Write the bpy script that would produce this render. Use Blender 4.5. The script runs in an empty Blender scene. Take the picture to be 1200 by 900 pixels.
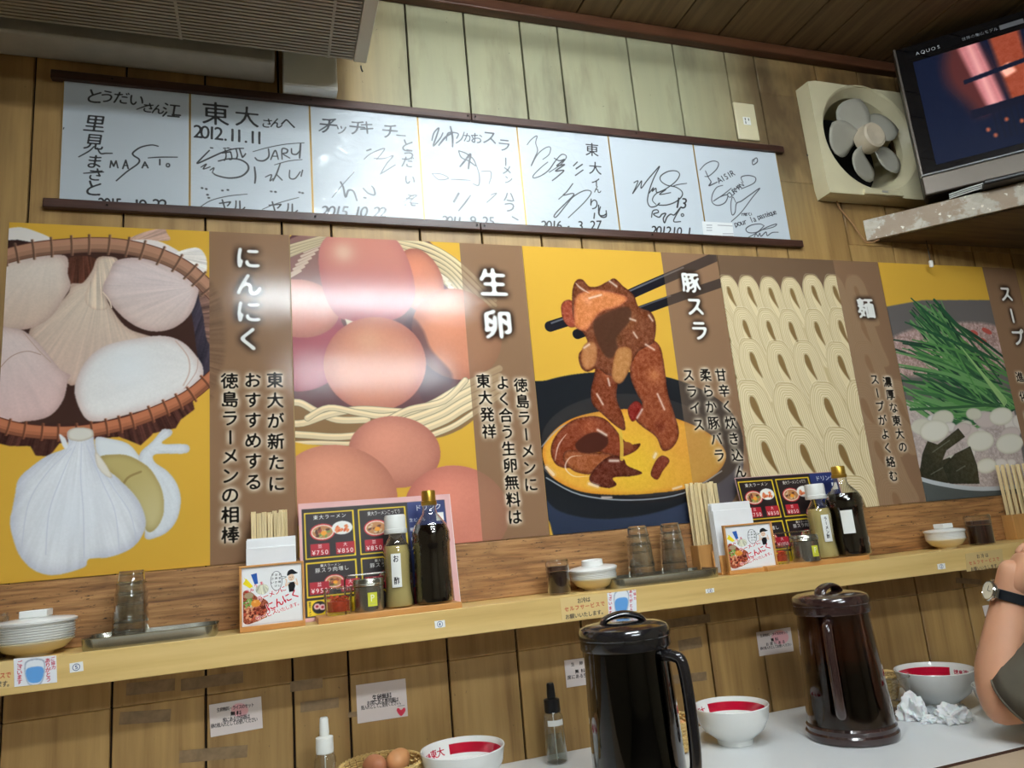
import bpy, bmesh, math, random
import numpy as np
from mathutils import Vector, Matrix

random.seed(7)
SC = bpy.context.scene
COL = SC.collection

# ------------------------------------------------------------------ camera
H = 1.20            # eye height above the floor
D = 1.65            # distance from the eye to the panelled wall (wall plane is y = 0)
FPX = 864.0         # focal length in pixels of a 1200 px wide frame
_vx = np.array([3143 - 600, 405 - 450, FPX]); AX = _vx / np.linalg.norm(_vx)
_vz = np.array([235 - 600, -3600 - 450, FPX]); AZ = _vz - AX * (_vz @ AX); AZ /= np.linalg.norm(AZ)
AY = np.cross(AZ, AX)
ROT = np.array([AX, AY, AZ])            # camera (right, down, forward) -> world
CAM = np.array([0.0, -D, H])
cd = bpy.data.cameras.new('camera'); cam = bpy.data.objects.new('camera', cd); COL.objects.link(cam)
cd.sensor_width = 36; cd.lens = FPX / 1200 * 36; cd.clip_start = 0.02
_r, _u, _b = ROT @ [1, 0, 0], ROT @ [0, -1, 0], ROT @ [0, 0, -1]
cam.matrix_world = Matrix(((_r[0], _u[0], _b[0], CAM[0]), (_r[1], _u[1], _b[1], CAM[1]), (_r[2], _u[2], _b[2], CAM[2]), (0, 0, 0, 1)))
SC.camera = cam

# ------------------------------------------------------------------ world, exposure
w = bpy.data.worlds.new('world'); SC.world = w; w.use_nodes = True
w.node_tree.nodes['Background'].inputs[0].default_value = (0.9, 0.95, 1, 1)
w.node_tree.nodes['Background'].inputs[1].default_value = 0.3
SC.view_settings.view_transform = 'Standard'; SC.view_settings.look = 'None'
SC.view_settings.exposure = 0.27; SC.view_settings.gamma = 1.0; SC.view_settings.use_curve_mapping = False
SC.cycles.max_bounces = 10; SC.cycles.transparent_max_bounces = 40; SC.cycles.transmission_bounces = 10
SC.cycles.caustics_reflective = False; SC.cycles.caustics_refractive = False
SC.cycles.sample_clamp_indirect = 6.0

# three rows of fluorescent tubes under the ceiling, behind the viewer's seat
TUBES = [(0.46, -0.95), (0.52, -2.20), (0.80, -3.85)]
TUBE_GLOW = [62.0, 85.0, 95.0]       # glow of the tubes themselves: they light the room

# ------------------------------------------------------------------ pixel <-> place
def ray(px, py): return ROT @ np.array([px - 600.0, py - 450.0, FPX])
def at(px, py, Y=0.0):                  # the point of plane y = Y seen at a pixel
    r = ray(px, py); return Vector(CAM + r * ((Y + D) / r[1]))
def on(px, py, z):                      # the point of height z seen at a pixel
    r = ray(px, py); return Vector(CAM + r * ((z - H) / r[2]))

# ------------------------------------------------------------------ names and tags
def tag(o, label=None, cat=None, group=None, kind=None):
    if label: o['label'] = label
    if cat: o['category'] = cat
    if group: o['group'] = group
    if kind: o['kind'] = kind
    return o
def thing(name, label, cat, loc=(0, 0, 0), rz=0.0, group=None, rot=None):
    o = bpy.data.objects.new(name, None); COL.objects.link(o); o.empty_display_size = 0.05
    o.location = loc; o.rotation_euler = rot if rot else (0, 0, rz)
    return tag(o, label, cat, group)
def kids(o): return [c for c in COL.objects if c.parent == o]
def copy_tree(o, parent=None):
    c = o.copy(); COL.objects.link(c); c.parent = parent
    for ch in kids(o): copy_tree(ch, c)
    return c
def dup(o, loc, rz=None, label=None, group=None):
    c = copy_tree(o); c.location = loc
    if rz is not None: c.rotation_euler = (0, 0, rz)
    if label: c['label'] = label
    if group: c['group'] = group
    return c

# ------------------------------------------------------------------ mesh building
class MB:
    def __init__(s): s.v = []; s.f = []; s.uv = {}
    def add(s, vs, fs):
        o = len(s.v); s.v += [tuple(v) for v in vs]; s.f += [tuple(i + o for i in f) for f in fs]; return s
    def box(s, c, d, rot=None):
        hx, hy, hz = d[0] / 2, d[1] / 2, d[2] / 2
        vs = [Vector((x, y, z)) for x in (-hx, hx) for y in (-hy, hy) for z in (-hz, hz)]
        if rot is not None: vs = [rot @ v for v in vs]
        vs = [v + Vector(c) for v in vs]
        return s.add(vs, [(0, 1, 3, 2), (4, 6, 7, 5), (0, 4, 5, 1), (2, 3, 7, 6), (0, 2, 6, 4), (1, 5, 7, 3)])
    def box2(s, a, b):
        return s.box([(a[i] + b[i]) / 2 for i in range(3)], [abs(b[i] - a[i]) for i in range(3)])
    def lathe(s, prof, n=40, c=(0, 0, 0), sx=1, sy=1, uv=False, a0=0.0, a1=2 * math.pi, wob=None):
        full = abs(a1 - a0 - 2 * math.pi) < 1e-6
        m = n if full else n + 1
        vs = []
        for i in range(m):
            a = a0 + (a1 - a0) * i / n
            for (r, z) in prof:
                k = wob(a, r, z) if wob else 1
                vs.append((c[0] + r * k * sx * math.cos(a), c[1] + r * k * sy * math.sin(a), c[2] + z))
        L = len(prof); fs = []; o = len(s.v)
        for i in range(n):
            j = (i + 1) % m
            for k in range(L - 1):
                q = (i * L + k, j * L + k, j * L + k + 1, i * L + k + 1)
                if prof[k][0] < 1e-7: q = (q[0], q[2], q[3])
                elif prof[k + 1][0] < 1e-7: q = (q[0], q[1], q[2])
                if uv:
                    d = {i * L + k: (i / n, k / (L - 1)), j * L + k: ((i + 1) / n, k / (L - 1)),
                         j * L + k + 1: ((i + 1) / n, (k + 1) / (L - 1)), i * L + k + 1: (i / n, (k + 1) / (L - 1))}
                    s.uv[len(s.f) + len(fs)] = [d[x] for x in q]
                fs.append(q)
        return s.add(vs, fs)
    def tube(s, pts, r, n=8, closed=False, flat=1.0, caps=True):
        pts = [Vector(p) for p in pts]; N = len(pts)
        rr = r if isinstance(r, (list, tuple)) else [r] * N
        vs = []; up = Vector((0, 0, 1)); prev = None
        for i, p in enumerate(pts):
            if closed: t = pts[(i + 1) % N] - pts[i - 1]
            else: t = pts[min(i + 1, N - 1)] - pts[max(i - 1, 0)]
            t.normalize()
            a = (prev if prev is not None else (up if abs(t.z) < 0.9 else Vector((1, 0, 0))))
            nrm = a - t * a.dot(t)
            if nrm.length < 1e-6: nrm = Vector((0, 1, 0)) - t * t.y
            nrm.normalize(); prev = nrm; b = t.cross(nrm)
            for k in range(n):
                an = 2 * math.pi * k / n
                vs.append(p + nrm * math.cos(an) * rr[i] * flat + b * math.sin(an) * rr[i])
        fs = []
        for i in range(N if closed else N - 1):
            j = (i + 1) % N
            for k in range(n):
                l = (k + 1) % n; fs.append((i * n + k, j * n + k, j * n + l, i * n + l))
        if not closed and caps: fs += [tuple(range(n))[::-1], tuple((N - 1) * n + k for k in range(n))]
        return s.add(vs, fs)
    def prism(s, poly, y0, y1):          # polygon in x,z extruded along y
        n = len(poly)
        vs = [(p[0], y0, p[1]) for p in poly] + [(p[0], y1, p[1]) for p in poly]
        fs = [tuple(range(n)), tuple(range(2 * n - 1, n - 1, -1))] + [(i, i + n, (i + 1) % n + n, (i + 1) % n) for i in range(n)]
        return s.add(vs, fs)
    def build(s, name, m, parent=None, bev=0.0, seg=2, angle=35, loc=None, rz=0.0, sub=0):
        me = bpy.data.meshes.new(name); me.from_pydata(s.v, [], s.f); me.update()
        bm = bmesh.new(); bm.from_mesh(me)
        if s.uv:
            L = bm.loops.layers.uv.new('UVMap'); bm.faces.ensure_lookup_table()
            for fi, q in s.uv.items():
                for lp, c in zip(bm.faces[fi].loops, q): lp[L].uv = c
        bmesh.ops.recalc_face_normals(bm, faces=bm.faces); bm.to_mesh(me); bm.free()
        for p in me.polygons: p.use_smooth = True
        me.set_sharp_from_angle(angle=math.radians(angle))
        if m: me.materials.append(m)
        o = bpy.data.objects.new(name, me); COL.objects.link(o)
        if parent: o.parent = parent
        if loc is not None: o.location = loc
        if rz: o.rotation_euler = (0, 0, rz)
        if bev > 0:
            b = o.modifiers.new('bevel', 'BEVEL'); b.width = bev; b.segments = seg; b.limit_method = 'ANGLE'; b.angle_limit = math.radians(40)
        if sub: b = o.modifiers.new('sub', 'SUBSURF'); b.levels = sub; b.render_levels = sub
        return o
def link_mesh(name, me, parent=None, loc=None):
    o = bpy.data.objects.new(name, me); COL.objects.link(o)
    if parent: o.parent = parent
    if loc is not None: o.location = loc
    return o

# ------------------------------------------------------------------ materials
def srgb(c): 
    c = [x / 255 for x in c[:3]]
    return tuple([(x / 12.92 if x <= 0.04045 else ((x + 0.055) / 1.055) ** 2.4) for x in c] + [1])
class NT:
    def __init__(s, name):
        s.m = bpy.data.materials.new(name); s.m.use_nodes = True; s.t = s.m.node_tree
        s.b = s.t.nodes['Principled BSDF']
    def n(s, typ, **kw):
        nd = s.t.nodes.new(typ)
        for k, v in kw.items():
            if k in nd.inputs: nd.inputs[k].default_value = v
            else: setattr(nd, k, v)
        return nd
    def l(s, a, b): s.t.links.new(a, b)
    def coords(s, kind='Object', scale=(1, 1, 1), world=False):
        mp = s.n('ShaderNodeMapping'); mp.inputs['Scale'].default_value = scale
        if world: g = s.n('ShaderNodeNewGeometry'); s.l(g.outputs['Position'], mp.inputs[0])
        else: g = s.n('ShaderNodeTexCoord'); s.l(g.outputs[kind], mp.inputs[0])
        return mp.outputs[0]
    def ramp(s, fac, stops):
        r = s.n('ShaderNodeValToRGB'); e = r.color_ramp.elements
        while len(e) < len(stops): e.new(0.5)
        for el, (p, c) in zip(e, stops): el.position = p; el.color = c if len(c) == 4 else srgb(c)
        s.l(fac, r.inputs[0]); return r.outputs[0]
    def mix(s, fac, a, b, mode='MIX'):
        x = s.n('ShaderNodeMix', data_type='RGBA', blend_type=mode)
        for i, v in ((0, fac), (6, a), (7, b)):
            if isinstance(v, (int, float)): x.inputs[i].default_value = v
            elif isinstance(v, tuple): x.inputs[i].default_value = v
            else: s.l(v, x.inputs[i])
        return x.outputs[2]
    def bump(s, h, dist=0.001, strength=0.5, target='Normal'):
        b = s.n('ShaderNodeBump', Strength=strength, Distance=dist); s.l(h, b.inputs['Height']); s.l(b.outputs[0], s.b.inputs[target])
MATS = {}
def mat(name, c, rough=0.5, metal=0.0, bump=0.0, bscale=200, trans=0.0, ior=1.45, coat=0.0, var=0.06, vscale=20, spec=0.5, alpha=1.0, emit=None, sss=0.0):
    if name in MATS: return MATS[name]
    k = NT(name); b = k.b; b.inputs['Roughness'].default_value = rough; b.inputs['Metallic'].default_value = metal
    b.inputs['IOR'].default_value = ior; b.inputs['Transmission Weight'].default_value = trans
    b.inputs['Coat Weight'].default_value = coat; b.inputs['Specular IOR Level'].default_value = spec; b.inputs['Alpha'].default_value = alpha
    if sss: b.inputs['Subsurface Weight'].default_value = sss; b.inputs['Subsurface Radius'].default_value = (0.02, 0.008, 0.005)
    base = srgb(c)
    if var > 0 and trans < 0.5:
        nz = k.n('ShaderNodeTexNoise', Scale=vscale, Detail=4.0); k.l(k.coords(), nz.inputs['Vector'])
        dk = tuple([x * (1 - var * 2.2) for x in base[:3]] + [1])
        k.l(k.ramp(nz.outputs[0], [(0.3, dk), (0.65, base)]), b.inputs['Base Color'])
    else: b.inputs['Base Color'].default_value = base
    if bump > 0:
        nz = k.n('ShaderNodeTexNoise', Scale=bscale, Detail=3.0); k.l(k.coords(), nz.inputs['Vector']); k.bump(nz.outputs[0], bump, 0.6)
    if emit: b.inputs['Emission Color'].default_value = srgb(c); b.inputs['Emission Strength'].default_value = emit
    MATS[name] = k.m; return k.m
def clear(name, c=(250, 252, 252), refl=1.0, rough=0.03, ior=1.5):
    # thin clear glass or plastic: lets light straight through and mirrors by angle
    k = NT(name); out = k.t.nodes['Material Output']; tr = k.n('ShaderNodeBsdfTransparent'); tr.inputs[0].default_value = srgb(c)
    gl = k.n('ShaderNodeBsdfGlossy'); gl.inputs['Roughness'].default_value = rough; fr = k.n('ShaderNodeLayerWeight'); pw = k.n('ShaderNodeMath', operation='POWER'); k.l(fr.outputs['Facing'], pw.inputs[0]); pw.inputs[1].default_value = 3.0
    mu = k.n('ShaderNodeMath', operation='MULTIPLY_ADD'); mu.use_clamp = True; mu.inputs[1].default_value = .75 * refl; mu.inputs[2].default_value = .035 * refl; k.l(pw.outputs[0], mu.inputs[0])
    mx = k.n('ShaderNodeMixShader'); k.l(mu.outputs[0], mx.inputs[0]); k.l(tr.outputs[0], mx.inputs[1]); k.l(gl.outputs[0], mx.inputs[2]); k.l(mx.outputs[0], out.inputs[0])
    MATS[name] = k.m; return k.m
def wood(name, stops, axis='x', grain=1.0, rough=0.45, specks=0.0, rings=0.35, ring_scale=6.0, relief=0.0006, world=True, rand=0.15, coat=0.0, speck_col=(40, 24, 14), extra=None):
    k = NT(name)
    long_, cross = 1.2 * grain, 22 * grain
    sc = {'x': (long_, cross, cross), 'y': (cross, long_, cross), 'z': (cross, cross, long_)}[axis]
    co = k.coords(scale=sc, world=world)
    oi = k.n('ShaderNodeObjectInfo'); va = k.n('ShaderNodeVectorMath', operation='ADD'); k.l(co, va.inputs[0])
    sv = k.n('ShaderNodeVectorMath', operation='SCALE'); cx = k.n('ShaderNodeCombineXYZ')
    for i in range(3): k.l(oi.outputs['Random'], cx.inputs[i])
    k.l(cx.outputs[0], sv.inputs[0]); sv.inputs['Scale'].default_value = 37.0; k.l(sv.outputs[0], va.inputs[1])
    fine = k.n('ShaderNodeTexNoise', Scale=2.2, Detail=8.0, Roughness=0.62); k.l(va.outputs[0], fine.inputs['Vector'])
    sc2 = {'x': (0.9, 5, 5), 'y': (5, 0.9, 5), 'z': (5, 5, 0.9)}[axis]
    co2 = k.coords(scale=tuple(a * grain for a in sc2), world=world); va2 = k.n('ShaderNodeVectorMath', operation='ADD'); k.l(co2, va2.inputs[0]); k.l(sv.outputs[0], va2.inputs[1])
    big = k.n('ShaderNodeTexNoise', Scale=0.9, Detail=1.5, Roughness=0.4); k.l(va2.outputs[0], big.inputs['Vector'])
    mu = k.n('ShaderNodeMath', operation='MULTIPLY'); k.l(big.outputs[0], mu.inputs[0]); mu.inputs[1].default_value = ring_scale * 6
    pp = k.n('ShaderNodeMath', operation='PINGPONG'); k.l(mu.outputs[0], pp.inputs[0]); pp.inputs[1].default_value = 1.0
    pw = k.n('ShaderNodeMath', operation='POWER'); k.l(pp.outputs[0], pw.inputs[0]); pw.inputs[1].default_value = 4.0
    base = k.ramp(fine.outputs[0], stops)
    dark = stops[0][1]
    c = k.mix(rings, base, k.mix(pw.outputs[0], base, srgb(dark) if len(dark) < 4 else dark))
    if specks > 0:
        vo = k.n('ShaderNodeTexNoise', Scale=3.0 , Detail=3.0, Roughness=0.8)
        scs = {'x': (14, 60, 60), 'y': (60, 14, 60), 'z': (60, 60, 14)}[axis]
        k.l(k.coords(scale=scs, world=world), vo.inputs['Vector'])
        f = k.ramp(vo.outputs[0], [(0.60, (0, 0, 0, 1)), (0.70, (specks, specks, specks, 1))])
        c = k.mix(f, c, srgb(speck_col))
    if rand > 0:
        r = k.ramp(oi.outputs['Random'], [(0.0, (1 - rand,) * 3 + (1,)), (1.0, (1, 1, 1, 1))]); c = k.mix(1.0, c, r, 'MULTIPLY')
    if extra: c = extra(k, c)
    k.l(c, k.b.inputs['Base Color']); k.b.inputs['Roughness'].default_value = rough; k.b.inputs['Coat Weight'].default_value = coat
    k.bump(fine.outputs[0], relief, 0.5)
    MATS[name] = k.m; return k.m
def img_mat(name, img, rough=0.3, grain=0.0, coat=0.0, wrinkle=0.0, emit=0.0, gscale=900, spec=0.5):
    k = NT(name); t = k.n('ShaderNodeTexImage'); t.image = img; t.extension = 'EXTEND'; t.interpolation = 'Cubic'
    k.l(t.outputs[0], k.b.inputs['Base Color']); k.b.inputs['Roughness'].default_value = rough; k.b.inputs['Specular IOR Level'].default_value = spec
    if grain:
        nz = k.n('ShaderNodeTexNoise', Scale=gscale, Detail=2.0); k.l(k.coords(), nz.inputs['Vector']); k.bump(nz.outputs[0], grain, 0.5)
    if coat:
        k.b.inputs['Coat Weight'].default_value = coat; k.b.inputs['Coat Roughness'].default_value = 0.035
        if wrinkle:
            nz = k.n('ShaderNodeTexNoise', Scale=13.0, Detail=4.0, Distortion=2.2); k.l(k.coords(scale=(1.0, 1, 1.7)), nz.inputs['Vector'])
            vo = k.n('ShaderNodeTexVoronoi', Scale=16.0); vm = k.n('ShaderNodeVectorMath', operation='MULTIPLY_ADD'); vm.inputs[1].default_value = (.12, .12, .12)
            k.l(nz.outputs['Color'], vm.inputs[0]); k.l(k.coords(scale=(1.0, 1, 1.4)), vm.inputs[2]); k.l(vm.outputs[0], vo.inputs['Vector'])
            ad = k.n('ShaderNodeMath', operation='MULTIPLY_ADD'); ad.inputs[1].default_value = .55; k.l(vo.outputs['Distance'], ad.inputs[0]); k.l(nz.outputs[0], ad.inputs[2])
            k.bump(ad.outputs[0], wrinkle, 1.0, 'Coat Normal')
    if emit: k.l(t.outputs[0], k.b.inputs['Emission Color']); k.b.inputs['Emission Strength'].default_value = emit
    return k.m

# ------------------------------------------------------------------ painting flat print (all drawn here, nothing loaded)
def box_blur(a, r):
    r = int(r)
    if r < 1: return a
    for ax in (0, 1):
        p = [(0, 0)] * a.ndim; p[ax] = (r + 1, r)
        c = np.cumsum(np.pad(a, p, mode='edge'), axis=ax, dtype=np.float64)
        n = a.shape[ax]
        a = (np.take(c, range(2 * r + 1, 2 * r + 1 + n), axis=ax) - np.take(c, range(0, n), axis=ax)) / (2 * r + 1)
    return a
def vnoise(x, y, seed=0):
    xi = np.floor(x).astype(np.int64); yi = np.floor(y).astype(np.int64); fx = x - xi; fy = y - yi
    fx = fx * fx * (3 - 2 * fx); fy = fy * fy * (3 - 2 * fy)
    def h(a, b):
        n = (a * 374761393 + b * 668265263 + seed * 974711) & 0x7fffffff
        n = ((n ^ (n >> 13)) * 1274126177) & 0x7fffffff
        return ((n ^ (n >> 16)) & 0xffff) / 65535.0
    return (h(xi, yi) * (1 - fx) + h(xi + 1, yi) * fx) * (1 - fy) + (h(xi, yi + 1) * (1 - fx) + h(xi + 1, yi + 1) * fx) * fy
def catmull(P, closed=True, k=6):
    P = np.array(P, float); n = len(P); out = []
    for i in range(n if closed else n - 1):
        if closed: p0, p1, p2, p3 = P[i - 1], P[i], P[(i + 1) % n], P[(i + 2) % n]
        else: p0, p1, p2, p3 = P[max(i - 1, 0)], P[i], P[i + 1], P[min(i + 2, n - 1)]
        for j in range(k):
            t = j / k
            out.append(0.5 * (2 * p1 + (p2 - p0) * t + (2 * p0 - 5 * p1 + 4 * p2 - p3) * t * t + (3 * p1 - p0 - 3 * p2 + p3) * t ** 3))
    if not closed: out.append(P[-1])
    return np.array(out)
GL = {}
def glyph(ch, G=112):
    if ch in GL: return GL[ch]
    cu = bpy.data.curves.new('g', 'FONT'); cu.body = ch; cu.size = 1; cu.resolution_u = 3
    ob = bpy.data.objects.new('g', cu)
    me = ob.to_mesh(); me.calc_loop_triangles()
    m = np.zeros((G, G), bool)
    if len(me.vertices):
        v = np.empty(len(me.vertices) * 3); me.vertices.foreach_get('co', v); v = v.reshape(-1, 3)[:, :2]
        tr = np.empty(len(me.loop_triangles) * 3, int); me.loop_triangles.foreach_get('vertices', tr); tr = tr.reshape(-1, 3)
        cx = (v[:, 0].min() + v[:, 0].max()) / 2 if ord(ch) < 0x3000 else GLC[0]
        cy = GLC[1]; s = GLC[2]
        q = np.stack([(v[:, 0] - cx) / s + 0.5, 0.5 - (v[:, 1] - cy) / s], 1) * G
        for a, b, c in q[tr]:
            x0, y0 = np.floor(np.minimum(np.minimum(a, b), c)).astype(int); x1, y1 = np.ceil(np.maximum(np.maximum(a, b), c)).astype(int) + 1
            x0, y0, x1, y1 = max(x0, 0), max(y0, 0), min(x1, G), min(y1, G)
            if x1 <= x0 or y1 <= y0: continue
            X, Y = np.meshgrid(np.arange(x0, x1) + .5, np.arange(y0, y1) + .5)
            e = lambda p, r: (r[0] - p[0]) * (Y - p[1]) - (r[1] - p[1]) * (X - p[0])
            e0, e1, e2 = e(a, b), e(b, c), e(c, a)
            m[y0:y1, x0:x1] |= ((e0 >= 0) & (e1 >= 0) & (e2 >= 0)) | ((e0 <= 0) & (e1 <= 0) & (e2 <= 0))
    ob.to_mesh_clear(); bpy.data.objects.remove(ob); bpy.data.curves.remove(cu)
    GL[ch] = m.astype(np.float64); return GL[ch]
GLC = [0.5, 0.36, 1.0]
def _measure():
    cu = bpy.data.curves.new('g', 'FONT'); cu.body = '国'; ob = bpy.data.objects.new('g', cu); me = ob.to_mesh()
    v = np.array([x.co[:2] for x in me.vertices])
    if len(v):
        GLC[0] = (v[:, 0].min() + v[:, 0].max()) / 2; GLC[1] = (v[:, 1].min() + v[:, 1].max()) / 2; GLC[2] = (v[:, 1].max() - v[:, 1].min()) * 1.12
    ob.to_mesh_clear(); bpy.data.objects.remove(ob); bpy.data.curves.remove(cu)
_measure()

class Canvas:
    """RGB picture of a rectangle of a plane y = Y; drawn in pixels of the straightened plane, given through mp()."""
    def __init__(s, x0, x1, z0, z1, R, Y=0.0, bg=(255, 255, 255), local=False):
        s.x0, s.x1, s.z0, s.z1, s.R, s.Y, s.local = x0, x1, z0, z1, R, Y, local
        s.w = int(round((x1 - x0) * R)); s.h = int(round((z1 - z0) * R)); s.a = np.empty((s.h, s.w, 3)); s.a[:] = bg; s.clip = (0, s.w)
        s.pre = None
    def mp(s, p):
        if s.pre: p = s.pre(p)
        if s.local: X, Z = p[0], p[1]
        else: q = at(p[0], p[1], s.Y); X, Z = q.x, q.z
        return ((X - s.x0) * s.R, (s.z1 - Z) * s.R)
    def M(s, P): return np.array([s.mp(p) for p in P], float)
    def setclip(s, xa, xb): s.clip = (max(0, int(round((xa - s.x0) * s.R))), min(s.w, int(round((xb - s.x0) * s.R))))
    def bb(s, P, pad=2):
        x0 = max(s.clip[0], int(P[:, 0].min()) - pad); x1 = min(s.clip[1], int(P[:, 0].max()) + pad + 2)
        y0 = max(0, int(P[:, 1].min()) - pad); y1 = min(s.h, int(P[:, 1].max()) + pad + 2)
        return x0, x1, y0, y1
    def blend(s, b, m, col):
        x0, x1, y0, y1 = b; m = np.clip(m, 0, 1)[..., None]; s.a[y0:y1, x0:x1] = s.a[y0:y1, x0:x1] * (1 - m) + np.asarray(col, float) * m
    def pmask(s, P, b):
        x0, x1, y0, y1 = b; ins = np.zeros((y1 - y0, x1 - x0), bool); xs = np.arange(x0, x1) + .5; n = len(P)
        for i in range(n):
            (ax, ay), (bx, by) = P[i], P[(i + 1) % n]
            if ay > by: ax, ay, bx, by = bx, by, ax, ay
            r0 = max(y0, int(math.ceil(ay - .5))); r1 = min(y1, int(math.ceil(by - .5)))
            if r1 <= r0: continue
            ys = np.arange(r0, r1) + .5; xi = ax + (bx - ax) * (ys - ay) / (by - ay)
            ins[r0 - y0:r1 - y0] ^= xs[None, :] < xi[:, None]
        return ins.astype(float)
    def fill(s, P, col, smooth=True, soft=1, alpha=1.0, edge=None, edge_w=12, edge_amt=0.5, grad=None, streak=None, hi=None, noise=0, raw=False):
        P = np.array(P, float) if raw else s.M(P)
        if smooth: P = catmull(P)
        b = s.bb(P, int(soft) + 2)
        if b[1] <= b[0] or b[3] <= b[2]: return
        m = s.pmask(P, b); X, Y = np.meshgrid(np.arange(b[0], b[1]), np.arange(b[2], b[3]))
        c = np.zeros(m.shape + (3,)) + np.array(col, float)
        if grad is not None:                # (pA, pB, colB) colour runs from col at pA to colB at pB
            A, B = s.M([grad[0], grad[1]]) if not raw else np.array(grad[:2], float); d = B - A
            t = np.clip(((X - A[0]) * d[0] + (Y - A[1]) * d[1]) / (d @ d), 0, 1); t = t * t * (3 - 2 * t)
            c = c * (1 - t[..., None]) + np.array(grad[2], float) * t[..., None]
        if edge is not None:
            e = box_blur(box_blur(m, edge_w), edge_w / 2); e = np.clip((e - .45) / .55, 0, 1); k = ((1 - e) ** 1.3 * edge_amt)[..., None]
            c = c * (1 - k) + np.array(edge, float) * k
        if streak is not None:              # (apex, count, strength)
            A = s.M([streak[0]])[0]; th = np.arctan2(Y - A[1], X - A[0]); rr = np.hypot(X - A[0], Y - A[1])
            n1 = vnoise(th * streak[1], rr / 90, 3) + 0.5 * vnoise(th * streak[1] * 3.1, rr / 60, 9) - .75
            c = c * (1 + streak[2] * (.62 if streak[2] < .2 else 1) * n1[..., None]) + ((vnoise(X / 3.1, Y / 3.1, 15) - .5) * 7)[..., None]
        if hi is not None:                  # (centre, radius in canvas px, colour, amount)
            for hc, hr, hcol, ha in hi:
                A = s.M([hc])[0]; k = np.exp(-((X - A[0]) ** 2 + (Y - A[1]) ** 2) / (hr * hr))[..., None] * ha
                c = c * (1 - k) + np.array(hcol, float) * k
        if noise: c = c + ((vnoise(X / 2.3, Y / 2.3, 5) + vnoise(X / 7, Y / 7, 6) - 1) * noise)[..., None]
        s.blend(b, box_blur(m, soft) * alpha, c)
    def ellipse(s, c, rx, ry, ang, col, **kw):     # in photo pixels
        a = math.radians(ang); P = []
        for i in range(16):
            t = 2 * math.pi * i / 16; x, y = rx * math.cos(t), ry * math.sin(t)
            P.append((c[0] + x * math.cos(a) - y * math.sin(a), c[1] + x * math.sin(a) + y * math.cos(a)))
        s.fill(P, col, **kw)
    def stroke(s, P, wd, col, alpha=1.0, smooth=True, taper=0.0, k=5, wpx=None):
        Q = s.M(P)
        if smooth and len(Q) > 2: Q = catmull(Q, False, k)
        pxs = wpx if wpx else s.scale(P[0])
        n = len(Q) - 1
        b = s.bb(Q, int(wd * pxs) + 3)
        if b[1] <= b[0] or b[3] <= b[2]: return
        acc = np.zeros((b[3] - b[2], b[1] - b[0]))
        for i in range(n):
            t = (i + .5) / n
            w = wd * pxs / 2 * (1 - taper * abs(2 * t - 1) ** 1.5) if np.isscalar(wd) else wd[0]
            p, q = Q[i], Q[i + 1]; r = int(w) + 2
            x0 = max(b[0], int(min(p[0], q[0])) - r); x1 = min(b[1], int(max(p[0], q[0])) + r + 2)
            y0 = max(b[2], int(min(p[1], q[1])) - r); y1 = min(b[3], int(max(p[1], q[1])) + r + 2)
            if x1 <= x0 or y1 <= y0: continue
            X = np.arange(x0, x1)[None, :] + .5 - p[0]; Y = np.arange(y0, y1)[:, None] + .5 - p[1]; d = q - p; L = d @ d + 1e-9
            h = np.clip((X * d[0] + Y * d[1]) / L, 0, 1); ds = np.sqrt((X - h * d[0]) ** 2 + (Y - h * d[1]) ** 2)
            sub = acc[y0 - b[2]:y1 - b[2], x0 - b[0]:x1 - b[0]]; np.maximum(sub, np.clip(w - ds + .5, 0, 1), out=sub)
        s.blend(b, acc * alpha, col)
    def scale(s, p):
        a, b = s.M([p, (p[0] + 1, p[1])]) if not s.local else (np.array([0, 0]), np.array([s.R, 0])); return float(np.hypot(*(b - a)))
    def text(s, st, p0, p1, size=None, col=(20, 18, 16), bold=1, glow=None, glow_w=10, glow_a=0.9, aspect=1.0, vertical=True, brush=True, shear=0.0, alpha=1.0):
        n = len(st); A, B = s.M([p0, p1]); C = [A + (B - A) * (i / max(1, n - 1)) for i in range(n)]
        d = (B - A) / max(1, n - 1); L = float(np.hypot(*d)) if n > 1 else 0
        sz = size * s.R if size else L * 1.02
        u = d / L if L else np.array([1.0, 0])
        if vertical: ex, ey = np.array([1.0, 0]) * sz * aspect, np.array([0, -1.0]) * sz
        else: ex, ey = u * sz * aspect, np.array([u[1], -u[0]]) * sz
        if not vertical and n > 1 and any(ord(q) > 0x3000 for q in st): ex = u * min(sz * aspect, L * 1.06)
        ex2 = ex; ey2 = ey + ex * shear
        allp = np.array(C); b = s.bb(allp, int(sz * 1.2) + (glow_w * 3 if glow else 0) + 4)
        if b[1] <= b[0] or b[3] <= b[2]: return
        acc = np.zeros((b[3] - b[2], b[1] - b[0])); T = np.linalg.inv(np.array([ex2, ey2]).T)
        for ch, c in zip(st, C):
            if ch in ' 　': continue
            g = glyph(ch); G = g.shape[0]
            if vertical and ch == 'ー': g = g.T[:, ::-1]
            r = int(sz * 0.85) + 2
            x0, x1, y0, y1 = max(b[0], int(c[0]) - r), min(b[1], int(c[0]) + r), max(b[2], int(c[1]) - r), min(b[3], int(c[1]) + r)
            if x1 <= x0 or y1 <= y0: continue
            X, Y = np.meshgrid(np.arange(x0, x1) + .5 - c[0], np.arange(y0, y1) + .5 - c[1])
            U = T[0, 0] * X + T[0, 1] * Y; V = T[1, 0] * X + T[1, 1] * Y
            gb = box_blur(g, G / max(sz, 4) * (0.45 + 0.0 * bold)) if sz < G * 0.9 else g
            gx = (U + .5) * G - .5; gy = (.5 - V) * G - .5; ok = (gx > 0) & (gx < G - 1.01) & (gy > 0) & (gy < G - 1.01)
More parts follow.
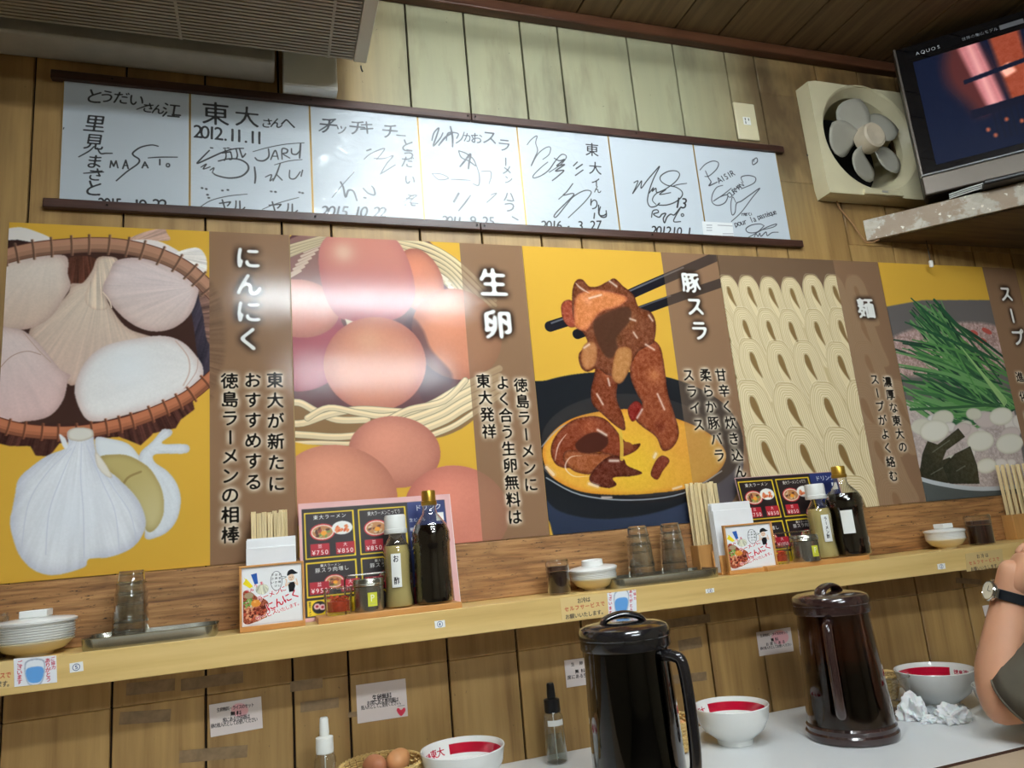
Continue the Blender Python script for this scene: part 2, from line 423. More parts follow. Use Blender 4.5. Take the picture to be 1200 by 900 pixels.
            gx = np.clip(gx, 0, G - 1.01); gy = np.clip(gy, 0, G - 1.01); ix = gx.astype(int); iy = gy.astype(int); fx = gx - ix; fy = gy - iy
            v = (gb[iy, ix] * (1 - fx) + gb[iy, ix + 1] * fx) * (1 - fy) + (gb[iy + 1, ix] * (1 - fx) + gb[iy + 1, ix + 1] * fx) * fy
            sub = acc[y0 - b[2]:y1 - b[2], x0 - b[0]:x1 - b[0]]; np.maximum(sub, v * ok, out=sub)
        if sz < 24: acc = np.clip(acc * (1.15 + .30 * bold), 0, 1)
        elif brush:
            rr = max(1, int(sz * 0.016 * bold)); e = box_blur(box_blur(acc, rr), rr); acc = np.clip((e - .27 / (1 + 0.35 * (bold - 1))) * 4.0, 0, 1)
        if glow is not None:
            gl = np.clip(box_blur(box_blur(acc, glow_w), glow_w) * 3.0, 0, 1); s.blend(b, gl * glow_a, glow)
        s.blend(b, acc * alpha, col)
    def image(s, name, x0=None, x1=None):
        a = s.a
        if x0 is not None: a = a[:, max(0, int(round((x0 - s.x0) * s.R))):int(round((x1 - s.x0) * s.R))]
        h, w_ = a.shape[:2]; px = np.ones((h, w_, 4), np.float32); px[..., :3] = np.clip(a[::-1] / 255, 0, 1)
        im = bpy.data.images.new(name, w_, h); im.pixels.foreach_set(px.ravel()); im.update(); im.pack(); return im

def panel(name, m, corners, Y, thick, parent=None, rect=None, loc=None):
    """flat printed sheet: corners (x, z) in turn, front at Y - thick; picture spans rect (x0, x1, z0, z1)"""
    n = len(corners); x0, x1, z0, z1 = rect
    ox, oz = loc[0], loc[2]; oy = loc[1]
    vs = [(x - ox, Y - thick - oy, z - oz) for x, z in corners] + [(x - ox, Y - oy, z - oz) for x, z in corners]
    fs = [tuple(range(n)), tuple(range(2 * n - 1, n - 1, -1))] + [(i, i + n, (i + 1) % n + n, (i + 1) % n) for i in range(n)]
    me = bpy.data.meshes.new(name); me.from_pydata(vs, [], fs); uv = me.uv_layers.new(name='UVMap')
    for lp in me.loops:
        x, y, z = vs[lp.vertex_index]; uv.data[lp.index].uv = ((x + ox - x0) / (x1 - x0), (z + oz - z0) / (z1 - z0))
    bm = bmesh.new(); bm.from_mesh(me); bmesh.ops.recalc_face_normals(bm, faces=bm.faces); bm.to_mesh(me); bm.free()
    me.materials.append(m); o = bpy.data.objects.new(name, me); COL.objects.link(o); o.location = loc
    if parent: o.parent = parent; o.location = Vector(loc) - parent.location
    return o
def print_sheet(name, corners_px, Y, paint, R=1500, thick=0.0008, rough=0.5, bg=(250, 250, 250), parent=None, **mk):
    """a sheet whose four corners are seen at the given pixels, lying in plane y = Y"""
    P = [at(x, y, Y) for x, y in corners_px]; x0, x1 = min(p.x for p in P), max(p.x for p in P); z0, z1 = min(p.z for p in P), max(p.z for p in P)
    c = Canvas(x0, x1, z0, z1, R, Y, bg); paint(c); m = img_mat(name + '_print', c.image(name), rough=rough, **mk)
    return panel(name, m, [(p.x, p.z) for p in P], Y, thick, parent, (x0, x1, z0, z1), ((x0 + x1) / 2, Y, z0))

# ================================================================== SETTING
def struct(o): o['kind'] = 'structure'; return o
TBL = H - 0.463                       # height of the eating counter
SHZ = H - 0.122                       # top of the condiment shelf
SHY = -0.15                           # its front edge
def wall_tint(k, c):
    # a grey green cast of the light is painted into the upper middle boards, the rest stays brown; soot spots in the corners of the boards
    g = k.n('ShaderNodeNewGeometry'); sp = k.n('ShaderNodeSeparateXYZ'); k.l(g.outputs['Position'], sp.inputs[0])
    def band(v, a, b, c_, d):
        r = k.n('ShaderNodeMapRange', interpolation_type='SMOOTHSTEP'); k.l(v, r.inputs[0])
        r.inputs[1].default_value = a; r.inputs[2].default_value = b
        r2 = k.n('ShaderNodeMapRange', interpolation_type='SMOOTHSTEP'); k.l(v, r2.inputs[0]); r2.inputs[1].default_value = c_; r2.inputs[2].default_value = d; r2.inputs[3].default_value = 1; r2.inputs[4].default_value = 0
        m = k.n('ShaderNodeMath', operation='MULTIPLY'); k.l(r.outputs[0], m.inputs[0]); k.l(r2.outputs[0], m.inputs[1]); return m.outputs[0]
    bx = band(sp.outputs[0], 0.10, 0.42, 1.15, 1.75); bz = band(sp.outputs[2], H + 0.70, H + 1.00, 9, 10)
    m = k.n('ShaderNodeMath', operation='MULTIPLY'); k.l(bx, m.inputs[0]); k.l(bz, m.inputs[1])
    m2 = k.n('ShaderNodeMath', operation='MULTIPLY'); k.l(m.outputs[0], m2.inputs[0]); m2.inputs[1].default_value = 0.80
    c = k.mix(m2.outputs[0], c, srgb((158, 162, 134)))
    nz = k.n('ShaderNodeTexNoise', Scale=1.0, Detail=5.0, Roughness=0.6); k.l(k.coords(scale=(7, 7, 1.6), world=True), nz.inputs['Vector'])
    st = k.ramp(nz.outputs[0], [(0.52, (0, 0, 0, 1)), (0.70, (0.55, 0.55, 0.55, 1))])
    hz = band(sp.outputs[2], H + 0.75, H + 1.1, 9, 10); m3 = k.n('ShaderNodeMath', operation='MULTIPLY'); k.l(st, m3.inputs[0]); k.l(hz, m3.inputs[1])
    c = k.mix(m3.outputs[0], c, srgb((70, 56, 42)))
    bx2 = band(sp.outputs[0], 1.15, 1.55, 9, 10); m4 = k.n('ShaderNodeMath', operation='MULTIPLY'); k.l(bx2, m4.inputs[0]); k.l(hz, m4.inputs[1])
    n3 = k.n('ShaderNodeTexNoise', Scale=1.0, Detail=4.0, Roughness=0.6); k.l(k.coords(scale=(5, 5, 2.4), world=True), n3.inputs['Vector'])
    m5 = k.n('ShaderNodeMath', operation='MULTIPLY'); k.l(m4.outputs[0], m5.inputs[0]); k.l(k.ramp(n3.outputs[0], [(0.34, (.15, .15, .15, 1)), (0.58, (.95, .95, .95, 1))]), m5.inputs[1])
    c = k.mix(m5.outputs[0], c, srgb((82, 62, 40)))
    n2 = k.n('ShaderNodeTexNoise', Scale=1.0, Detail=2.0, Roughness=0.7); k.l(k.coords(scale=(90, 90, 70), world=True), n2.inputs['Vector'])
    c = k.mix(k.ramp(n2.outputs[0], [(0.70, (0, 0, 0, 1)), (0.76, (0.6, 0.6, 0.6, 1))]), c, srgb((52, 42, 30)))
    return c
M_PLANK = wood('wall_planks', [(0.2, (126, 92, 50)), (0.42, (162, 126, 74)), (0.60, (178, 142, 86)), (0.85, (190, 156, 100))], 'z', 0.8, 0.5, 0, 0.50, 1.3, 0.0002, rand=0.10, extra=wall_tint)
M_CEIL = wood('ceiling_boards', [(0.25, (78, 60, 36)), (0.5, (112, 88, 56)), (0.75, (132, 106, 68))], 'y', 1.0, 0.55, 0, 0.4, 2.0, 0.0003)
M_TRIM = wood('dark_red_trim', [(0.25, (58, 34, 22)), (0.5, (84, 50, 32)), (0.75, (104, 66, 44))], 'x', 1.0, 0.4, 0, 0.3)
M_RAIL = wood('dark_rail', [(0.25, (42, 24, 18)), (0.5, (66, 38, 28)), (0.75, (86, 54, 40))], 'x', 1.2, 0.45, 0, 0.3)
M_STRIP = wood('rustic_backboard', [(0.28, (84, 54, 30)), (0.44, (148, 102, 58)), (0.58, (178, 130, 80)), (0.8, (196, 150, 98))], 'x', 2.4, 0.55, 1.0, 0.35, 3.0, 0.0008, rand=0.0)
M_PINE = wood('pale_pine', [(0.2, (196, 158, 92)), (0.45, (218, 184, 116)), (0.7, (230, 198, 132))], 'x', 0.7, 0.4, 0, 0.18, 3.0, 0.0002, rand=0.0)
M_GAP = mat('groove_dark', (38, 26, 18), 0.9)
M_TAPE = mat('tape_residue', (146, 120, 88), 0.7, bump=0.0004, bscale=120, var=0.15, vscale=60)
M_WHITE = mat('white_laminate', (226, 228, 228), 0.22, var=0.015, vscale=3)
M_PLASTER = mat('plain_wall', (150, 138, 112), 0.8)
M_FLOOR = mat('floor_tile', (92, 84, 74), 0.5)

XL, XR, YF, ZC = -2.3, 2.62, -6.0, H + 1.43
# shell
FX, FZ, FHOLE = 1.805, H + 1.125, 0.147     # centre and half size of the opening for the fan
wb = struct(MB().box2((XL, 0.012, 0), (FX - FHOLE, 0.10, ZC)).box2((FX + FHOLE, 0.012, 0), (XR, 0.10, ZC)).box2((FX - FHOLE, 0.012, 0), (FX + FHOLE, 0.10, FZ - FHOLE)).box2((FX - FHOLE, 0.012, FZ + FHOLE), (FX + FHOLE, 0.10, ZC)).box2((FX - FHOLE, 0.095, FZ - FHOLE), (FX + FHOLE, 0.10, FZ + FHOLE)).build('wall_back', M_GAP))
grooves = [XL, -2.08, -1.90, -1.70, -1.52, -1.30, -1.12, -0.93, -0.78, -0.62, -0.455, -0.277, -0.113, 0.050, 0.161, 0.372, 0.530, 0.690, 0.803, 1.020, 1.172, 1.352, 1.460, 1.690, 1.860, 2.02, 2.19, 2.36, 2.50, XR]
G = 0.0022
def wall_plank(xa, xb, za, zb):
    # the fan's opening is cut out of the boards behind it
    MB().box2((xa + G, 0, za + 0.0002), (xb - G, 0.0119, zb - 0.0002)).build('plank', M_PLANK, wb, bev=0.0015, seg=1)
for i in range(len(grooves) - 1):
    xa, xb = grooves[i], grooves[i + 1]
    cuts = [0, H - 0.2402]
    if xa > 1.5: cuts.append(H + 0.785)
    cuts.append(ZC)
    for za, zb in zip(cuts[:-1], cuts[1:]):
        if xb > FX - FHOLE and xa < FX + FHOLE and zb > FZ:      # boards cut out round the fan
            if xa < FX - FHOLE: MB().box2((xa + G, 0, FZ - FHOLE), (FX - FHOLE, 0.0119, FZ + FHOLE)).build('plank', M_PLANK, wb)
            if xb > FX + FHOLE: MB().box2((FX + FHOLE, 0, FZ - FHOLE), (xb - G, 0.0119, FZ + FHOLE)).build('plank', M_PLANK, wb)
            wall_plank(xa, xb, za, FZ - FHOLE); wall_plank(xa, xb, FZ + FHOLE, zb)
        else: wall_plank(xa, xb, za, zb)
struct(MB().box2((XL, YF, -0.05), (XR, 0.10, 0)).build('floor', M_FLOOR))
struct(MB().box2((XL - 0.08, YF, 0), (XL, 0.10, ZC)).build('wall_left', M_PLASTER))
struct(MB().box2((XR, YF, 0), (XR + 0.08, 0.10, ZC)).build('wall_right', M_PLASTER))
struct(MB().box2((XL, YF - 0.08, 0), (XR, YF, ZC)).build('wall_front', M_PLASTER))
cl = struct(MB().box2((XL, YF, ZC + 0.012), (XR, 0.10, ZC + 0.08)).build('ceiling', M_GAP))
x = XL; k = 0
while x < XR:
    wd = [0.17, 0.105, 0.21, 0.15, 0.24, 0.12][k % 6]; k += 1
    for ya, yb in ((-0.9, 0.0), (-2.7, -0.9), (-4.5, -2.7), (YF, -4.5)):
        MB().box2((x + .002, ya + .001, ZC), (min(x + wd, XR) - .002, yb - .001, ZC + .0119)).build('ceiling_board', M_CEIL, cl, bev=0.0015, seg=1)
    x += wd
tr = struct(MB().box2((XL, -0.030, ZC - 0.034), (XR, -0.0002, ZC - 0.0002)).build('trim_1', M_TRIM, bev=0.004))
struct(MB().box2((XL, -0.018, SHZ + 0.0002), (XR - .002, -0.0002, H + 0.004)).build('trim_2', M_STRIP, bev=0.002))   # rustic board standing behind the shelf
tr2 = bpy.data.objects['trim_2']; tr2['label'] = 'rough weathered brown board running behind the shelf under the posters'
# fluorescent fixtures
for lx, ly in TUBES:
    t = thing('ceiling_lamp', {0: 'white fluorescent ceiling lamp nearest the panelled wall', 1: 'white fluorescent ceiling lamp in the middle of the room', 2: 'white fluorescent ceiling lamp farthest from the panelled wall'}[TUBES.index((lx, ly))], 'lamp', (lx, ly, ZC - 0.0005))
    MB().box2((-.63, -.09, -.06), (.63, .09, 0)).build('lamp_body', mat('lamp_white', (235, 235, 230), 0.4), t, bev=0.008)
    for yy in (-.045, .045): MB().tube([(-.6, yy, -.085), (.6, yy, -.085)], 0.015, 8).build('lamp_tube', mat('tube_glow_%d' % TUBES.index((lx, ly)), (240, 250, 255), 0.4, emit=TUBE_GLOW[TUBES.index((lx, ly))], var=0), t)

# tape left on the boards under the shelf
for (xa, ya, xb, yb, wd) in [(212, 803, 285, 793, 9), (340, 805, 378, 800, 8), (352, 829, 397, 823, 8), (148, 808, 205, 802, 9), (210, 887, 290, 880, 9), (770, 733, 832, 724, 8), (795, 757, 822, 752, 10), (755, 800, 828, 792, 8), (1120, 680, 1150, 682, 6), (408, 838, 422, 836, 4), (140, 842, 200, 838, 9)]:
    p, q = at(xa, ya), at(xb, yb); a = math.atan2(q.z - p.z, q.x - p.x); c = (p + q) / 2; hw = wd * 0.0019 / 2 * 1.3
    MB().box((0, 0, 0), ((q - p).length, 0.0006, hw * 2)).build('tape_strip', M_TAPE, wb, loc=(c.x, -0.0004, c.z)).rotation_euler = (0, -a, 0)

# ------------------------------------------------------------------ shelf
sh = thing('wall_shelf', 'long pale pine shelf on the wall carrying the condiments', 'shelf', (0, 0, SHZ))
MB().box2((XL + .002, SHY + 0.018, -0.020), (XR - .002, -0.0005, 0)).build('shelf_board', M_PINE, sh)
MB().box2((XL + .002, SHY, -0.0530), (XR - .002, SHY + 0.0179, 0.0005)).build('fascia', M_PINE, sh, bev=0.0015)

# ------------------------------------------------------------------ counter
ct = thing('counter', 'long white laminate eating counter along the wall', 'counter', (0, 0, 0))
CY = -0.505
MB().box2((XL + .002, CY, TBL - 0.030), (XR - .002, -0.0005, TBL)).build('counter_top', M_WHITE, ct, bev=0.001)
MB().box2((XL + .002, CY - 0.0015, TBL - 0.030), (XR - .002, CY - 0.0001, TBL - 0.0005)).build('edge_strip', mat('edge_brown', (70, 44, 32), 0.5), ct)
MB().box2((XL + .002, CY - 0.17, TBL - 0.034), (XR - .002, CY - 0.0017, TBL - 0.004)).build('front_ledge', mat('ledge_beige', (188, 166, 140), 0.4, var=0.03), ct, bev=0.003)
MB().box2((XL + .002, -0.20, 0.001), (XR - .002, -0.012, TBL - 0.0305)).build('support_panel', mat('counter_base', (110, 84, 56), 0.6), ct)

# ================================================================== POSTERS
YEL, BRN = (220, 172, 66), (140, 108, 82)
CV = Canvas(-0.50, 2.42, H - 0.0, H + 0.74, 1080, 0.0, BRN)
PX = [-0.487, 0.066, 0.633, 1.212, 1.785, 2.36]       # poster edges
PY = [-0.105, 0.469, 1.034, 1.615, 2.213]             # yellow | brown divide
for i in range(5):
    CV.setclip(PX[i], PY[i]); CV.a[:, CV.clip[0]:CV.clip[1]] = YEL
INK = (24, 20, 18)
def T1(st, p0, p1, size): CV.text(st, p0, p1, size, (244, 244, 240), 3.0, glow=(46, 32, 24), glow_w=9, glow_a=.9)
def T2(st, p0, p1, size=0.0365): CV.text(st, p0, p1, size, INK, 2.3, glow=(236, 222, 200), glow_w=6, glow_a=.85)

# --- garlic
def garlic():
    CV.setclip(PX[0], PY[0])
    CV.fill([(-8, 300), (0, 274), (20, 267), (40, 271), (62, 283), (40, 300)], (236, 228, 220))
    CV.fill([(140, 290), (160, 276), (190, 268), (196, 274), (199, 282), (180, 284), (170, 292)], (206, 168, 150), streak=((140, 290), 22, .25))
    CV.fill([(150, 284), (185, 283), (215, 300), (185, 300)], (238, 228, 224))
    CV.fill([(205, 300), (220, 292), (234, 292), (242, 304), (240, 322), (222, 315)], (238, 230, 222), streak=((200, 300), 20, .2))
    CV.fill([(-8, 300), (60, 287), (140, 287), (210, 303), (246, 336), (250, 400), (246, 445), (215, 475), (150, 500), (60, 505), (-8, 500)], (66, 44, 38), edge=(40, 34, 40), edge_w=20, edge_amt=.4)
    CV.fill([(225, 350), (250, 350), (250, 440), (238, 455), (232, 420), (228, 390)], (58, 52, 62), streak=((300, 200), 60, .5))
    CV.fill([(233, 340), (252, 344), (252, 400), (243, 400), (238, 370)], (128, 96, 84), streak=((140, 380), 40, .5))
    CV.fill([(80, 304), (112, 304), (108, 335), (98, 333), (84, 334)], (92, 56, 44), streak=((96, 250), 60, .5))
    kw = dict(edge=(176, 140, 130), edge_w=17, edge_amt=.55)
    # bulb behind with the stalk
    CV.fill([(84, 333), (97, 332), (108, 318), (116, 302), (138, 304), (132, 322), (124, 342), (130, 360), (150, 385), (185, 400), (180, 430), (95, 450), (80, 450), (60, 432), (34, 392), (60, 365), (80, 345)], (224, 204, 184), grad=((110, 340), (90, 450), (216, 188, 170)), streak=((118, 325), 34, .12), edge=(176, 138, 120), edge_w=14, edge_amt=.6)
    CV.fill([(100, 348), (112, 318), (118, 303), (137, 305), (128, 325), (121, 343), (126, 362), (108, 362)], (228, 208, 186), streak=((112, 250), 70, .2), edge=(186, 150, 130), edge_w=6)
    CV.fill([(-8, 322), (10, 306), (30, 303), (76, 300), (80, 322), (83, 336), (74, 352), (60, 372), (40, 384), (20, 387), (-8, 383)], (230, 214, 200), streak=((60, 290), 14, .06), grad=((30, 310), (30, 385), (218, 192, 172)), **kw)
    CV.fill([(121, 342), (128, 322), (137, 306), (165, 303), (200, 313), (230, 334), (231, 350), (222, 370), (205, 384), (184, 389), (162, 384), (140, 368)], (226, 208, 204), grad=((180, 320), (170, 385), (222, 200, 190)), streak=((232, 336), 16, .10), **kw)
    CV.stroke([(121, 343), (128, 352), (131, 361)], 1.4, (236, 214, 190))
    CV.fill([(-8, 388), (12, 385), (28, 388), (45, 402), (60, 420), (72, 434), (83, 440), (80, 447), (74, 470), (58, 488), (30, 494), (-8, 492)], (232, 212, 206), grad=((20, 390), (40, 490), (222, 190, 184)), streak=((0, 380), 12, .06), **kw)
    CV.stroke([(0, 432), (14, 418), (32, 412), (48, 416)], 1.2, (190, 154, 140)); CV.stroke([(28, 390), (45, 410), (60, 425)], 1.0, (200, 168, 150))
    CV.fill([(88, 462), (92, 440), (104, 420), (125, 405), (160, 397), (192, 394), (215, 402), (232, 420), (238, 432), (236, 446), (222, 458), (190, 474), (150, 486), (118, 494), (100, 490)], (238, 234, 230), edge=(192, 158, 150), edge_w=20, edge_amt=.62, hi=[((150, 430), 60, (240, 244, 246), .7)], streak=((240, 430), 9, .04))
    CV.stroke([(206, 400), (220, 418), (222, 436), (215, 452)], 1.6, (206, 176, 160), .8); CV.stroke([(232, 420), (230, 436), (216, 456)], 1.2, (196, 160, 146), .7)
    # dark weave under the front rim
    CV.fill([(-8, 500), (60, 510), (120, 505), (180, 487), (226, 470), (228, 480), (212, 492), (206, 502), (180, 508), (165, 522), (140, 512), (110, 515), (70, 520), (58, 535), (42, 534), (36, 523), (12, 523), (-8, 518)], (74, 44, 38), streak=((100, 300), 70, .6), smooth=False)
    def rim(P, wd, colA, n, dark):
        Q = catmull(P, False, 8); CV.stroke(P, wd + 2.4, dark); CV.stroke(P, wd, colA)
        CV.stroke([(x, y - wd * .18) for x, y in P], wd * .45, tuple(min(255, c * 1.12) for c in colA), .8)
        CV.stroke([(x, y + wd * .36) for x, y in P], wd * .28, tuple(c * .74 for c in colA), .8)
        L = len(Q)
        for i in range(n):
            j = int((i + .5) / n * (L - 2)); p = Q[j]; d = Q[j + 1] - Q[j]; d = d / np.hypot(*d); nn = np.array([-d[1], d[0]])
            a, b = p - nn * wd * .55 - d * 0.3, p + nn * wd * .55 - d * 1.2; CV.stroke([tuple(a), tuple((a + b) / 2 + d * .35), tuple(b)], 3.6, tuple(c * .62 for c in colA), .45); CV.stroke([tuple(a), tuple((a + b) / 2 + d * .35), tuple(b)], 1.7, tuple(c * .32 for c in colA)); CV.stroke([tuple(a + d * 1.1), tuple(b + d * 1.1)], 3.2, tuple(min(255, c * 1.22) for c in colA), .35)
    rim([(-12, 308), (10, 300), (40, 293), (75, 289), (115, 287), (150, 290), (185, 299), (215, 313), (236, 330), (252, 346)], 20, (168, 124, 100), 15, (92, 56, 46))
    rim([(-12, 494), (20, 503), (60, 507), (95, 506), (130, 500), (160, 492), (195, 478), (225, 462), (255, 436)], 17, (172, 106, 76), 15, (88, 48, 36))
    # front bulb
    white = (232, 234, 238)
    CV.fill([(112, 514), (128, 514), (150, 520), (163, 534), (168, 545), (162, 560), (130, 560), (116, 540)], (226, 230, 232), edge=(180, 180, 190), edge_w=8)
    CV.fill([(165, 530), (178, 518), (188, 506), (192, 503), (201, 504), (201, 510), (190, 520), (219, 521), (219, 531), (190, 532), (180, 534), (182, 542), (196, 552), (207, 566), (212, 584), (209, 605), (200, 620), (186, 629), (170, 630), (172, 600), (168, 560), (163, 542)], (224, 228, 232), edge=(168, 166, 172), edge_w=10, edge_amt=.5, streak=((172, 525), 14, .08))
    CV.fill([(118, 535), (145, 533), (163, 540), (178, 552), (190, 575), (192, 600), (184, 618), (172, 622), (160, 590), (140, 562), (122, 548)], (190, 172, 112), edge=(150, 128, 78), edge_w=12, edge_amt=.5, grad=((150, 545), (180, 610), (206, 192, 138)))
    CV.stroke([(142, 573), (150, 560), (165, 553)], 3, (150, 126, 76), .8)
    CV.fill([(79, 508), (84, 503), (96, 502), (108, 504), (110, 512), (113, 530), (122, 548), (140, 562), (158, 580), (168, 598), (171, 616), (163, 634), (150, 645), (128, 653), (105, 655), (100, 664), (80, 671), (60, 674), (40, 668), (24, 652), (16, 632), (12, 612), (15, 596), (18, 580), (22, 562), (36, 548), (56, 534), (76, 526), (80, 518)], white, edge=(176, 178, 194), edge_w=26, edge_amt=.65, streak=((95, 500), 26, .10), hi=[((85, 600), 90, (238, 244, 252), .5)])
    CV.fill([(80, 507), (86, 502), (97, 501), (108, 504), (109, 512), (96, 517), (82, 515)], (220, 216, 206), edge=(170, 150, 120), edge_w=4, edge_amt=.7)
    for P in ([(96, 520), (95, 560), (98, 600), (99, 654)], [(88, 524), (72, 560), (58, 600), (54, 650)], [(102, 522), (120, 565), (135, 600), (140, 645)], [(84, 526), (55, 555), (34, 590), (26, 640)], [(108, 530), (132, 570), (152, 600), (160, 632)]): CV.stroke(P, 1.3, (204, 208, 222), .6)
    CV.fill([(112, 530), (120, 538), (129, 552), (131, 560), (122, 556), (114, 545)], (232, 226, 214), edge=(180, 160, 130), edge_w=3)
    CV.fill([(70, 509), (77, 514), (80, 524), (76, 526), (72, 518)], white)
    CV.setclip(PY[0], PX[1]); CV.fill([(240, 336), (256, 346), (262, 372), (264, 405), (258, 440), (244, 466)], (110, 84, 66), soft=6, alpha=.5, streak=((150, 400), 40, .4))
    T1('にんにく', (291, 303), (292, 398), 0.058)
    T2('東大が新たに', (322, 446), (324, 567)); T2('おすすめする', (296, 446), (297, 565)); T2('徳島ラーメンの相棒', (269, 447), (270, 627))
garlic()

# --- eggs
def egg(c, rx, ry, ang, col, dark=(120, 66, 58), hi=None, soft=1, amt=.55):
    CV.ellipse(c, rx, ry, ang, col, edge=dark, edge_w=int(min(rx, ry) * .9), edge_amt=amt, hi=hi or [((c[0] - rx * .2, c[1] - ry * .35), rx * 1.1, tuple(min(255, x * 1.13) for x in col), .7)], soft=soft, noise=3)
def reed(P, wd=6.5, a=1.0, col=(226, 204, 164)):
    CV.stroke(P, wd + 1.2, tuple(c * .62 for c in col), a); CV.stroke(P, wd, col, a); CV.stroke([(x - .4, y - wd * .2) for x, y in P], wd * .35, tuple(min(255, c * 1.12) for c in col), a * .8)
def eggs():
    for clip, al in (((PX[1], PY[1]), 1), ((PY[1], PX[2]), .30)):
        CV.setclip(*clip); keep = CV.a[:, CV.clip[0]:CV.clip[1]].copy()
        CV.fill([(335, 290), (380, 280), (480, 276), (510, 290), (545, 330), (565, 380), (560, 420), (530, 460), (470, 490), (400, 495), (335, 480)], (92, 56, 58))
        CV.fill([(335, 285), (385, 277), (378, 340), (335, 340)], (138, 100, 92))
        for i in range(7): CV.stroke([(338 + i * 3, 326 - i * 5), (352 + i * 4, 318 - i * 5)], 3, (222, 200, 176), .8)
        for i in range(4): reed([(336, 292 - 4 * i + 10), (360, 284 - 3 * i + 8), (390, 276 - i * 2 + 5)], 3.4, .8, (206, 186, 150))
        for i in range(7):
            o = i * 5.2; reed([(450 - o * .4, 280 + o * .3), (490 - o * .2, 284 + o), (522, 298 + o * 1.1), (552 - o * .1, 322 + o * 1.4), (580, 352 + o * 1.2)], 4.6, .95, (222 - 6 * i, 202 - 6 * i, 160 - 5 * i))
        for i in range(9): CV.stroke([(516 + i * 3.2, 322 + i * 5), (524 + i * 3.2, 328 + i * 5)], 2.6, (236, 222, 200), .9)
        egg((492, 330), 26, 40, -22, (206, 130, 102))
        egg((350, 378), 50, 48, 10, (190, 104, 100), dark=(120, 50, 66))
        CV.ellipse((350, 405), 58, 54, 0, (164, 84, 92), edge=(120, 56, 70), edge_w=24)
        egg((350, 362), 48, 34, 8, (208, 142, 126), amt=.4)
        CV.fill([(373, 300), (385, 276), (420, 260), (458, 276), (478, 305), (486, 345), (472, 370), (440, 378), (400, 374), (380, 345)], (204, 134, 118), edge=(160, 92, 92), edge_w=30, edge_amt=.5, grad=((430, 290), (430, 378), (172, 96, 100)), hi=[((402, 296), 28, (226, 186, 160), .8)])
        egg((535, 392), 56, 50, 48, (210, 136, 104), dark=(120, 66, 52), amt=.5)
        CV.fill([(480, 372), (495, 386), (505, 410), (530, 440), (520, 465), (495, 470), (470, 400)], (76, 46, 52), soft=4, alpha=.7)
        CV.fill([(404, 374), (414, 377), (408, 386)], (228, 214, 190), smooth=False)
        egg((439, 427), 60, 55, 0, (214, 142, 112), dark=(150, 84, 76), hi=[((432, 400), 40, (224, 164, 130), .7)])
        # front rim of the basket
        CV.fill([(335, 468), (380, 482), (440, 486), (500, 478), (560, 445), (580, 440), (575, 470), (530, 508), (450, 520), (335, 520)], (140, 108, 74))
        reed([(330, 474), (350, 472), (370, 482), (395, 492), (430, 492)], 8); reed([(330, 496), (355, 496), (385, 486), (420, 480), (460, 482), (490, 484)], 8); reed([(360, 490), (385, 478), (420, 484), (450, 488), (485, 482)], 7)
        reed([(330, 508), (360, 510), (400, 512), (450, 506)], 8); reed([(335, 520), (370, 519), (410, 520), (450, 518)], 5)
        for i in range(4): reed([(470 + i * 8, 486 + i * 6), (505 + i * 6, 474 + i * 6), (540 + i * 2, 454 + i * 8), (585, 432 + i * 9)], 8)
        reed([(455, 492), (480, 480), (520, 470), (545, 446)], 7); reed([(500, 512), (530, 500), (555, 484), (585, 464)], 6)
        CV.fill([(335, 521), (360, 521), (384, 524), (360, 534), (346, 552), (335, 560)], YEL if al == 1 else BRN)
        CV.fill([(505, 522), (530, 508), (560, 494), (600, 470), (600, 560), (520, 545)], YEL if al == 1 else BRN)
        egg((462, 530), 54, 42, 5, (206, 138, 116), dark=(150, 86, 76))
        egg((396, 578), 70, 56, 12, (212, 144, 118), dark=(160, 96, 82))
        egg((535, 600), 62, 54, 14, (210, 132, 112), dark=(160, 90, 82))
        if al < 1:
            sl = slice(CV.clip[0], CV.clip[1]); CV.a[:, sl] = keep * (1 - al) + CV.a[:, sl] * al
    CV.setclip(PY[1], PX[2])
    T1('生卵', (578, 332), (583, 381), 0.078)
    T2('徳島ラーメンに', (610, 452), (622, 568)); T2('よく合う生卵無料は', (589, 449), (603, 606)); T2('東大発祥', (566, 447), (573, 506))
eggs()

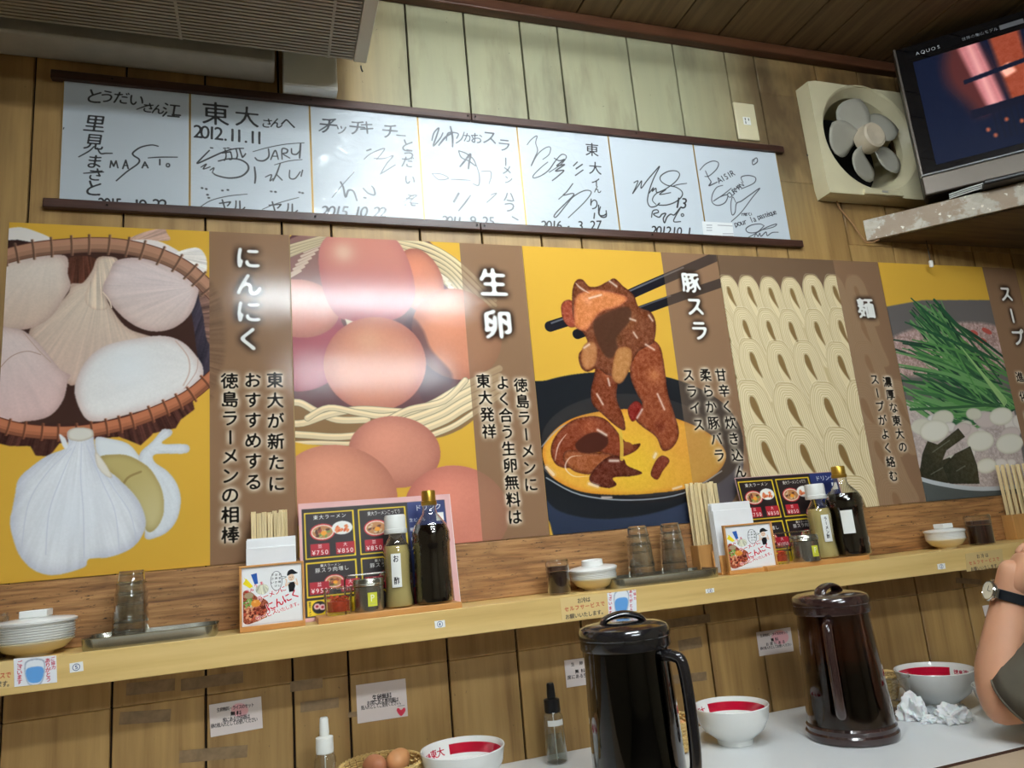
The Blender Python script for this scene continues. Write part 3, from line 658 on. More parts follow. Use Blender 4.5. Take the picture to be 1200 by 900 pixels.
# --- braised pork over a bowl
def blob(P, col, dark=(58, 26, 20), hi=(), amt=.7, w_=9):
    CV.fill(P, col, edge=dark, edge_w=w_, edge_amt=amt, noise=26, hi=[(c, r, hc, a) for c, r, hc, a in hi])
def gloss(P, wd=1.6, a=.75): CV.stroke(P, wd * 1.6, (220, 190, 170), a * .35, taper=.9); CV.stroke(P, wd * .75, (244, 230, 216), a * .8, taper=.9)
def pork():
    for clip, al in (((PX[2], PY[2]), 1), ((PY[2], PX[3]), .62)):
        CV.setclip(*clip); keep = CV.a[:, CV.clip[0]:CV.clip[1]].copy()
        CV.fill([(605, 460), (640, 446), (680, 438), (730, 436), (780, 442), (820, 456), (850, 476), (868, 505), (870, 540), (862, 575), (845, 600), (818, 622), (760, 640), (690, 645), (660, 624), (640, 606), (628, 570)], (30, 32, 36), soft=1)
        CV.fill([(632, 520), (640, 585), (680, 606), (740, 606), (800, 590), (850, 560), (870, 540), (862, 580), (840, 606), (812, 620), (760, 640), (664, 640), (643, 610), (634, 575)], (50, 58, 78), grad=((740, 585), (740, 640), (40, 48, 66)), soft=2)
        CV.ellipse((742, 527), 112, 62, 4, (34, 32, 34)); CV.ellipse((742, 522), 108, 60, 4, (56, 54, 54), alpha=.6)
        CV.fill([(636, 524), (650, 504), (672, 490), (705, 482), (745, 480), (790, 490), (830, 508), (850, 532), (838, 556), (805, 572), (765, 578), (720, 580), (680, 576), (650, 562), (638, 545)], (226, 166, 62), edge=(206, 120, 40), edge_w=14, edge_amt=.8, hi=[((740, 545), 90, (236, 196, 56), .7), ((800, 520), 60, (226, 156, 66), .6), ((690, 488), 40, (180, 130, 60), .7)], noise=8)
        CV.stroke([(640, 560), (680, 580), (740, 586), (800, 578), (845, 552)], 1.6, (170, 176, 184), .8)
        CV.stroke([(634, 524), (655, 502), (680, 492)], 1.4, (150, 156, 160), .8); gloss([(705, 583), (716, 583)], 2.4); gloss([(788, 573), (798, 570)], 2.4)
        blob([(645, 530), (650, 512), (668, 494), (690, 488), (706, 490), (718, 500), (735, 520), (750, 520), (742, 530), (722, 536), (700, 530), (680, 534), (668, 548), (652, 545)], (126, 60, 38), hi=[((690, 500), 24, (168, 92, 60), .6)])
        blob([(660, 540), (664, 528), (690, 530), (715, 532), (724, 540), (700, 550), (690, 556), (672, 552)], (150, 84, 50))
        CV.fill([(674, 520), (690, 508), (708, 508), (712, 520), (700, 530), (680, 530)], (70, 34, 26), soft=2)
        blob([(690, 560), (700, 545), (716, 534), (730, 538), (735, 546), (752, 554), (740, 558), (718, 560), (722, 568), (712, 572), (696, 568)], (92, 42, 30))
        gloss([(650, 540), (654, 522), (664, 508)]); gloss([(682, 534), (668, 536), (662, 548), (672, 558), (690, 558)]); gloss([(700, 504), (710, 510)], 3); gloss([(714, 540), (724, 540)], 3); gloss([(690, 567), (700, 570)], 4); gloss([(640, 548), (648, 556)], 5)
        blob([(762, 556), (768, 540), (776, 534), (784, 540), (776, 552), (770, 562)], (112, 50, 34), w_=4); gloss([(766, 536), (768, 532)], 4)
        CV.ellipse((734, 522), 7, 4, 10, (130, 70, 40)); CV.stroke([(726, 504), (728, 520), (728, 538)], 4, (216, 180, 70), .85)
        # hanging meat
        blob([(696, 440), (700, 420), (716, 420), (724, 440), (722, 466), (730, 488), (732, 504), (722, 500), (706, 486), (694, 474), (692, 458)], (118, 58, 36), hi=[((710, 440), 14, (170, 100, 66), .6)])
        blob([(738, 440), (740, 410), (755, 396), (772, 405), (778, 430), (782, 460), (790, 486), (795, 508), (788, 524), (776, 528), (768, 512), (752, 500), (744, 490), (752, 474), (746, 462)], (134, 68, 42), hi=[((766, 440), 20, (196, 124, 76), .7), ((772, 500), 16, (100, 40, 30), .6)])
        blob([(735, 480), (744, 470), (752, 476), (748, 488), (740, 494)], (120, 34, 28), w_=4)
        # chopsticks
        CV.stroke([(644, 383), (700, 364), (745, 342), (800, 318), (850, 296)], 12, (30, 29, 34)); CV.stroke([(676, 392), (730, 372), (785, 352), (850, 330)], 11, (28, 28, 32))
        CV.stroke([(646, 379), (700, 359), (745, 338), (800, 314)], 2, (110, 112, 120), .8); CV.stroke([(745, 362), (785, 347)], 1.6, (90, 92, 100), .8)
        blob([(657, 362), (660, 354), (668, 352), (674, 360), (676, 380), (668, 384), (660, 376)], (150, 72, 52), w_=4)
        blob([(670, 345), (674, 330), (682, 328), (690, 336), (700, 336), (712, 330), (720, 327), (730, 336), (742, 346), (748, 360), (762, 366), (768, 380), (766, 400), (760, 405), (748, 412), (740, 425), (732, 440), (712, 440), (700, 432), (688, 436), (680, 430), (678, 415), (688, 404), (684, 392), (672, 376)], (112, 62, 40), hi=[((735, 375), 26, (146, 98, 62), .6), ((720, 395), 24, (88, 60, 38), .6)])
        CV.fill([(672, 372), (674, 350), (684, 342), (700, 340), (722, 344), (735, 350), (724, 360), (704, 366), (694, 378), (686, 388), (674, 384)], (206, 126, 76), edge=(150, 76, 56), edge_w=8, edge_amt=.8, soft=2, noise=24, hi=[((688, 352), 12, (224, 150, 110), .7)])
        CV.fill([(695, 378), (712, 366), (736, 360), (738, 376), (722, 396), (724, 412), (712, 420), (700, 402)], (72, 46, 34), soft=3, alpha=.85)
        CV.fill([(722, 410), (738, 408), (740, 424), (732, 444), (724, 450), (716, 440)], (180, 124, 74), edge=(116, 66, 38), edge_w=7, edge_amt=.8, soft=2, noise=18)
        CV.fill([(680, 420), (684, 405), (695, 400), (700, 412), (697, 428), (686, 434)], (180, 120, 76), edge=(110, 62, 38), edge_w=7, edge_amt=.8, soft=2, noise=18)
        for P in ([(674, 332), (680, 338), (690, 344)], [(714, 330), (722, 336)], [(738, 374), (744, 376)], [(742, 390), (746, 396)], [(684, 408), (690, 404)], [(699, 462), (706, 474)], [(712, 444), (714, 452)], [(752, 480), (746, 490)], [(770, 462), (778, 480)], [(756, 404), (766, 410)], [(690, 350), (704, 346)], [(760, 370), (764, 376)]): gloss(P, 2.4, .65)
        if al < 1:
            sl = slice(CV.clip[0], CV.clip[1]); CV.a[:, sl] = keep * (1 - al) + CV.a[:, sl] * al
    CV.setclip(PY[2], PX[3])
    T1('豚スラ', (809, 332), (819, 388), 0.060)
    T2('甘辛く炊き込んだ', (844, 440), (871, 572)); T2('柔らか豚バラ', (826, 440), (842, 534)); T2('スライス', (806, 440), (818, 498))
pork()

# --- noodles
def bundle(x, y, wd, hh, lean=0.34, faint=False):
    cream, dk = (232, 214, 172), (176, 150, 104)
    f = lambda u, v: (x + wd * (u + lean * v), y + hh * v)
    CV.fill([f(-.50, .05), f(-.42, -.30), f(-.15, -.5), f(.18, -.5), f(.42, -.3), f(.5, .0), f(.62, .5), f(.75, 1.0), f(.2, 1.05), f(-.1, 1.0), f(-.42, .5)], cream, edge=(188, 160, 112), edge_w=7, edge_amt=.7)
    n = 15
    for i in range(n):
        t = (i + .3 + random.random() * .4) / n; r = .08 + .40 * t; j = random.uniform(-.03, .03)
        P = [f(-.30 * t + .25 * (1 - t) + j, 1.0), f(-r * 1.05, .35), f(-r * 1.05, -.08), f(-r * .6, -.10 - r * .85), f(0, -.08 - r * .98), f(r * .62, -.10 - r * .8), f(r * 1.05, -.02), f(r + .05, .45), f(.35 + .38 * t, 1.0)]
        CV.stroke(P, 0.75, dk if i % 2 else (250, 238, 206), .5 if i % 2 else .35, k=3)
    CV.fill([f(-.06, -.17), f(.05, -.17), f(.11, -.02), f(.14, .18), f(.20, .44), f(.08, .32), f(-.03, .16), f(-.09, .0)], (132, 104, 64), soft=2)
def noodles():
    for clip, al in (((PX[3], PY[3]), 1), ((PY[3], PX[4]), .14)):
        CV.setclip(*clip); keep = CV.a[:, CV.clip[0]:CV.clip[1]].copy()
        CV.a[:, CV.clip[0]:CV.clip[1]] = (112, 88, 68)
        if al == 1: CV.fill([(840, 350), (1010, 350), (1060, 620), (860, 620)], (206, 184, 138), smooth=False)
        xs = [[854, 878, 903, 928, 953, 978, 1003], [846, 872, 900, 926, 956, 984, 1010], [850, 880, 913, 944, 983, 1015], [842, 880, 924, 967, 1010, 1050], [850, 893, 938, 983, 1025], [872, 915, 960, 1002, 1045]]
        for r_, (yy, w_, h_) in enumerate([(344, 25, 38), (384, 28, 44), (424, 33, 48), (476, 42, 56), (530, 44, 60), (590, 46, 62)]):
            for xx in xs[r_]: bundle(xx + (yy - 344) * .02, yy + random.uniform(-2, 2), w_, h_)
        if al < 1:
            sl = slice(CV.clip[0], CV.clip[1]); CV.a[:, sl] = keep * (1 - al) + CV.a[:, sl] * al
    CV.setclip(PY[3], PX[4])
    T1('麺', (1014, 362), (1014, 362), 0.066)
    T2('濃厚な東大の', (1039, 448), (1057, 524), 0.033); T2('スープがよく絡む', (1024, 445), (1046, 558), 0.033)
noodles()

# --- greens and pale bulbs in a pot
def greens():
    CV.setclip(PX[4], PY[4]); 
    CV.fill([(1036, 360), (1080, 352), (1150, 352), (1170, 352), (1230, 620), (1060, 620)], (104, 98, 96), smooth=False, soft=2)
    CV.fill([(1040, 400), (1100, 380), (1170, 384), (1180, 430), (1050, 440)], (176, 146, 140), soft=6, noise=50)
    for i in range(6): CV.ellipse((1148 + random.uniform(-14, 14), 392 + random.uniform(-8, 8)), 5, 2.5, 30, (186, 84, 74))
    CV.fill([(1060, 470), (1185, 470), (1210, 600), (1076, 600)], (188, 172, 166), smooth=False, soft=3, noise=30)
    g = [(44, 82, 54), (58, 104, 64), (82, 134, 74), (34, 66, 48), (104, 150, 92)]
    rnd = random.Random(3)
    for i in range(150):
        t = rnd.random(); x0 = 1046 + 62 * rnd.random(); y0 = 395 + 80 * rnd.random()
        x1 = 1150 + 44 * rnd.random(); y1 = y0 + 20 + 50 * rnd.random(); 
        if rnd.random() < .3: x0, y0 = 1065 + 40 * rnd.random(), 352 + 30 * rnd.random()
        c = rnd.choice(g); CV.stroke([(x0, y0), ((x0 + x1) / 2, (y0 + y1) / 2 - 6 + 10 * rnd.random()), (x1, min(y1, 478))], rnd.uniform(1.5, 3.6), c, taper=.5)
    for i in range(10): CV.stroke([(1120 + i * 4, 400 + i * 5), (1150 + i * 3, 440 + i * 3), (1176, 476)], 1.6, (150, 186, 120), .8, taper=.5)
    for P in ([(1067, 350), (1100, 378), (1150, 404)], [(1094, 352), (1120, 380)], [(1060, 378), (1110, 398), (1160, 420)]): CV.stroke(P, 3, (40, 84, 56), taper=.6)
    CV.stroke([(1066, 480), (1110, 478), (1170, 474)], 2.5, (52, 92, 58))
    for i in range(34):
        x, y = rnd.uniform(1066, 1200), rnd.uniform(484, 560); r = rnd.uniform(6, 14)
        CV.ellipse((x, y), r, r * .75, rnd.uniform(-20, 20), rnd.choice([(222, 214, 206), (212, 208, 190), (206, 190, 184), (220, 216, 210)]), edge=(160, 146, 140), edge_w=6, soft=2)
    for c, r in (((1094, 505), 17), ((1148, 517), 16), ((1182, 520), 16), ((1172, 488), 14), ((1155, 546), 12)): CV.ellipse(c, r, r * .75, -8, (226, 222, 208), edge=(164, 158, 128), edge_w=8, soft=2)
    for P in ([(1086, 546), (1112, 536), (1132, 566), (1086, 566)], [(1080, 532), (1086, 517), (1098, 521), (1122, 502), (1130, 512), (1108, 528), (1100, 548), (1088, 564), (1076, 558)], [(1104, 547), (1118, 532), (1136, 523), (1144, 545), (1147, 567), (1112, 567)]):
        CV.fill(P, (50, 48, 36), smooth=False, noise=14, edge=(30, 30, 24), edge_w=6, edge_amt=.5, grad=(P[0], P[2], (66, 62, 44)))
    for P in ([(1090, 556), (1104, 548)], [(1092, 530), (1112, 516)], [(1120, 552), (1130, 546)]): CV.stroke(P, 1, (140, 142, 130), .5)
    CV.fill([(1070, 558), (1100, 566), (1150, 573), (1210, 568), (1215, 620), (1075, 620)], (82, 86, 84), smooth=False)
    CV.stroke([(1068, 558), (1100, 567), (1150, 573), (1215, 568)], 4, (196, 200, 204)); 
    CV.setclip(PY[4], PX[5]); T1('スープ', (1178, 345), (1192, 396), 0.060); T2('進化し続ける', (1194, 442), (1216, 560), 0.034)
greens()
M_PSIDE = None
info = [('garlic_poster', 'yellow poster of garlic bulbs in a basket', 'garlic bulbs'), ('egg_poster', 'poster of brown raw eggs in a wicker basket', ''), ('pork_poster', 'yellow poster of braised pork held in chopsticks over a bowl', ''), ('noodle_poster', 'brown poster of folded pale noodle bundles', ''), ('soup_poster', 'poster of green onions and pale bulbs in a soup pot, at the right end', '')]
for i, (nm, lb, _) in enumerate(info):
    im = CV.image(nm, PX[i], PX[i + 1]); m = img_mat(nm + '_print', im, 0.10, grain=0.00014, gscale=400, spec=0.24)
    g = 0.0012; z0, z1 = H + 0.006, H + 0.7305
    o = panel(nm, m, [(PX[i] + g, z0), (PX[i + 1] - g, z0), (PX[i + 1] - g, z1), (PX[i] + g, z1)], -0.0005, 0.0025, None, (PX[i], PX[i + 1], H, H + 0.74), ((PX[i] + PX[i + 1]) / 2, -0.0005, z0))
    o['label'] = lb; o['category'] = 'poster'

# ================================================================== SIGNED BOARDS
BD = Canvas(-0.43, 1.56, H + 0.74, H + 1.12, 1300, -0.006, (196, 204, 210))
K = (30, 30, 32)
def Zm(ox, oy, s): return lambda P: [(ox + x / s, oy + y / s) for x, y in P]
def pen(z, P, wd=1.6, col=K, a=.92, sm=True): BD.stroke(z(P), wd, col, a, smooth=sm, taper=.25)
edges = [(72, 222), (222, 363), (363, 492), (492, 608), (608, 713), (713, 812), (812, 911)]
BX = [at(xx, 180, -0.006).x for xx in (70.5, 222.5, 364.5, 492, 608.5, 715, 813.5, 909)]
# board 1
z = Zm(60, 90, 5.62)
for st, p, sz in (('と', (285, 130), .040), ('う', (368, 132), .034), ('だ', (462, 140), .034), ('い', (562, 155), .034), ('さ', (640, 205), .028), ('ん', (705, 215), .028), ('江', (792, 225), .040), ('里', (288, 310), .044), ('見', (283, 430), .040), ('ま', (285, 560), .036), ('さ', (292, 645), .034), ('と', (280, 735), .042)):
    q = z([p])[0]; BD.text(st, q, q, sz, K, .8, shear=.12)
pen(z, [(565, 215), (620, 195), (660, 188)], 1.5); pen(z, [(800, 250), (850, 255)], 2.2); pen(z, [(182, 528), (250, 490), (282, 460)], 1.8); pen(z, [(305, 470), (325, 505), (360, 505), (402, 505)], 2); pen(z, [(215, 636), (300, 630), (345, 628)], 1.8)
pen(z, [(388, 598), (395, 555), (412, 590), (428, 555), (440, 600)], 2, sm=False); pen(z, [(472, 605), (492, 550), (508, 605)], 2, sm=False); pen(z, [(480, 585), (505, 585)], 1.5)
pen(z, [(705, 458), (660, 450), (590, 465), (540, 500), (545, 520), (580, 545), (570, 575), (500, 625), (430, 685)], 2); pen(z, [(600, 600), (618, 562), (638, 600)], 2, sm=False); pen(z, [(605, 585), (634, 585)], 1.4); pen(z, [(640, 535), (720, 530), (832, 530)], 1.6); pen(z, [(716, 545), (716, 580)], 1.8); BD.ellipse(z([(770, 583)])[0], 2.6, 2.6, 0, K); BD.ellipse(z([(770, 583)])[0], 1.2, 1.3, 0, (196, 204, 210))
BD.text('2015', z([(332, 832)])[0], z([(445, 836)])[0], .036, K, .9, vertical=False, aspect=.8); BD.text('10', z([(565, 842)])[0], z([(605, 843)])[0], .036, K, .9, vertical=False); BD.text('22', z([(695, 840)])[0], z([(740, 842)])[0], .036, K, .9, vertical=False)
pen(z, [(80, 345), (84, 335)], 1)
# board 2
z = Zm(215, 100, 5.625)
for st, p, sz, sh_ in (('東', (212, 190), .062, 0), ('大', (418, 210), .056, 0), ('さ', (550, 250), .028, .2), ('ん', (615, 250), .030, .2), ('へ', (688, 250), .036, 0)): q = z([p])[0]; BD.text(st, q, q, sz, K, .7, shear=sh_)
BD.text('2012.11.11', z([(95, 303)])[0], z([(500, 345)])[0], .046, K, .7, vertical=False, aspect=.95)
pen(z, [(178, 412), (192, 414)], 1.6); pen(z, [(265, 416), (278, 416)], 1.5); pen(z, [(288, 414), (300, 414)], 1.5); pen(z, [(170, 430), (120, 480), (90, 515), (150, 490), (250, 445), (330, 420), (395, 416)], 2)
BD.text('ガル', z([(290, 460)])[0], z([(372, 448)])[0], .034, K, .7, vertical=False); pen(z, [(115, 540), (150, 520), (130, 552), (175, 538)], 1.6); pen(z, [(175, 560), (200, 545), (190, 575)], 1.6)
pen(z, [(230, 500), (300, 485), (370, 490), (420, 520), (425, 560), (380, 600), (300, 612), (220, 595), (190, 575)], 2.2)
pen(z, [(458, 438), (560, 410), (680, 388), (795, 380)], 1.1); pen(z, [(560, 420), (562, 470), (530, 497), (490, 495), (472, 478)], 2); pen(z, [(575, 490), (605, 430), (625, 488)], 1.8); pen(z, [(585, 468), (620, 468)], 1.3); pen(z, [(650, 488), (650, 420), (685, 425), (680, 445), (655, 452), (700, 480)], 1.8); pen(z, [(712, 418), (715, 450), (745, 455), (768, 430)], 1.8); pen(z, [(772, 385), (768, 440), (765, 480)], 2.2)
pen(z, [(600, 525), (690, 500), (782, 490)], 1.1); pen(z, [(468, 540), (474, 600), (470, 645)], 2.2); pen(z, [(540, 605), (580, 590), (570, 630), (590, 615)], 1.5); pen(z, [(638, 515), (615, 580), (590, 630)], 1.8); pen(z, [(615, 590), (650, 625)], 1.5); pen(z, [(700, 560), (700, 610), (735, 615), (770, 570)], 1.6); pen(z, [(785, 560), (775, 600)], 1.5)
for p in ((122, 678), (150, 684), (158, 722), (166, 742), (256, 694), (292, 690), (578, 700), (606, 703), (765, 706), (785, 710)): BD.ellipse(z([p])[0], 1.6, 1.0, 10, K)
pen(z, [(92, 815), (180, 760), (300, 730), (420, 718)], 1.1); pen(z, [(520, 818), (600, 785), (700, 755), (760, 740)], 1.0)
BD.text('ヤル', z([(275, 792)])[0], z([(365, 796)])[0], .034, K, .6, vertical=False); BD.text('ヤル', z([(605, 806)])[0], z([(710, 815)])[0], .034, K, .6, vertical=False)
# board 3
z = Zm(360, 120, 6.0); GK = (56, 60, 66)
for st, p, sz in (('チ', (150, 165), .050), ('ッ', (240, 185), .034), ('チ', (352, 180), .046), ('キ', (420, 180), .040), ('チ', (582, 205), .046), ('ー', (660, 235), .030), ('と', (705, 305), .040), ('う', (715, 370), .036), ('だ', (705, 420), .034), ('い', (722, 545), .03), ('え', (725, 690), .036)): q = z([p])[0]; BD.text(st, q, q, sz, GK, .7, shear=.15, vertical=False)
pen(z, [(85, 200), (140, 165), (200, 118)], 1.8, GK); pen(z, [(400, 400), (450, 360), (545, 325), (490, 400)], 1.3, GK); pen(z, [(470, 395), (540, 395), (605, 375), (560, 430), (515, 505)], 1.3, GK); pen(z, [(515, 505), (620, 440)], 1, GK)
pen(z, [(175, 670), (240, 590), (330, 490)], 1.1, GK); pen(z, [(235, 560), (255, 600), (270, 665), (290, 620), (325, 625), (350, 690)], 2.4, GK); pen(z, [(395, 605), (430, 640), (475, 650), (470, 610), (455, 590)], 2, GK); pen(z, [(400, 670), (412, 672)], 2, GK); pen(z, [(420, 340), (448, 330)], 1.8, GK)
pen(z, [(680, 700), (730, 660), (770, 655), (715, 700), (780, 712)], 1.4, GK); BD.text('2015.10.22', z([(125, 765)])[0], z([(535, 772)])[0], .040, GK, .6, vertical=False, shear=.3)
# board 4
z = Zm(485, 130, 6.2)
pen(z, [(130, 215), (145, 160), (180, 125), (165, 180), (140, 255), (190, 200), (210, 160)], 1.8, GK); pen(z, [(180, 250), (230, 190), (280, 160)], 2.2, GK); pen(z, [(265, 115), (280, 190), (280, 260)], 2.2, GK); pen(z, [(235, 215), (250, 160), (320, 165), (310, 200)], 1.6, GK); pen(z, [(305, 235), (345, 205), (365, 155)], 1.4, GK)
for st, p, sz in (('か', (395, 195), .03), ('お', (455, 200), .034), ('ス', (550, 195), .044), ('ラ', (655, 250), .040), ('ー', (665, 370), .03), ('メ', (675, 430), .03), ('ン', (685, 500), .026), ('ハ', (690, 625), .034), ('う', (695, 690), .04)): q = z([p])[0]; BD.text(st, q, q, sz, GK, .7, shear=.1)
pen(z, [(325, 295), (345, 340), (400, 365), (450, 400), (430, 350), (380, 310), (325, 290)], 1.6, GK); pen(z, [(335, 405), (380, 350), (410, 315), (400, 380), (395, 420)], 2.4, GK); pen(z, [(455, 400), (475, 470), (470, 540), (430, 530)], 1.4, GK); pen(z, [(130, 455), (200, 460), (250, 490), (180, 500), (130, 455)], 1, GK); pen(z, [(270, 498), (340, 500), (410, 505)], 1.2, GK); pen(z, [(490, 440), (555, 440), (560, 480), (545, 530)], 1.2, GK); pen(z, [(325, 600), (290, 660)], 2.4, GK); pen(z, [(410, 615), (370, 670), (325, 725)], 1.8, GK); pen(z, [(530, 665), (600, 600), (560, 610)], 1.3, GK); pen(z, [(715, 770), (755, 792)], 1.6, GK)
BD.text('2011', z([(225, 795)])[0], z([(330, 802)])[0], .036, GK, .7, vertical=False, shear=.2); BD.text('9.25', z([(430, 798)])[0], z([(565, 802)])[0], .036, GK, .7, vertical=False, shear=.1)
# board 5
z = Zm(600, 145, 6.667)
for st, p, sz in (('東', (625, 205), .042), ('大', (650, 350), .040), ('イ', (655, 460), .03), ('ん', (668, 515), .024), ('り', (640, 630), .036), ('し', (700, 680), .040)): q = z([p])[0]; BD.text(st, q, q, sz, K, .5, shear=.1)
pen(z, [(118, 165), (150, 125), (195, 95), (185, 150), (200, 210), (175, 270), (150, 330), (200, 240), (260, 190), (300, 185), (290, 240), (240, 280)], 1.0); pen(z, [(280, 300), (230, 340), (170, 400), (170, 425), (230, 405), (290, 360), (340, 290), (390, 240), (425, 260), (380, 320), (290, 380)], 1.1); pen(z, [(330, 270), (370, 290), (410, 280), (350, 330), (410, 320), (340, 370), (405, 365), (360, 410), (315, 445)], 1.5); pen(z, [(480, 330), (510, 300)], 1.2); pen(z, [(500, 350), (550, 318), (500, 355)], 1.2); pen(z, [(495, 405), (555, 362)], 1.2)
pen(z, [(365, 590), (420, 540), (475, 468), (430, 530), (400, 560), (470, 545), (480, 560), (420, 620), (350, 690), (328, 725), (350, 725), (420, 640), (480, 570), (560, 525), (610, 525), (615, 550), (560, 620), (440, 735)], 1.2)
pen(z, [(640, 740), (645, 700)], 1.4); pen(z, [(690, 650), (680, 700), (700, 730), (735, 725), (735, 680)], 1.6); BD.text('2016', z([(250, 792)])[0], z([(370, 792)])[0], .036, K, .5, vertical=False, shear=.2); pen(z, [(438, 805), (446, 803)], 1.4); BD.text('3.27', z([(535, 795)])[0], z([(680, 790)])[0], .036, K, .5, vertical=False, shear=.2)
# board 6
z = Zm(705, 155, 6.92)
pen(z, [(262, 410), (295, 395), (275, 450), (252, 498), (300, 430), (325, 395), (320, 455), (370, 390), (430, 320), (470, 278), (420, 380), (385, 480), (372, 560), (395, 605), (440, 600), (470, 575), (460, 590), (530, 590), (600, 565), (650, 520), (650, 480), (600, 445), (530, 430), (480, 395), (480, 355), (540, 318), (605, 315), (632, 345), (600, 400), (520, 460), (440, 500), (412, 550), (440, 585)], 1.2)
pen(z, [(385, 495), (420, 450), (410, 480), (440, 455), (450, 490), (520, 465), (470, 505), (560, 490)], 1.2); pen(z, [(570, 440), (620, 425), (690, 415)], .9); BD.text('13', z([(620, 570)])[0], z([(668, 575)])[0], .046, K, .5, vertical=False, shear=.3)
pen(z, [(405, 690), (415, 640), (450, 630), (460, 650), (420, 665), (465, 690), (490, 665), (520, 660), (500, 700), (510, 735), (530, 690), (560, 665), (590, 670), (640, 610), (600, 680), (585, 725), (640, 725)], 1.4); BD.ellipse(z([(655, 672)])[0], 2, 2, 0, K); BD.ellipse(z([(655, 672)])[0], 1, 1, 0, (196, 204, 210))
BD.text('2012', z([(425, 795)])[0], z([(545, 800)])[0], .038, K, .9, vertical=False, shear=.3); BD.text('10.1', z([(590, 802)])[0], z([(712, 806)])[0], .036, K, .7, vertical=False, shear=.3)
# board 7
z = Zm(805, 165, 6.92); K7 = (52, 52, 60)
pen(z, [(105, 238), (150, 190), (210, 165), (255, 180), (240, 230), (180, 285), (145, 290)], 1.0, K7); pen(z, [(150, 245), (175, 300), (195, 335), (178, 365), (215, 350), (245, 335)], 1.2, K7); BD.text('AISIR', z([(262, 318)])[0], z([(368, 262)])[0], .026, K7, .5, vertical=False)
pen(z, [(290, 362), (240, 380), (205, 440), (205, 500), (250, 525), (310, 500), (330, 440), (270, 455), (215, 490), (290, 440), (360, 385)], 1.0, K7); BD.text('OURMAN', z([(345, 440)])[0], z([(440, 358)])[0], .022, K7, .5, vertical=False); pen(z, [(455, 340), (440, 295), (500, 282), (555, 300), (540, 345), (440, 390)], 1.0, K7)
pen(z, [(395, 500), (370, 455), (355, 520), (365, 600), (390, 580), (400, 510), (440, 490), (510, 440), (590, 385), (530, 460), (440, 580), (360, 655)], 1.0, K7)
BD.text('merci', z([(455, 592)])[0], z([(520, 588)])[0], .020, K7, .5, vertical=False); BD.text('pour la', z([(395, 672)])[0], z([(545, 632)])[0], .026, K7, .5, vertical=False); BD.text('pastèque', z([(580, 615)])[0], z([(710, 575)])[0], .024, K7, .5, vertical=False)
pen(z, [(625, 690), (590, 675), (520, 685), (478, 715), (500, 745), (570, 740), (625, 690)], 1.0, K7); pen(z, [(475, 795), (560, 750), (650, 700), (725, 675), (700, 700), (600, 725)], .9, K7); pen(z, [(545, 780), (560, 755), (575, 775), (590, 750), (600, 775), (640, 740), (650, 770), (690, 745), (740, 742)], 1.0, K7); pen(z, [(545, 150), (530, 160), (535, 195), (570, 170), (565, 140), (545, 150), (540, 170)], 1.0, K7)
names = ['leftmost signed board, bold black letters down its left side', 'second signed board, headed by two large characters and a date', 'third signed board from the left, faded and wrapped in shiny film', 'middle signed board with a glare patch and a looping drawing', 'signed board with two tall thin scrawled signatures, fifth from the left', 'signed board with one looped signature in its lower half', 'rightmost signed board with a small slip of paper in its corner']
BW = mat('board_white', (196, 204, 210), 0.4, var=0)
for i in range(7):
    xa, xb = BX[i] + 0.0022, BX[i + 1] - 0.0022; z0, z1 = H + 0.776, H + 1.072
    im = BD.image('signed_board', xa, xb); m = img_mat('signed_board_%d' % i, im, 0.35, coat=0.7 if i < 5 else 0.0, wrinkle=0.011 if 0 < i < 5 else 0.001)
    o = panel('signed_board', m, [(xa, z0), (xb, z0), (xb, z1), (xa, z1)], -0.0035, 0.003, None, (xa, xb, H + 0.74, H + 1.12), ((xa + xb) / 2, -0.0035, z0))
    tag(o, names[i], 'signed board', 'signed boards in the wall rail')
    for xe in (xa - 0.0016, xb): MB().box2((xe - o.location.x, -0.0032, 0), (xe - o.location.x + 0.0016, 0, z1 - z0)).build('gold_edge', mat('gold_edge', (196, 160, 92), 0.35, 0.6), o)
# slip tucked at the foot of the last board
def slip(c):
    for y in (264, 267, 270): c.stroke([(828, y), (834, y)], .8, (150, 150, 156))
    c.stroke([(841, 264), (858, 265)], .7, (150, 150, 156)); 
    for y in (274, 276.5, 279): c.stroke([(847, y), (859, y)], .7, (150, 150, 156))
tag(print_sheet('paper_slip', [(824.5, 277.5), (860, 279), (858, 261.5), (822.5, 259.5)], -0.0068, slip, bg=(226, 228, 228)), 'small white paper slip at the foot of the rightmost signed board', 'paper')
# rails
def rail(name, px, z0, z1, lb):
    p, q = at(px[0][0], px[0][1], -0.012), at(px[1][0], px[1][1], -0.012)
    t = thing(name, lb, 'rail', (p.x, 0, z0)); L = q.x - p.x; cutx = at(553, 150, -.012).x - p.x
    for a, b in ((0, cutx - .0006), (cutx + .0006, L)): MB().box2((a, -0.016, 0), (b, -0.0002, z1 - z0)).build('rail_piece', M_RAIL, t, bev=0.002)
    for a in (cutx - .01, cutx + .01, cutx - .4, L - .5, .12): MB().lathe([(0, -.0165), (.002, -.0165), (.0028, -.0155), (.0028, -.0150)], 10).build('screw', mat('screw_dark', (40, 34, 30), 0.4, .6), t, loc=(a, 0, (z1 - z0) / 2)).rotation_euler = (-math.pi / 2 * 0, 0, 0)
    return t
def rail_fix(t):
    for c in kids(t):
        if c.name.startswith('screw'): c.rotation_euler = (math.radians(90), 0, 0); c.location.y = -0.0325
for a in (rail('rail', ((59, 96), (919, 180)), H + 1.066, H + 1.087, 'upper dark brown wooden rail holding the signed boards'), rail('rail', ((50, 240), (941, 288)), H + 0.763, H + 0.784, 'lower dark brown wooden rail under the signed boards')): rail_fix(a)

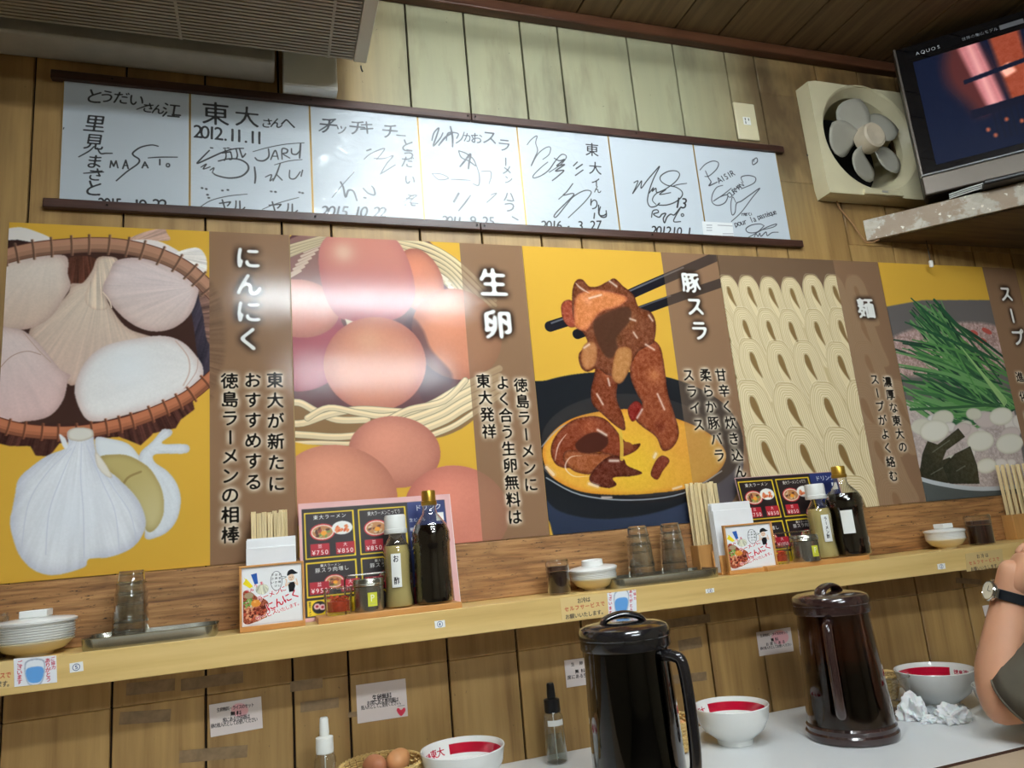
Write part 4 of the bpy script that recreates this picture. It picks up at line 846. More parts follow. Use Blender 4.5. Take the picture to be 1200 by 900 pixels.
# ================================================================== WALL FITTINGS
M_CREAM = mat('cream_plastic', (214, 204, 168), 0.4, var=0.06, vscale=6)
M_BLACK = mat('black_plastic', (18, 18, 20), 0.3, var=0)
M_WPL = mat('white_plastic', (232, 232, 226), 0.35, var=0.02)
# outlet
c_ = at(874, 143, -0.003); t = thing('wall_outlet', 'cream wall socket plate to the left of the ventilation fan', 'socket', (c_.x, 0, c_.z))
MB().box((0, -0.004, 0), (0.074, 0.0075, 0.122)).build('cover_plate', M_CREAM, t, bev=0.003)
MB().box((0, -0.0085, 0), (0.026, 0.002, 0.026)).build('socket_insert', M_WPL, t, bev=0.001)
sl = MB(); [sl.box((x_, -0.0097, z_), (0.0025, 0.0006, 0.008)) for x_, z_ in ((-.006, .005), (.006, .005), (-.006, -.006))]; sl.build('socket_slots', M_BLACK, t)
# ventilation fan
fx0, fx1, fz0, fz1 = 1.600, 2.030, H + 0.925, H + 1.300
cx, cz = FX, FZ
fan = thing('ventilation_fan', 'yellowed cream square ventilation fan with grey blades beside the television', 'fan', (cx, 0, cz))
R0, dep = 0.181, 0.052; el, er, eb, et = fx0 - cx, fx1 - cx, fz0 - cz, fz1 - cz; hh = -eb
def ring(mb, n, R1, y1, R2, y2):
    a = [(R1 * math.cos(2 * math.pi * i / n), y1, R1 * math.sin(2 * math.pi * i / n)) for i in range(n)]
    b = [(R2 * math.cos(2 * math.pi * i / n), y2, R2 * math.sin(2 * math.pi * i / n)) for i in range(n)]
    mb.add(a + b, [(i, (i + 1) % n, (i + 1) % n + n, i + n) for i in range(n)])
fm = MB(); n = 64
outer = []
for i in range(n):                                   # square outline sampled by angle
    a = 2 * math.pi * i / n; c, s = math.cos(a), math.sin(a); k_ = min((er if c > 0 else -el) / max(abs(c), 1e-6), (et if s > 0 else -eb) / max(abs(s), 1e-6)); outer.append((c * k_, s * k_))
inner = [(R0 * math.cos(2 * math.pi * i / n), R0 * math.sin(2 * math.pi * i / n)) for i in range(n)]
corners = []
vs = [(p[0], -dep, p[1]) for p in outer] + [(p[0], -dep, p[1]) for p in inner] + [(p[0] * 1.012, -0.0005, p[1] * 1.012) for p in outer]
fs = [(i, (i + 1) % n, (i + 1) % n + n, i + n) for i in range(n)] + [(i, i + 2 * n, (i + 1) % n + 2 * n, (i + 1) % n) for i in range(n)]
fm.add(vs, fs); ring(fm, n, R0, -dep, R0 - .006, -dep + .004); ring(fm, n, R0 - .006, -dep + .004, R0 - .026, -0.020); ring(fm, n, R0 - .026, -0.020, R0 - .036, 0.050); ring(fm, n, R0 - .036, 0.050, R0 - .036, 0.088)
# square corners
for sx_ in (-1, 1):
    for sz_ in (-1, 1): pass
fo = fm.build('fan_frame', M_CREAM, fan, angle=30)
MB().box2((-0.075, -dep - 0.010, -hh + 0.001), (0.075, -dep + .002, -hh + 0.020)).build('pull_lip', M_CREAM, fan, bev=0.003)
MB().box((0.0, -dep - 0.0104, -hh + 0.011), (0.024, 0.0006, 0.006)).build('maker_plate', mat('plate_silver', (190, 188, 180), 0.3, .5), fan)
vd = MB(); ring(vd, 48, R0 - .037, 0.087, 0.0001, 0.087); vd.build('dark_opening', mat('opening_shade', (10, 10, 11), 0.8), fan)  # black disc paints in the shade deep inside the fan's opening
M_BLADE = mat('blade_grey', (168, 164, 150), 0.45, var=0.05, vscale=9)
for k in range(5):
    a0 = math.radians(72 * k + 100); mb = MB(); N, Mh = 8, 7; vs = []
    for i in range(N):
        r_ = 0.036 + (0.143 - 0.036) * i / (N - 1); half = math.radians(17 + 17 * math.sin(math.pi * (0.15 + 0.72 * i / (N - 1))))
        for j in range(Mh):
            u = j / (Mh - 1); an = a0 + (u - .5) * 2 * half + 0.25 * i / (N - 1); rr = r_ * (1 - 0.10 * (abs(u - .35) * 2) ** 3 * (i / (N - 1)))
            vs.append((rr * math.cos(an), -0.030 + (u - .5) * 0.028, rr * math.sin(an)))
    mb.add(vs, [(i * Mh + j, i * Mh + j + 1, (i + 1) * Mh + j + 1, (i + 1) * Mh + j) for i in range(N - 1) for j in range(Mh - 1)])
    b = mb.build('fan_blade', M_BLADE, fan, angle=80); so = b.modifiers.new('thick', 'SOLIDIFY'); so.thickness = 0.0016
hb = MB().lathe([(0, .030), (.034, .034), (.041, .030), (.045, .006), (.045, -.010), (0, -.010)], 40); h_ = hb.build('fan_hub', mat('hub_cream', (206, 192, 168), 0.4), fan, loc=(0, -0.038, 0)); h_.rotation_euler = (math.radians(90), 0, 0)
# cord from the fan to the shelf
P = [at(980, 234, -.006), at(984, 244, -.006), at(996, 258, -.008), at(1006, 272, -.012), at(1016, 284, -.02), at(1030, 281, -.03)]
tag(MB().tube(catmull([tuple(p) for p in P], False, 5), 0.0022, 6).build('fan_cord', mat('cord_tan', (166, 124, 84), 0.5)), 'thin tan cord hanging from the ventilation fan to the corner shelf', 'cord')
for px in ((946, 182), (951, 182)):
    q = at(px[0], px[1], 0); struct(MB().box((q.x, -0.001, q.z), (0.006, 0.002, 0.006)).build('nail', M_BLACK, bev=.001))

# ------------------------------------------------------------------ corner shelf and television
ud = Vector((0.70711, -0.70711, 0)); un = Vector((-0.70711, -0.70711, 0))     # along the front edge, outward
A0 = Vector((1.760, 0, 0)); L = 1.10
ts = thing('corner_shelf', 'thick scuffed white painted corner shelf carrying the television', 'shelf', (A0.x, 0, H + 0.799))
def scuff(k, c):
    nz = k.n('ShaderNodeTexNoise', Scale=9.0, Detail=5.0, Roughness=.7); k.l(k.coords(), nz.inputs['Vector'])
    c = k.mix(k.ramp(nz.outputs[0], [(0.50, (0, 0, 0, 1)), (0.56, (.8, .8, .8, 1))]), c, srgb((142, 116, 88)))
    n2 = k.n('ShaderNodeTexNoise', Scale=60.0, Detail=2.0); k.l(k.coords(), n2.inputs['Vector'])
    return k.mix(k.ramp(n2.outputs[0], [(0.66, (0, 0, 0, 1)), (0.69, (1, 1, 1, 1))]), c, srgb((222, 214, 196)))
M_SCUFF = wood('scuffed_paint', [(0.25, (150, 140, 124)), (0.5, (178, 168, 150)), (0.8, (190, 182, 166))], 'x', 1, 0.5, 0, .1, extra=scuff, rand=0)
e1 = ud * L; xr = XR - 0.002 - A0.x
top = MB(); P0 = Vector((0, -0.0145, 0)); P1 = Vector((xr, -0.0145 - xr, 0)); P2 = Vector((xr, -0.0145, 0))
pts = [P0 - un * 0.02, P1 - un * 0.02, P2]; pts = [Vector((min(p.x, xr), min(p.y, -0.0005), 0)) for p in pts]
top.add([p for p in pts] + [p + Vector((0, 0, .0677)) for p in pts], [(0, 1, 2), (5, 4, 3), (0, 3, 4, 1), (1, 4, 5, 2), (2, 5, 3, 0)])
top.build('shelf_board', wood('shelf_underside', [(0.25, (60, 44, 28)), (0.5, (96, 74, 48)), (0.8, (112, 90, 60))], 'x', 1, .6, 0, .3), ts)
q = [Vector((0.0, -0.0008, 0)), Vector((xr, -0.0008 - xr, 0)), Vector((xr, -0.0008 - xr + .026, 0)), Vector((0.026, -0.0008, 0))]
fb = MB(); fb.add([p for p in q] + [p + Vector((0, 0, .068)) for p in q], [(0, 1, 2, 3), (7, 6, 5, 4), (0, 4, 5, 1), (1, 5, 6, 2), (2, 6, 7, 3), (3, 7, 4, 0)]); fb.build('front_board', M_SCUFF, ts, bev=.002)
# television
pb = on(1084, 231, H + 0.895); r_ = ray(1043, 62); 
hor = np.array([r_[0], r_[1]]); d_ = np.hypot(pb.x - CAM[0], pb.y - CAM[1]); ztop = H + r_[2] / np.hypot(*hor) * d_
TVH = ztop - pb.z; TVW = TVH * 1.42
an = math.radians(-43.5); tv = thing('television', 'flat black television with silver lower bar on the corner shelf', 'television', (pb.x, pb.y, H + 0.8675), an)
# local: x along the screen to the right, -y towards the viewer
zb = pb.z - (H + 0.8675)
M_SIL = mat('tv_silver', (98, 90, 82), 0.42, 0.6, var=0.03); M_BR = mat('tv_bright_line', (214, 222, 226), 0.15, 1.0, var=0)
M_GLB = mat('tv_gloss_black', (10, 10, 13), 0.08, var=0, coat=1.0)
bar = TVH * 0.135
MB().box2((0.004, 0.004, zb + 0.0), (TVW - .004, 0.075, zb + TVH)).build('back_cover', M_BLACK, tv, bev=.01)
MB().box2((0.007, -0.006, zb + bar), (TVW - .007, 0.0039, zb + TVH - .002)).build('bezel', M_GLB, tv, bev=.001)
MB().box2((0, -0.012, zb), (TVW, 0.0038, zb + bar - .006)).build('speaker_bar', M_SIL, tv, bev=.004)
MB().box2((0, -0.013, zb + bar - .0059), (TVW, 0.0037, zb + bar - .0002)).build('bright_trim', M_BR, tv, bev=.001)
for xe in (0, TVW - .0068): MB().box2((xe, -0.010, zb + bar), (xe + .0068, 0.02, zb + TVH)).build('side_trim', M_SIL, tv, bev=.001)
MB().box2((TVW * .35, 0.01, -0.0), (TVW * .65, 0.05, zb + .02)).build('neck', M_BLACK, tv); MB().box2((TVW * .2, -0.06, 0.0005), (TVW * .8, 0.14, 0.014)).build('stand_base', M_BLACK, tv, bev=.004)
tvc = Canvas(0, 1, 0, .62, 420, 0, (14, 20, 38), local=True); tvc.pre = lambda p: (p[0] * .46 - .02, p[1])
tvc.fill([(.30, .45), (.36, .62), (.62, .62), (.74, .30), (.52, .20), (.44, .28)], (70, 34, 34), smooth=True, soft=14)
tvc.fill([(.46, .62), (.64, .62), (.75, .24), (.60, .22)], (170, 104, 106), smooth=False, soft=4, noise=5); tvc.fill([(.54, .62), (.58, .62), (.68, .22), (.64, .22)], (196, 138, 136), smooth=False, soft=4)
tvc.fill([(.74, .62), (1, .62), (1, .2), (.80, .24)], (128, 58, 40), smooth=False, soft=4, noise=10); tvc.fill([(.76, .44), (.86, .46), (.9, .40), (.8, .38)], (224, 160, 140), smooth=False, soft=3)
tvc.fill([(0.44, .43), (1, .46), (1, .435), (0.44, .405)], (16, 20, 36), smooth=False); tvc.fill([(.44, .25), (1, .26), (1, .22), (.44, .20)], (16, 18, 32), smooth=False)
for i in range(9): tvc.fill([(.62 + i * .05, .24), (.635 + i * .05, .24), (.635 + i * .05, .05), (.62 + i * .05, .05)], (16, 18, 30), smooth=False)
for p in ((.55, .12), (.72, .15), (.84, .12), (.60, .08), (.92, .16)): tvc.ellipse(p, .016, .012, 0, (146, 74, 50), soft=2)
sx0, sx1, sz0, sz1 = TVW * .065, TVW * .96, zb + bar + TVH * .045, zb + TVH * .88
so_ = panel('screen', img_mat('tv_picture', tvc.image('tv_picture'), 0.12, emit=0.85), [(sx0, sz0), (sx1, sz0), (sx1, sz1), (sx0, sz1)], -0.0062, 0.0006, None, (sx0, sx1, sz0, sz1), (sx0, 0, sz0)); so_.parent = tv
lc = Canvas(0, .5, 0, .04, 2200, 0, (10, 10, 13), local=True); lc.text('AQUOS', (.045, .020), (.135, .020), .024, (220, 222, 224), .9, vertical=False, brush=False); lc.text('世界の亀山モデル', (.24, .020), (.37, .020), .018, (170, 172, 176), .8, vertical=False, brush=False); lc.fill([(.385, .008), (.48, .008), (.48, .032), (.385, .032)], (120, 120, 124), smooth=False)
lz = zb + TVH * .905; s_ = TVW / 1.1
lp = panel('lettering', img_mat('tv_lettering', lc.image('tv_lettering'), 0.2), [(sx0 - .012, lz), (sx0 - .012 + .5 * s_, lz), (sx0 - .012 + .5 * s_, lz + .04 * s_), (sx0 - .012, lz + .04 * s_)], -0.0062, 0.0005, None, (sx0 - .012, sx0 - .012 + .5 * s_, lz, lz + .04 * s_), (sx0, 0, lz)); lp.parent = tv
# pale cables under the television
for k in range(3):
    P = [Vector((pb.x, pb.y, 0)) + ud * a + un * o for a, o in ((.06, .0 + k * .004), (.12, .018 + k * .004), (.22, .034 + k * .002), (.40, .044), (.62, .02))]
    P = [(p.x, p.y, H + .8722 + k * .0046) for p in P]
    tag(MB().tube(catmull(P, False, 6), 0.0022, 6).build('cable', mat('cable_white', (206, 208, 206), .4)), ['lowest of the three pale cables under the television', 'middle one of the three pale cables under the television', 'uppermost of the three pale cables under the television'][k], 'cable', 'pale cables under the television')
# white capped hook
q = at(1092, 283, -0.03); q2 = at(1091, 309, -0.03)
t = thing('cord_end', 'small white capped cord end hanging under the corner shelf', 'cord', (q2.x, q2.y, q2.z)); MB().tube([(0, 0, .008), (.001, 0, H + .799 - q2.z - .0005)], .0012, 6).build('cord', M_BLACK, t); MB().lathe([(0, -.012), (.005, -.0115), (.0062, -.008), (.0062, .008), (.004, .010), (0, .010)], 16).build('cap', M_WPL, t)

# ------------------------------------------------------------------ air conditioner under the ceiling
ax1, ay1, az0 = 0.245, -0.118, H + 1.120
ac = thing('air_conditioner', 'wide beige ceiling-hung air conditioner with ribbed grille', 'air conditioner', (ax1, ay1, az0))
M_AC = mat('ac_beige', (198, 190, 166), 0.5, var=0.04, vscale=4); M_ACG = mat('ac_grille', (152, 142, 122), 0.55, var=0.05, vscale=5)
MB().box2((-1.40, -0.66, 0.012), (0, 0, ZC - az0 - .0005)).build('housing', M_AC, ac, bev=.006)
MB().box2((-0.030, -0.66, 0.0), (0, 0, 0.0118)).build('end_frame', M_AC, ac, bev=.002); MB().box2((-1.40, -0.66, 0.0), (-1.37, 0, 0.0118)).build('end_frame', M_AC, ac, bev=.002)
MB().box2((-1.368, -0.65, 0.006), (-0.032, -0.006, 0.0117)).build('grille_backing', M_ACG, ac)
nr = 62; proto = None
for i in range(nr):
    yy = -0.010 - i * (0.636 / nr)
    if proto is None:
        proto = MB().box2((-1.368, -0.0032, 0), (-0.032, 0.0032, 0.0058)).build('grille_rib', M_ACG, ac, loc=(0, yy, 0))
    else: link_mesh('grille_rib', proto.data, ac, (0, yy, 0))
for xx in (-.09, -.4, -.75, -1.1): 
    MB().box2((xx, -0.65, -0.0012), (xx + .006, -0.006, -0.0001)).build('grille_stay', M_ACG, ac)
MB().tube([(-.012, .006, -.004), (-.012, .002, -.014), (-.010, .000, -.022)], .002, 6).build('hook', M_BLACK, ac)
p_ = at(322, 62, -0.05); 
pc = thing('pipe_cover', 'long dull white pipe cover behind the air conditioner', 'pipe cover', (at(322, 77, -.06).x, 0, H + 1.118)); MB().box2((-1.5, -0.085, 0), (0, -0.0005, 0.045)).build('cover', mat('pipe_white', (176, 170, 156), .5), pc, bev=.006)
a_, b_ = at(332, 99, -.05), at(396, 105, -.05)
wbx = thing('white_box', 'small blank white plastic box under the air conditioner corner', 'box', (a_.x, 0, a_.z)); MB().box2((0, -.050, 0), (b_.x - a_.x, -.0005, .105)).build('box_body', M_WPL, wbx, bev=.003); MB().box2((.001, -.0535, .002), (b_.x - a_.x - .001, -.0503, .103)).build('box_lid', M_WPL, wbx, bev=.002)

# ================================================================== ON THE SHELF
def depth(p): return float((np.array(p) - CAM) @ (ROT @ np.array([0, 0, 1.0])))
def wm(wpx, px, Y, py=660): return wpx * depth(at(px, py, Y)) / FPX      # width in metres of a round thing
def hz(px, py, Y): return at(px, py, Y).z
ORD = ['lowest', 'second from the bottom', 'third from the bottom', 'fourth from the bottom', 'fifth from the bottom', 'sixth from the bottom', 'seventh from the bottom', 'eighth from the bottom']
M_SAUC = mat('saucer_white', (238, 238, 234), 0.18, var=0.01, coat=.5); M_CREAMS = mat('saucer_cream', (232, 218, 184), 0.2, var=0.02, coat=.5)
M_GLASS = clear('clear_glass', (252, 254, 254), 3.4)
M_GLASSR = mat('solid_glass', (250, 253, 253), .02, trans=1.0, ior=1.42, var=0)
M_PET = clear('clear_plastic', (250, 250, 246), 3.0, .05)
M_STEEL = mat('tray_steel', (176, 174, 160), 0.26, 0.95, var=0.04, vscale=8)
M_BEECH = wood('orange_beech', [(0.2, (186, 124, 62)), (0.5, (210, 150, 84)), (0.8, (222, 166, 100))], 'x', 1, 0.4, 0, .2, rand=.08)
M_BEECHV = wood('box_wood', [(0.2, (160, 112, 58)), (0.5, (188, 138, 78)), (0.8, (200, 152, 92))], 'z', 1, 0.45, 0, .2, rand=.08)
M_CHOP = wood('chopstick_wood', [(0.2, (222, 192, 136)), (0.5, (238, 214, 162)), (0.8, (246, 226, 180))], 'z', 1.5, 0.6, 0, .1, rand=.22)

def saucer_proto(m):
    p = [(0, 0.004), (.022, .004), (.024, 0.0), (.028, 0.0), (.030, .004), (.046, .010), (.058, .0215), (.0600, .0230), (.0605, .0245), (.0590, .0250), (.045, .0145), (.030, .0085), (0, .0080)]
    return MB().lathe(p, 44)
def saucers(px, Y, where, n=7, d=0.125, tilt=0, topkind=0, pitch=.0042):
    c = at(px, 660, Y); k = d / .121; first = None
    for i in range(n):
        z = SHZ + i * pitch + .0002; m = M_CREAMS if i == 0 else M_SAUC
        nm = saucer_proto(m).build('saucer', m); nm.scale = (k, k, 1); nm.location = (c.x + random.uniform(-.0008, .0008), c.y, z); nm.rotation_euler = (0, 0, random.random() * 6)
        lab = ('cream saucer at the bottom of the stack %s' % where) if i == 0 else 'thin white saucer %s in the stack %s' % (ORD[i], where)
        tag(nm, lab, 'saucer', 'saucers stacked %s' % where)
    zt = SHZ + (n - 1) * pitch + .0255
    t = thing('dish_cover', 'white dish turned upside down on the saucer stack %s' % where, 'dish', (c.x, c.y, zt), rot=(math.radians(tilt), math.radians(-tilt), 0))
    r = d / 2
    MB().lathe([(0, .004), (r * .5, .004), (r * .97, 0), (r * 1.04, .0), (r * 1.05, .004), (r * .95, .007), (r * .5, .010), (0, .010)], 44).build('dish_body', M_SAUC, t)
    if topkind == 0: MB().box((0, 0, .0165), (.042 * k, .042 * k, .0128)).build('square_foot', M_SAUC, t, bev=.002)
    else: MB().lathe([(.021, .0101), (.022, .022), (.0235, .022), (.0245, .0101)], 30).build('foot_ring', M_SAUC, t)
saucers(45, -.0815, 'left of the left steel tray', 8, .124, 0, 0)
saucers(694, -.082, 'beside the middle brown jar', 7, .104, 3, 1, .0030)
saucers(1114, -.080, 'beside the right brown jar', 7, .098, 0, 0, .0030)

def glass_proto(name='drinking_glass'):
    t = thing(name, None, None)
    hN, r0, r1 = .092, .0215, .0300            # upturned: base on top
    p = [(r1, 0), (r1 + .0008, .0008), (r1 - .001, .022), (r1 - .0025, .05), (r0 + .0032, .066), (r0 + .0042, .070), (r0 + .0018, .076), (r0, .088), (r0 - .0015, hN), (0, hN), (0, hN - .006), (r0 - .003, hN - .0065), (r0 - .0012, .075), (r0 + .001, .066), (r1 - .0042, .05), (r1 - .0022, .0008), (r1, 0)]
    MB().lathe(p[:8], 36).build('glass_body', M_GLASS, t, angle=50)
    MB().lathe([(r0 - .0005, .0805), (r0 + .0004, .086), (r0 - .0012, hN), (0, hN), (0, hN - .005), (r0 - .0035, hN - .0055), (r0 - .0015, .0805), (r0 - .0005, .0805)], 32).build('thick_base', M_GLASSR, t, angle=50)
    MB().lathe([(r1 - .0012 + .0012 * math.cos(a_ * math.pi / 4), .0012 + .0012 * math.sin(a_ * math.pi / 4)) for a_ in range(9)], 36).build('rim', M_GLASSR, t, angle=80)
    MB().lathe([(r0 + .0030 + .0016 * math.cos(a_ * math.pi / 4), .0695 + .0016 * math.sin(a_ * math.pi / 4)) for a_ in range(9)], 36).build('stacking_ring', M_GLASSR, t, angle=80)
    return t
GP = None
def glass_stack(px, Y, base, where, n=3):
    global GP
    c = at(px, 660, Y)
    for i in range(n):
        lab = '%s upturned glass of the nested stack %s' % (['lowest', 'middle', 'topmost'][i], where)
        if GP is None: GP = glass_proto(); o = GP; o.location = (c.x, c.y, base + i * .0185)
        else: o = dup(GP, (c.x + .0003 * i, c.y, base + i * .0185))
        tag(o, lab, 'glass', 'upturned drinking glasses')
def tray(px0, px1, Y, dy, lb, rz=0):
    a, b = at(px0, 700, Y - dy / 2), at(px1, 700, Y - dy / 2); w_ = (b - a).length; c = (a + b) / 2; h = .021
    mb = MB(); n = 40; prof = [(0, .0006, 1), (.94, .0006, 1), (.965, .004, 1), (1.0, h - .001, 1), (1.03, h, 1), (1.03, h - .0012, 1), (1.006, h - .002, 1), (.97, .003, 1), (.94, -.0004, 1), (0, -.0004, 1)]
    vs = []; 
    for i in range(n):
        t_ = 2 * math.pi * i / n; cx_, sx_ = math.cos(t_), math.sin(t_); e = .28
        ux, uy = math.copysign(abs(cx_) ** e, cx_), math.copysign(abs(sx_) ** e, sx_)
        for (k_, z_, _) in prof:
            off = (1 - k_) * .03 if k_ > .5 else 0
            vs.append((ux * (w_ / 2 - off) if k_ > .5 else 0, uy * (dy / 2 - off) if k_ > .5 else 0, z_ + .0006))
    L_ = len(prof); mb.add(vs, [(i * L_ + k_, ((i + 1) % n) * L_ + k_, ((i + 1) % n) * L_ + k_ + 1, i * L_ + k_ + 1) for i in range(n) for k_ in range(L_ - 1)])
    o = mb.build('tray', M_STEEL, loc=(c.x, Y, SHZ), rz=rz, angle=40); return tag(o, lb, 'tray', 'steel trays on the shelf')
tray(94, 253, -.083, .118, 'steel tray holding one stack of glasses, at the left')
tray(722, 851, -.083, .118, 'steel tray holding two stacks of glasses, in the middle')
glass_stack(154, -.085, SHZ + .0022, 'on the left steel tray')
glass_stack(751, -.088, SHZ + .0022, 'at the left of the middle tray'); glass_stack(790, -.078, SHZ + .0022, 'at the right of the middle tray')

def jar(px, Y, lb, d=.046, hgt=.074):
    c = at(px, 660, Y); t = thing('seasoning_jar', lb, 'jar', (c.x, c.y, SHZ + .0004), group='brown powder jars'); r = d / 2
    MB().lathe([(0, 0), (r * .92, 0), (r, .003), (r, hgt * .66), (r * .95, hgt * .68), ], 32).build('jar_body', M_PET, t)
    MB().lathe([(0, .0026), (r * .965, .0034), (r * .985, hgt * .64), (0, hgt * .64)], 32).build('powder', mat('dark_powder', (44, 20, 14), .35, var=.1, vscale=300), t)
    MB().lathe([(r * 1.0, hgt * .67), (r * 1.03, hgt * .67), (r * 1.03, hgt * .96), (r * .96, hgt), (0, hgt), (0, hgt - .002), (r * .92, hgt * .97), (r * .98, hgt * .94)], 32).build('clear_lid', M_GLASS, t)
    MB().lathe([(0, hgt * .68), (r * .9, hgt * .68), (r * .9, hgt * .80), (0, hgt * .80)], 32).build('inner_cap', mat('jar_inner', (72, 46, 36), .4, var=0), t)
jar(652.5, -.090, 'brown seasoning jar with clear lid left of the middle saucer stack', wm(27, 653, -.09), .074)
jar(1156, -.085, 'brown seasoning jar with clear lid right of the right saucer stack', wm(28, 1156, -.085), .080)
jar(-6, -.09, 'brown seasoning jar cut off by the left edge of the photo', .05, .078)

# ---- chopsticks, napkins, card stands
def chop_box(px0, px1, Y0, hgt, where, ytop, n):
    a, b = at(px0, 620, Y0 - .036), at(px1, 620, Y0 - .036); w_ = b.x - a.x; c = (a.x + b.x) / 2
    t = thing('chopstick_box', 'square wooden chopstick box %s' % where, 'box', (c, Y0 - .018, SHZ + .0004)); th = .004
    MB().box2((-w_ / 2, -.018, 0), (w_ / 2, -.018 + th, hgt)).build('front_board', M_BEECHV, t, bev=.001); MB().box2((-w_ / 2, .018 - th, 0), (w_ / 2, .018, hgt)).build('back_board', M_BEECHV, t, bev=.001)
    for s_ in (-1, 1): MB().box2((s_ * w_ / 2, -.018 + th, 0), (s_ * (w_ / 2 - th), .018 - th, hgt)).build('side_board', M_BEECHV, t, bev=.001)
    MB().box2((-w_ / 2 + th, -.018 + th, 0), (w_ / 2 - th, .018 - th, th)).build('bottom_board', M_BEECHV, t)
    zt = hz((px0 + px1) / 2, ytop, Y0 - .018); L_ = zt - SHZ - .006; cw = .0092
    per = max(1, n // 2); proto_ = None
    for row in range(2):
        for i in range(per):
            x_ = c - w_ / 2 + th + (i + .5) * (w_ - 2 * th) / per; y_ = Y0 - .018 + (-.0065 if row == 0 else .0065); dz = random.uniform(-.006, 0) + (0.003 if row else 0)
            if proto_ is None:
                mb = MB(); mb.box2((-.0046, -.0018, 0), (-.0003, .0018, L_)); mb.box2((.0003, -.0018, 0), (.0046, .0018, L_)); mb.box2((-.0003, -.0014, L_ - .02), (.0003, .0014, L_ - .001)); proto_ = mb.build('disposable_chopsticks', M_CHOP, bev=.0005, seg=1); o = proto_
            else: o = proto_.copy(); COL.objects.link(o)
            o.location = (x_, y_, SHZ + .0052 + dz * 0); o.rotation_euler = (0, random.uniform(-.012, .012), random.uniform(-.3, .3)); o.scale = (1, 1, 1 + dz / L_)
            tag(o, '%s chopsticks of the %s row in the box %s' % (['leftmost', 'second from left', 'third from left', 'fourth from left', 'fifth from left', 'sixth from left', 'rightmost'][i if i < per - 1 else 6], 'front' if row == 0 else 'back', where), 'chopsticks', 'disposable chopsticks in the box %s' % where)
chop_box(292, 341, -.0195, .095, 'behind the left picture card', 599, 14)
chop_box(815, 853, -.0195, .072, 'behind the right picture card', 564, 14)
chop_box(1190, 1232, -.0195, .070, 'beside the hand', 542, 12)

def napkins(px0, px1, Y, ytop, where, lean=0.06):
    a, b = at(px0, 640, Y), at(px1, 640, Y); w_ = b.x - a.x; ht = hz((px0 + px1) / 2, ytop, Y) - SHZ - .006
    t = thing('napkin_stand', 'wooden stand of folded white paper napkins %s' % where, 'napkin stand', ((a.x + b.x) / 2, Y, SHZ + .0004))
    MB().box2((-w_ / 2 - .003, -.017, 0), (w_ / 2 + .003, .014, .005)).build('base_board', M_BEECH, t, bev=.001)
    MB().box2((-w_ / 2 - .003, -.017, .005), (w_ / 2 + .003, -.014, .045)).build('front_board', M_BEECH, t, bev=.001); MB().box2((-w_ / 2 - .003, .011, .005), (w_ / 2 + .003, .014, .055)).build('back_board', M_BEECH, t, bev=.001)
    M_NAP = mat('napkin_paper', (240, 240, 240), .8, var=.02)
    pr = None
    for i in range(10):
        y_ = -.0118 + i * .0024
        if pr is None: pr = MB().box2((-w_ / 2, -.0009, 0), (w_ / 2, .0009, ht)).build('napkin', M_NAP, t, bev=.0006, seg=1); o = pr
        else: o = link_mesh('napkin', pr.data, t)
        o.location = (random.uniform(-.001, .001), y_, .0055); o.scale = (1, 1, 1 - .05 * random.random() - (.10 if i < 2 else 0)); o.rotation_euler = (random.uniform(-.01, .01), lean * 0, 0)
napkins(289, 346, -.078, 629, 'behind the left picture card')
napkins(838, 884, -.078, 588, 'behind the right picture card')

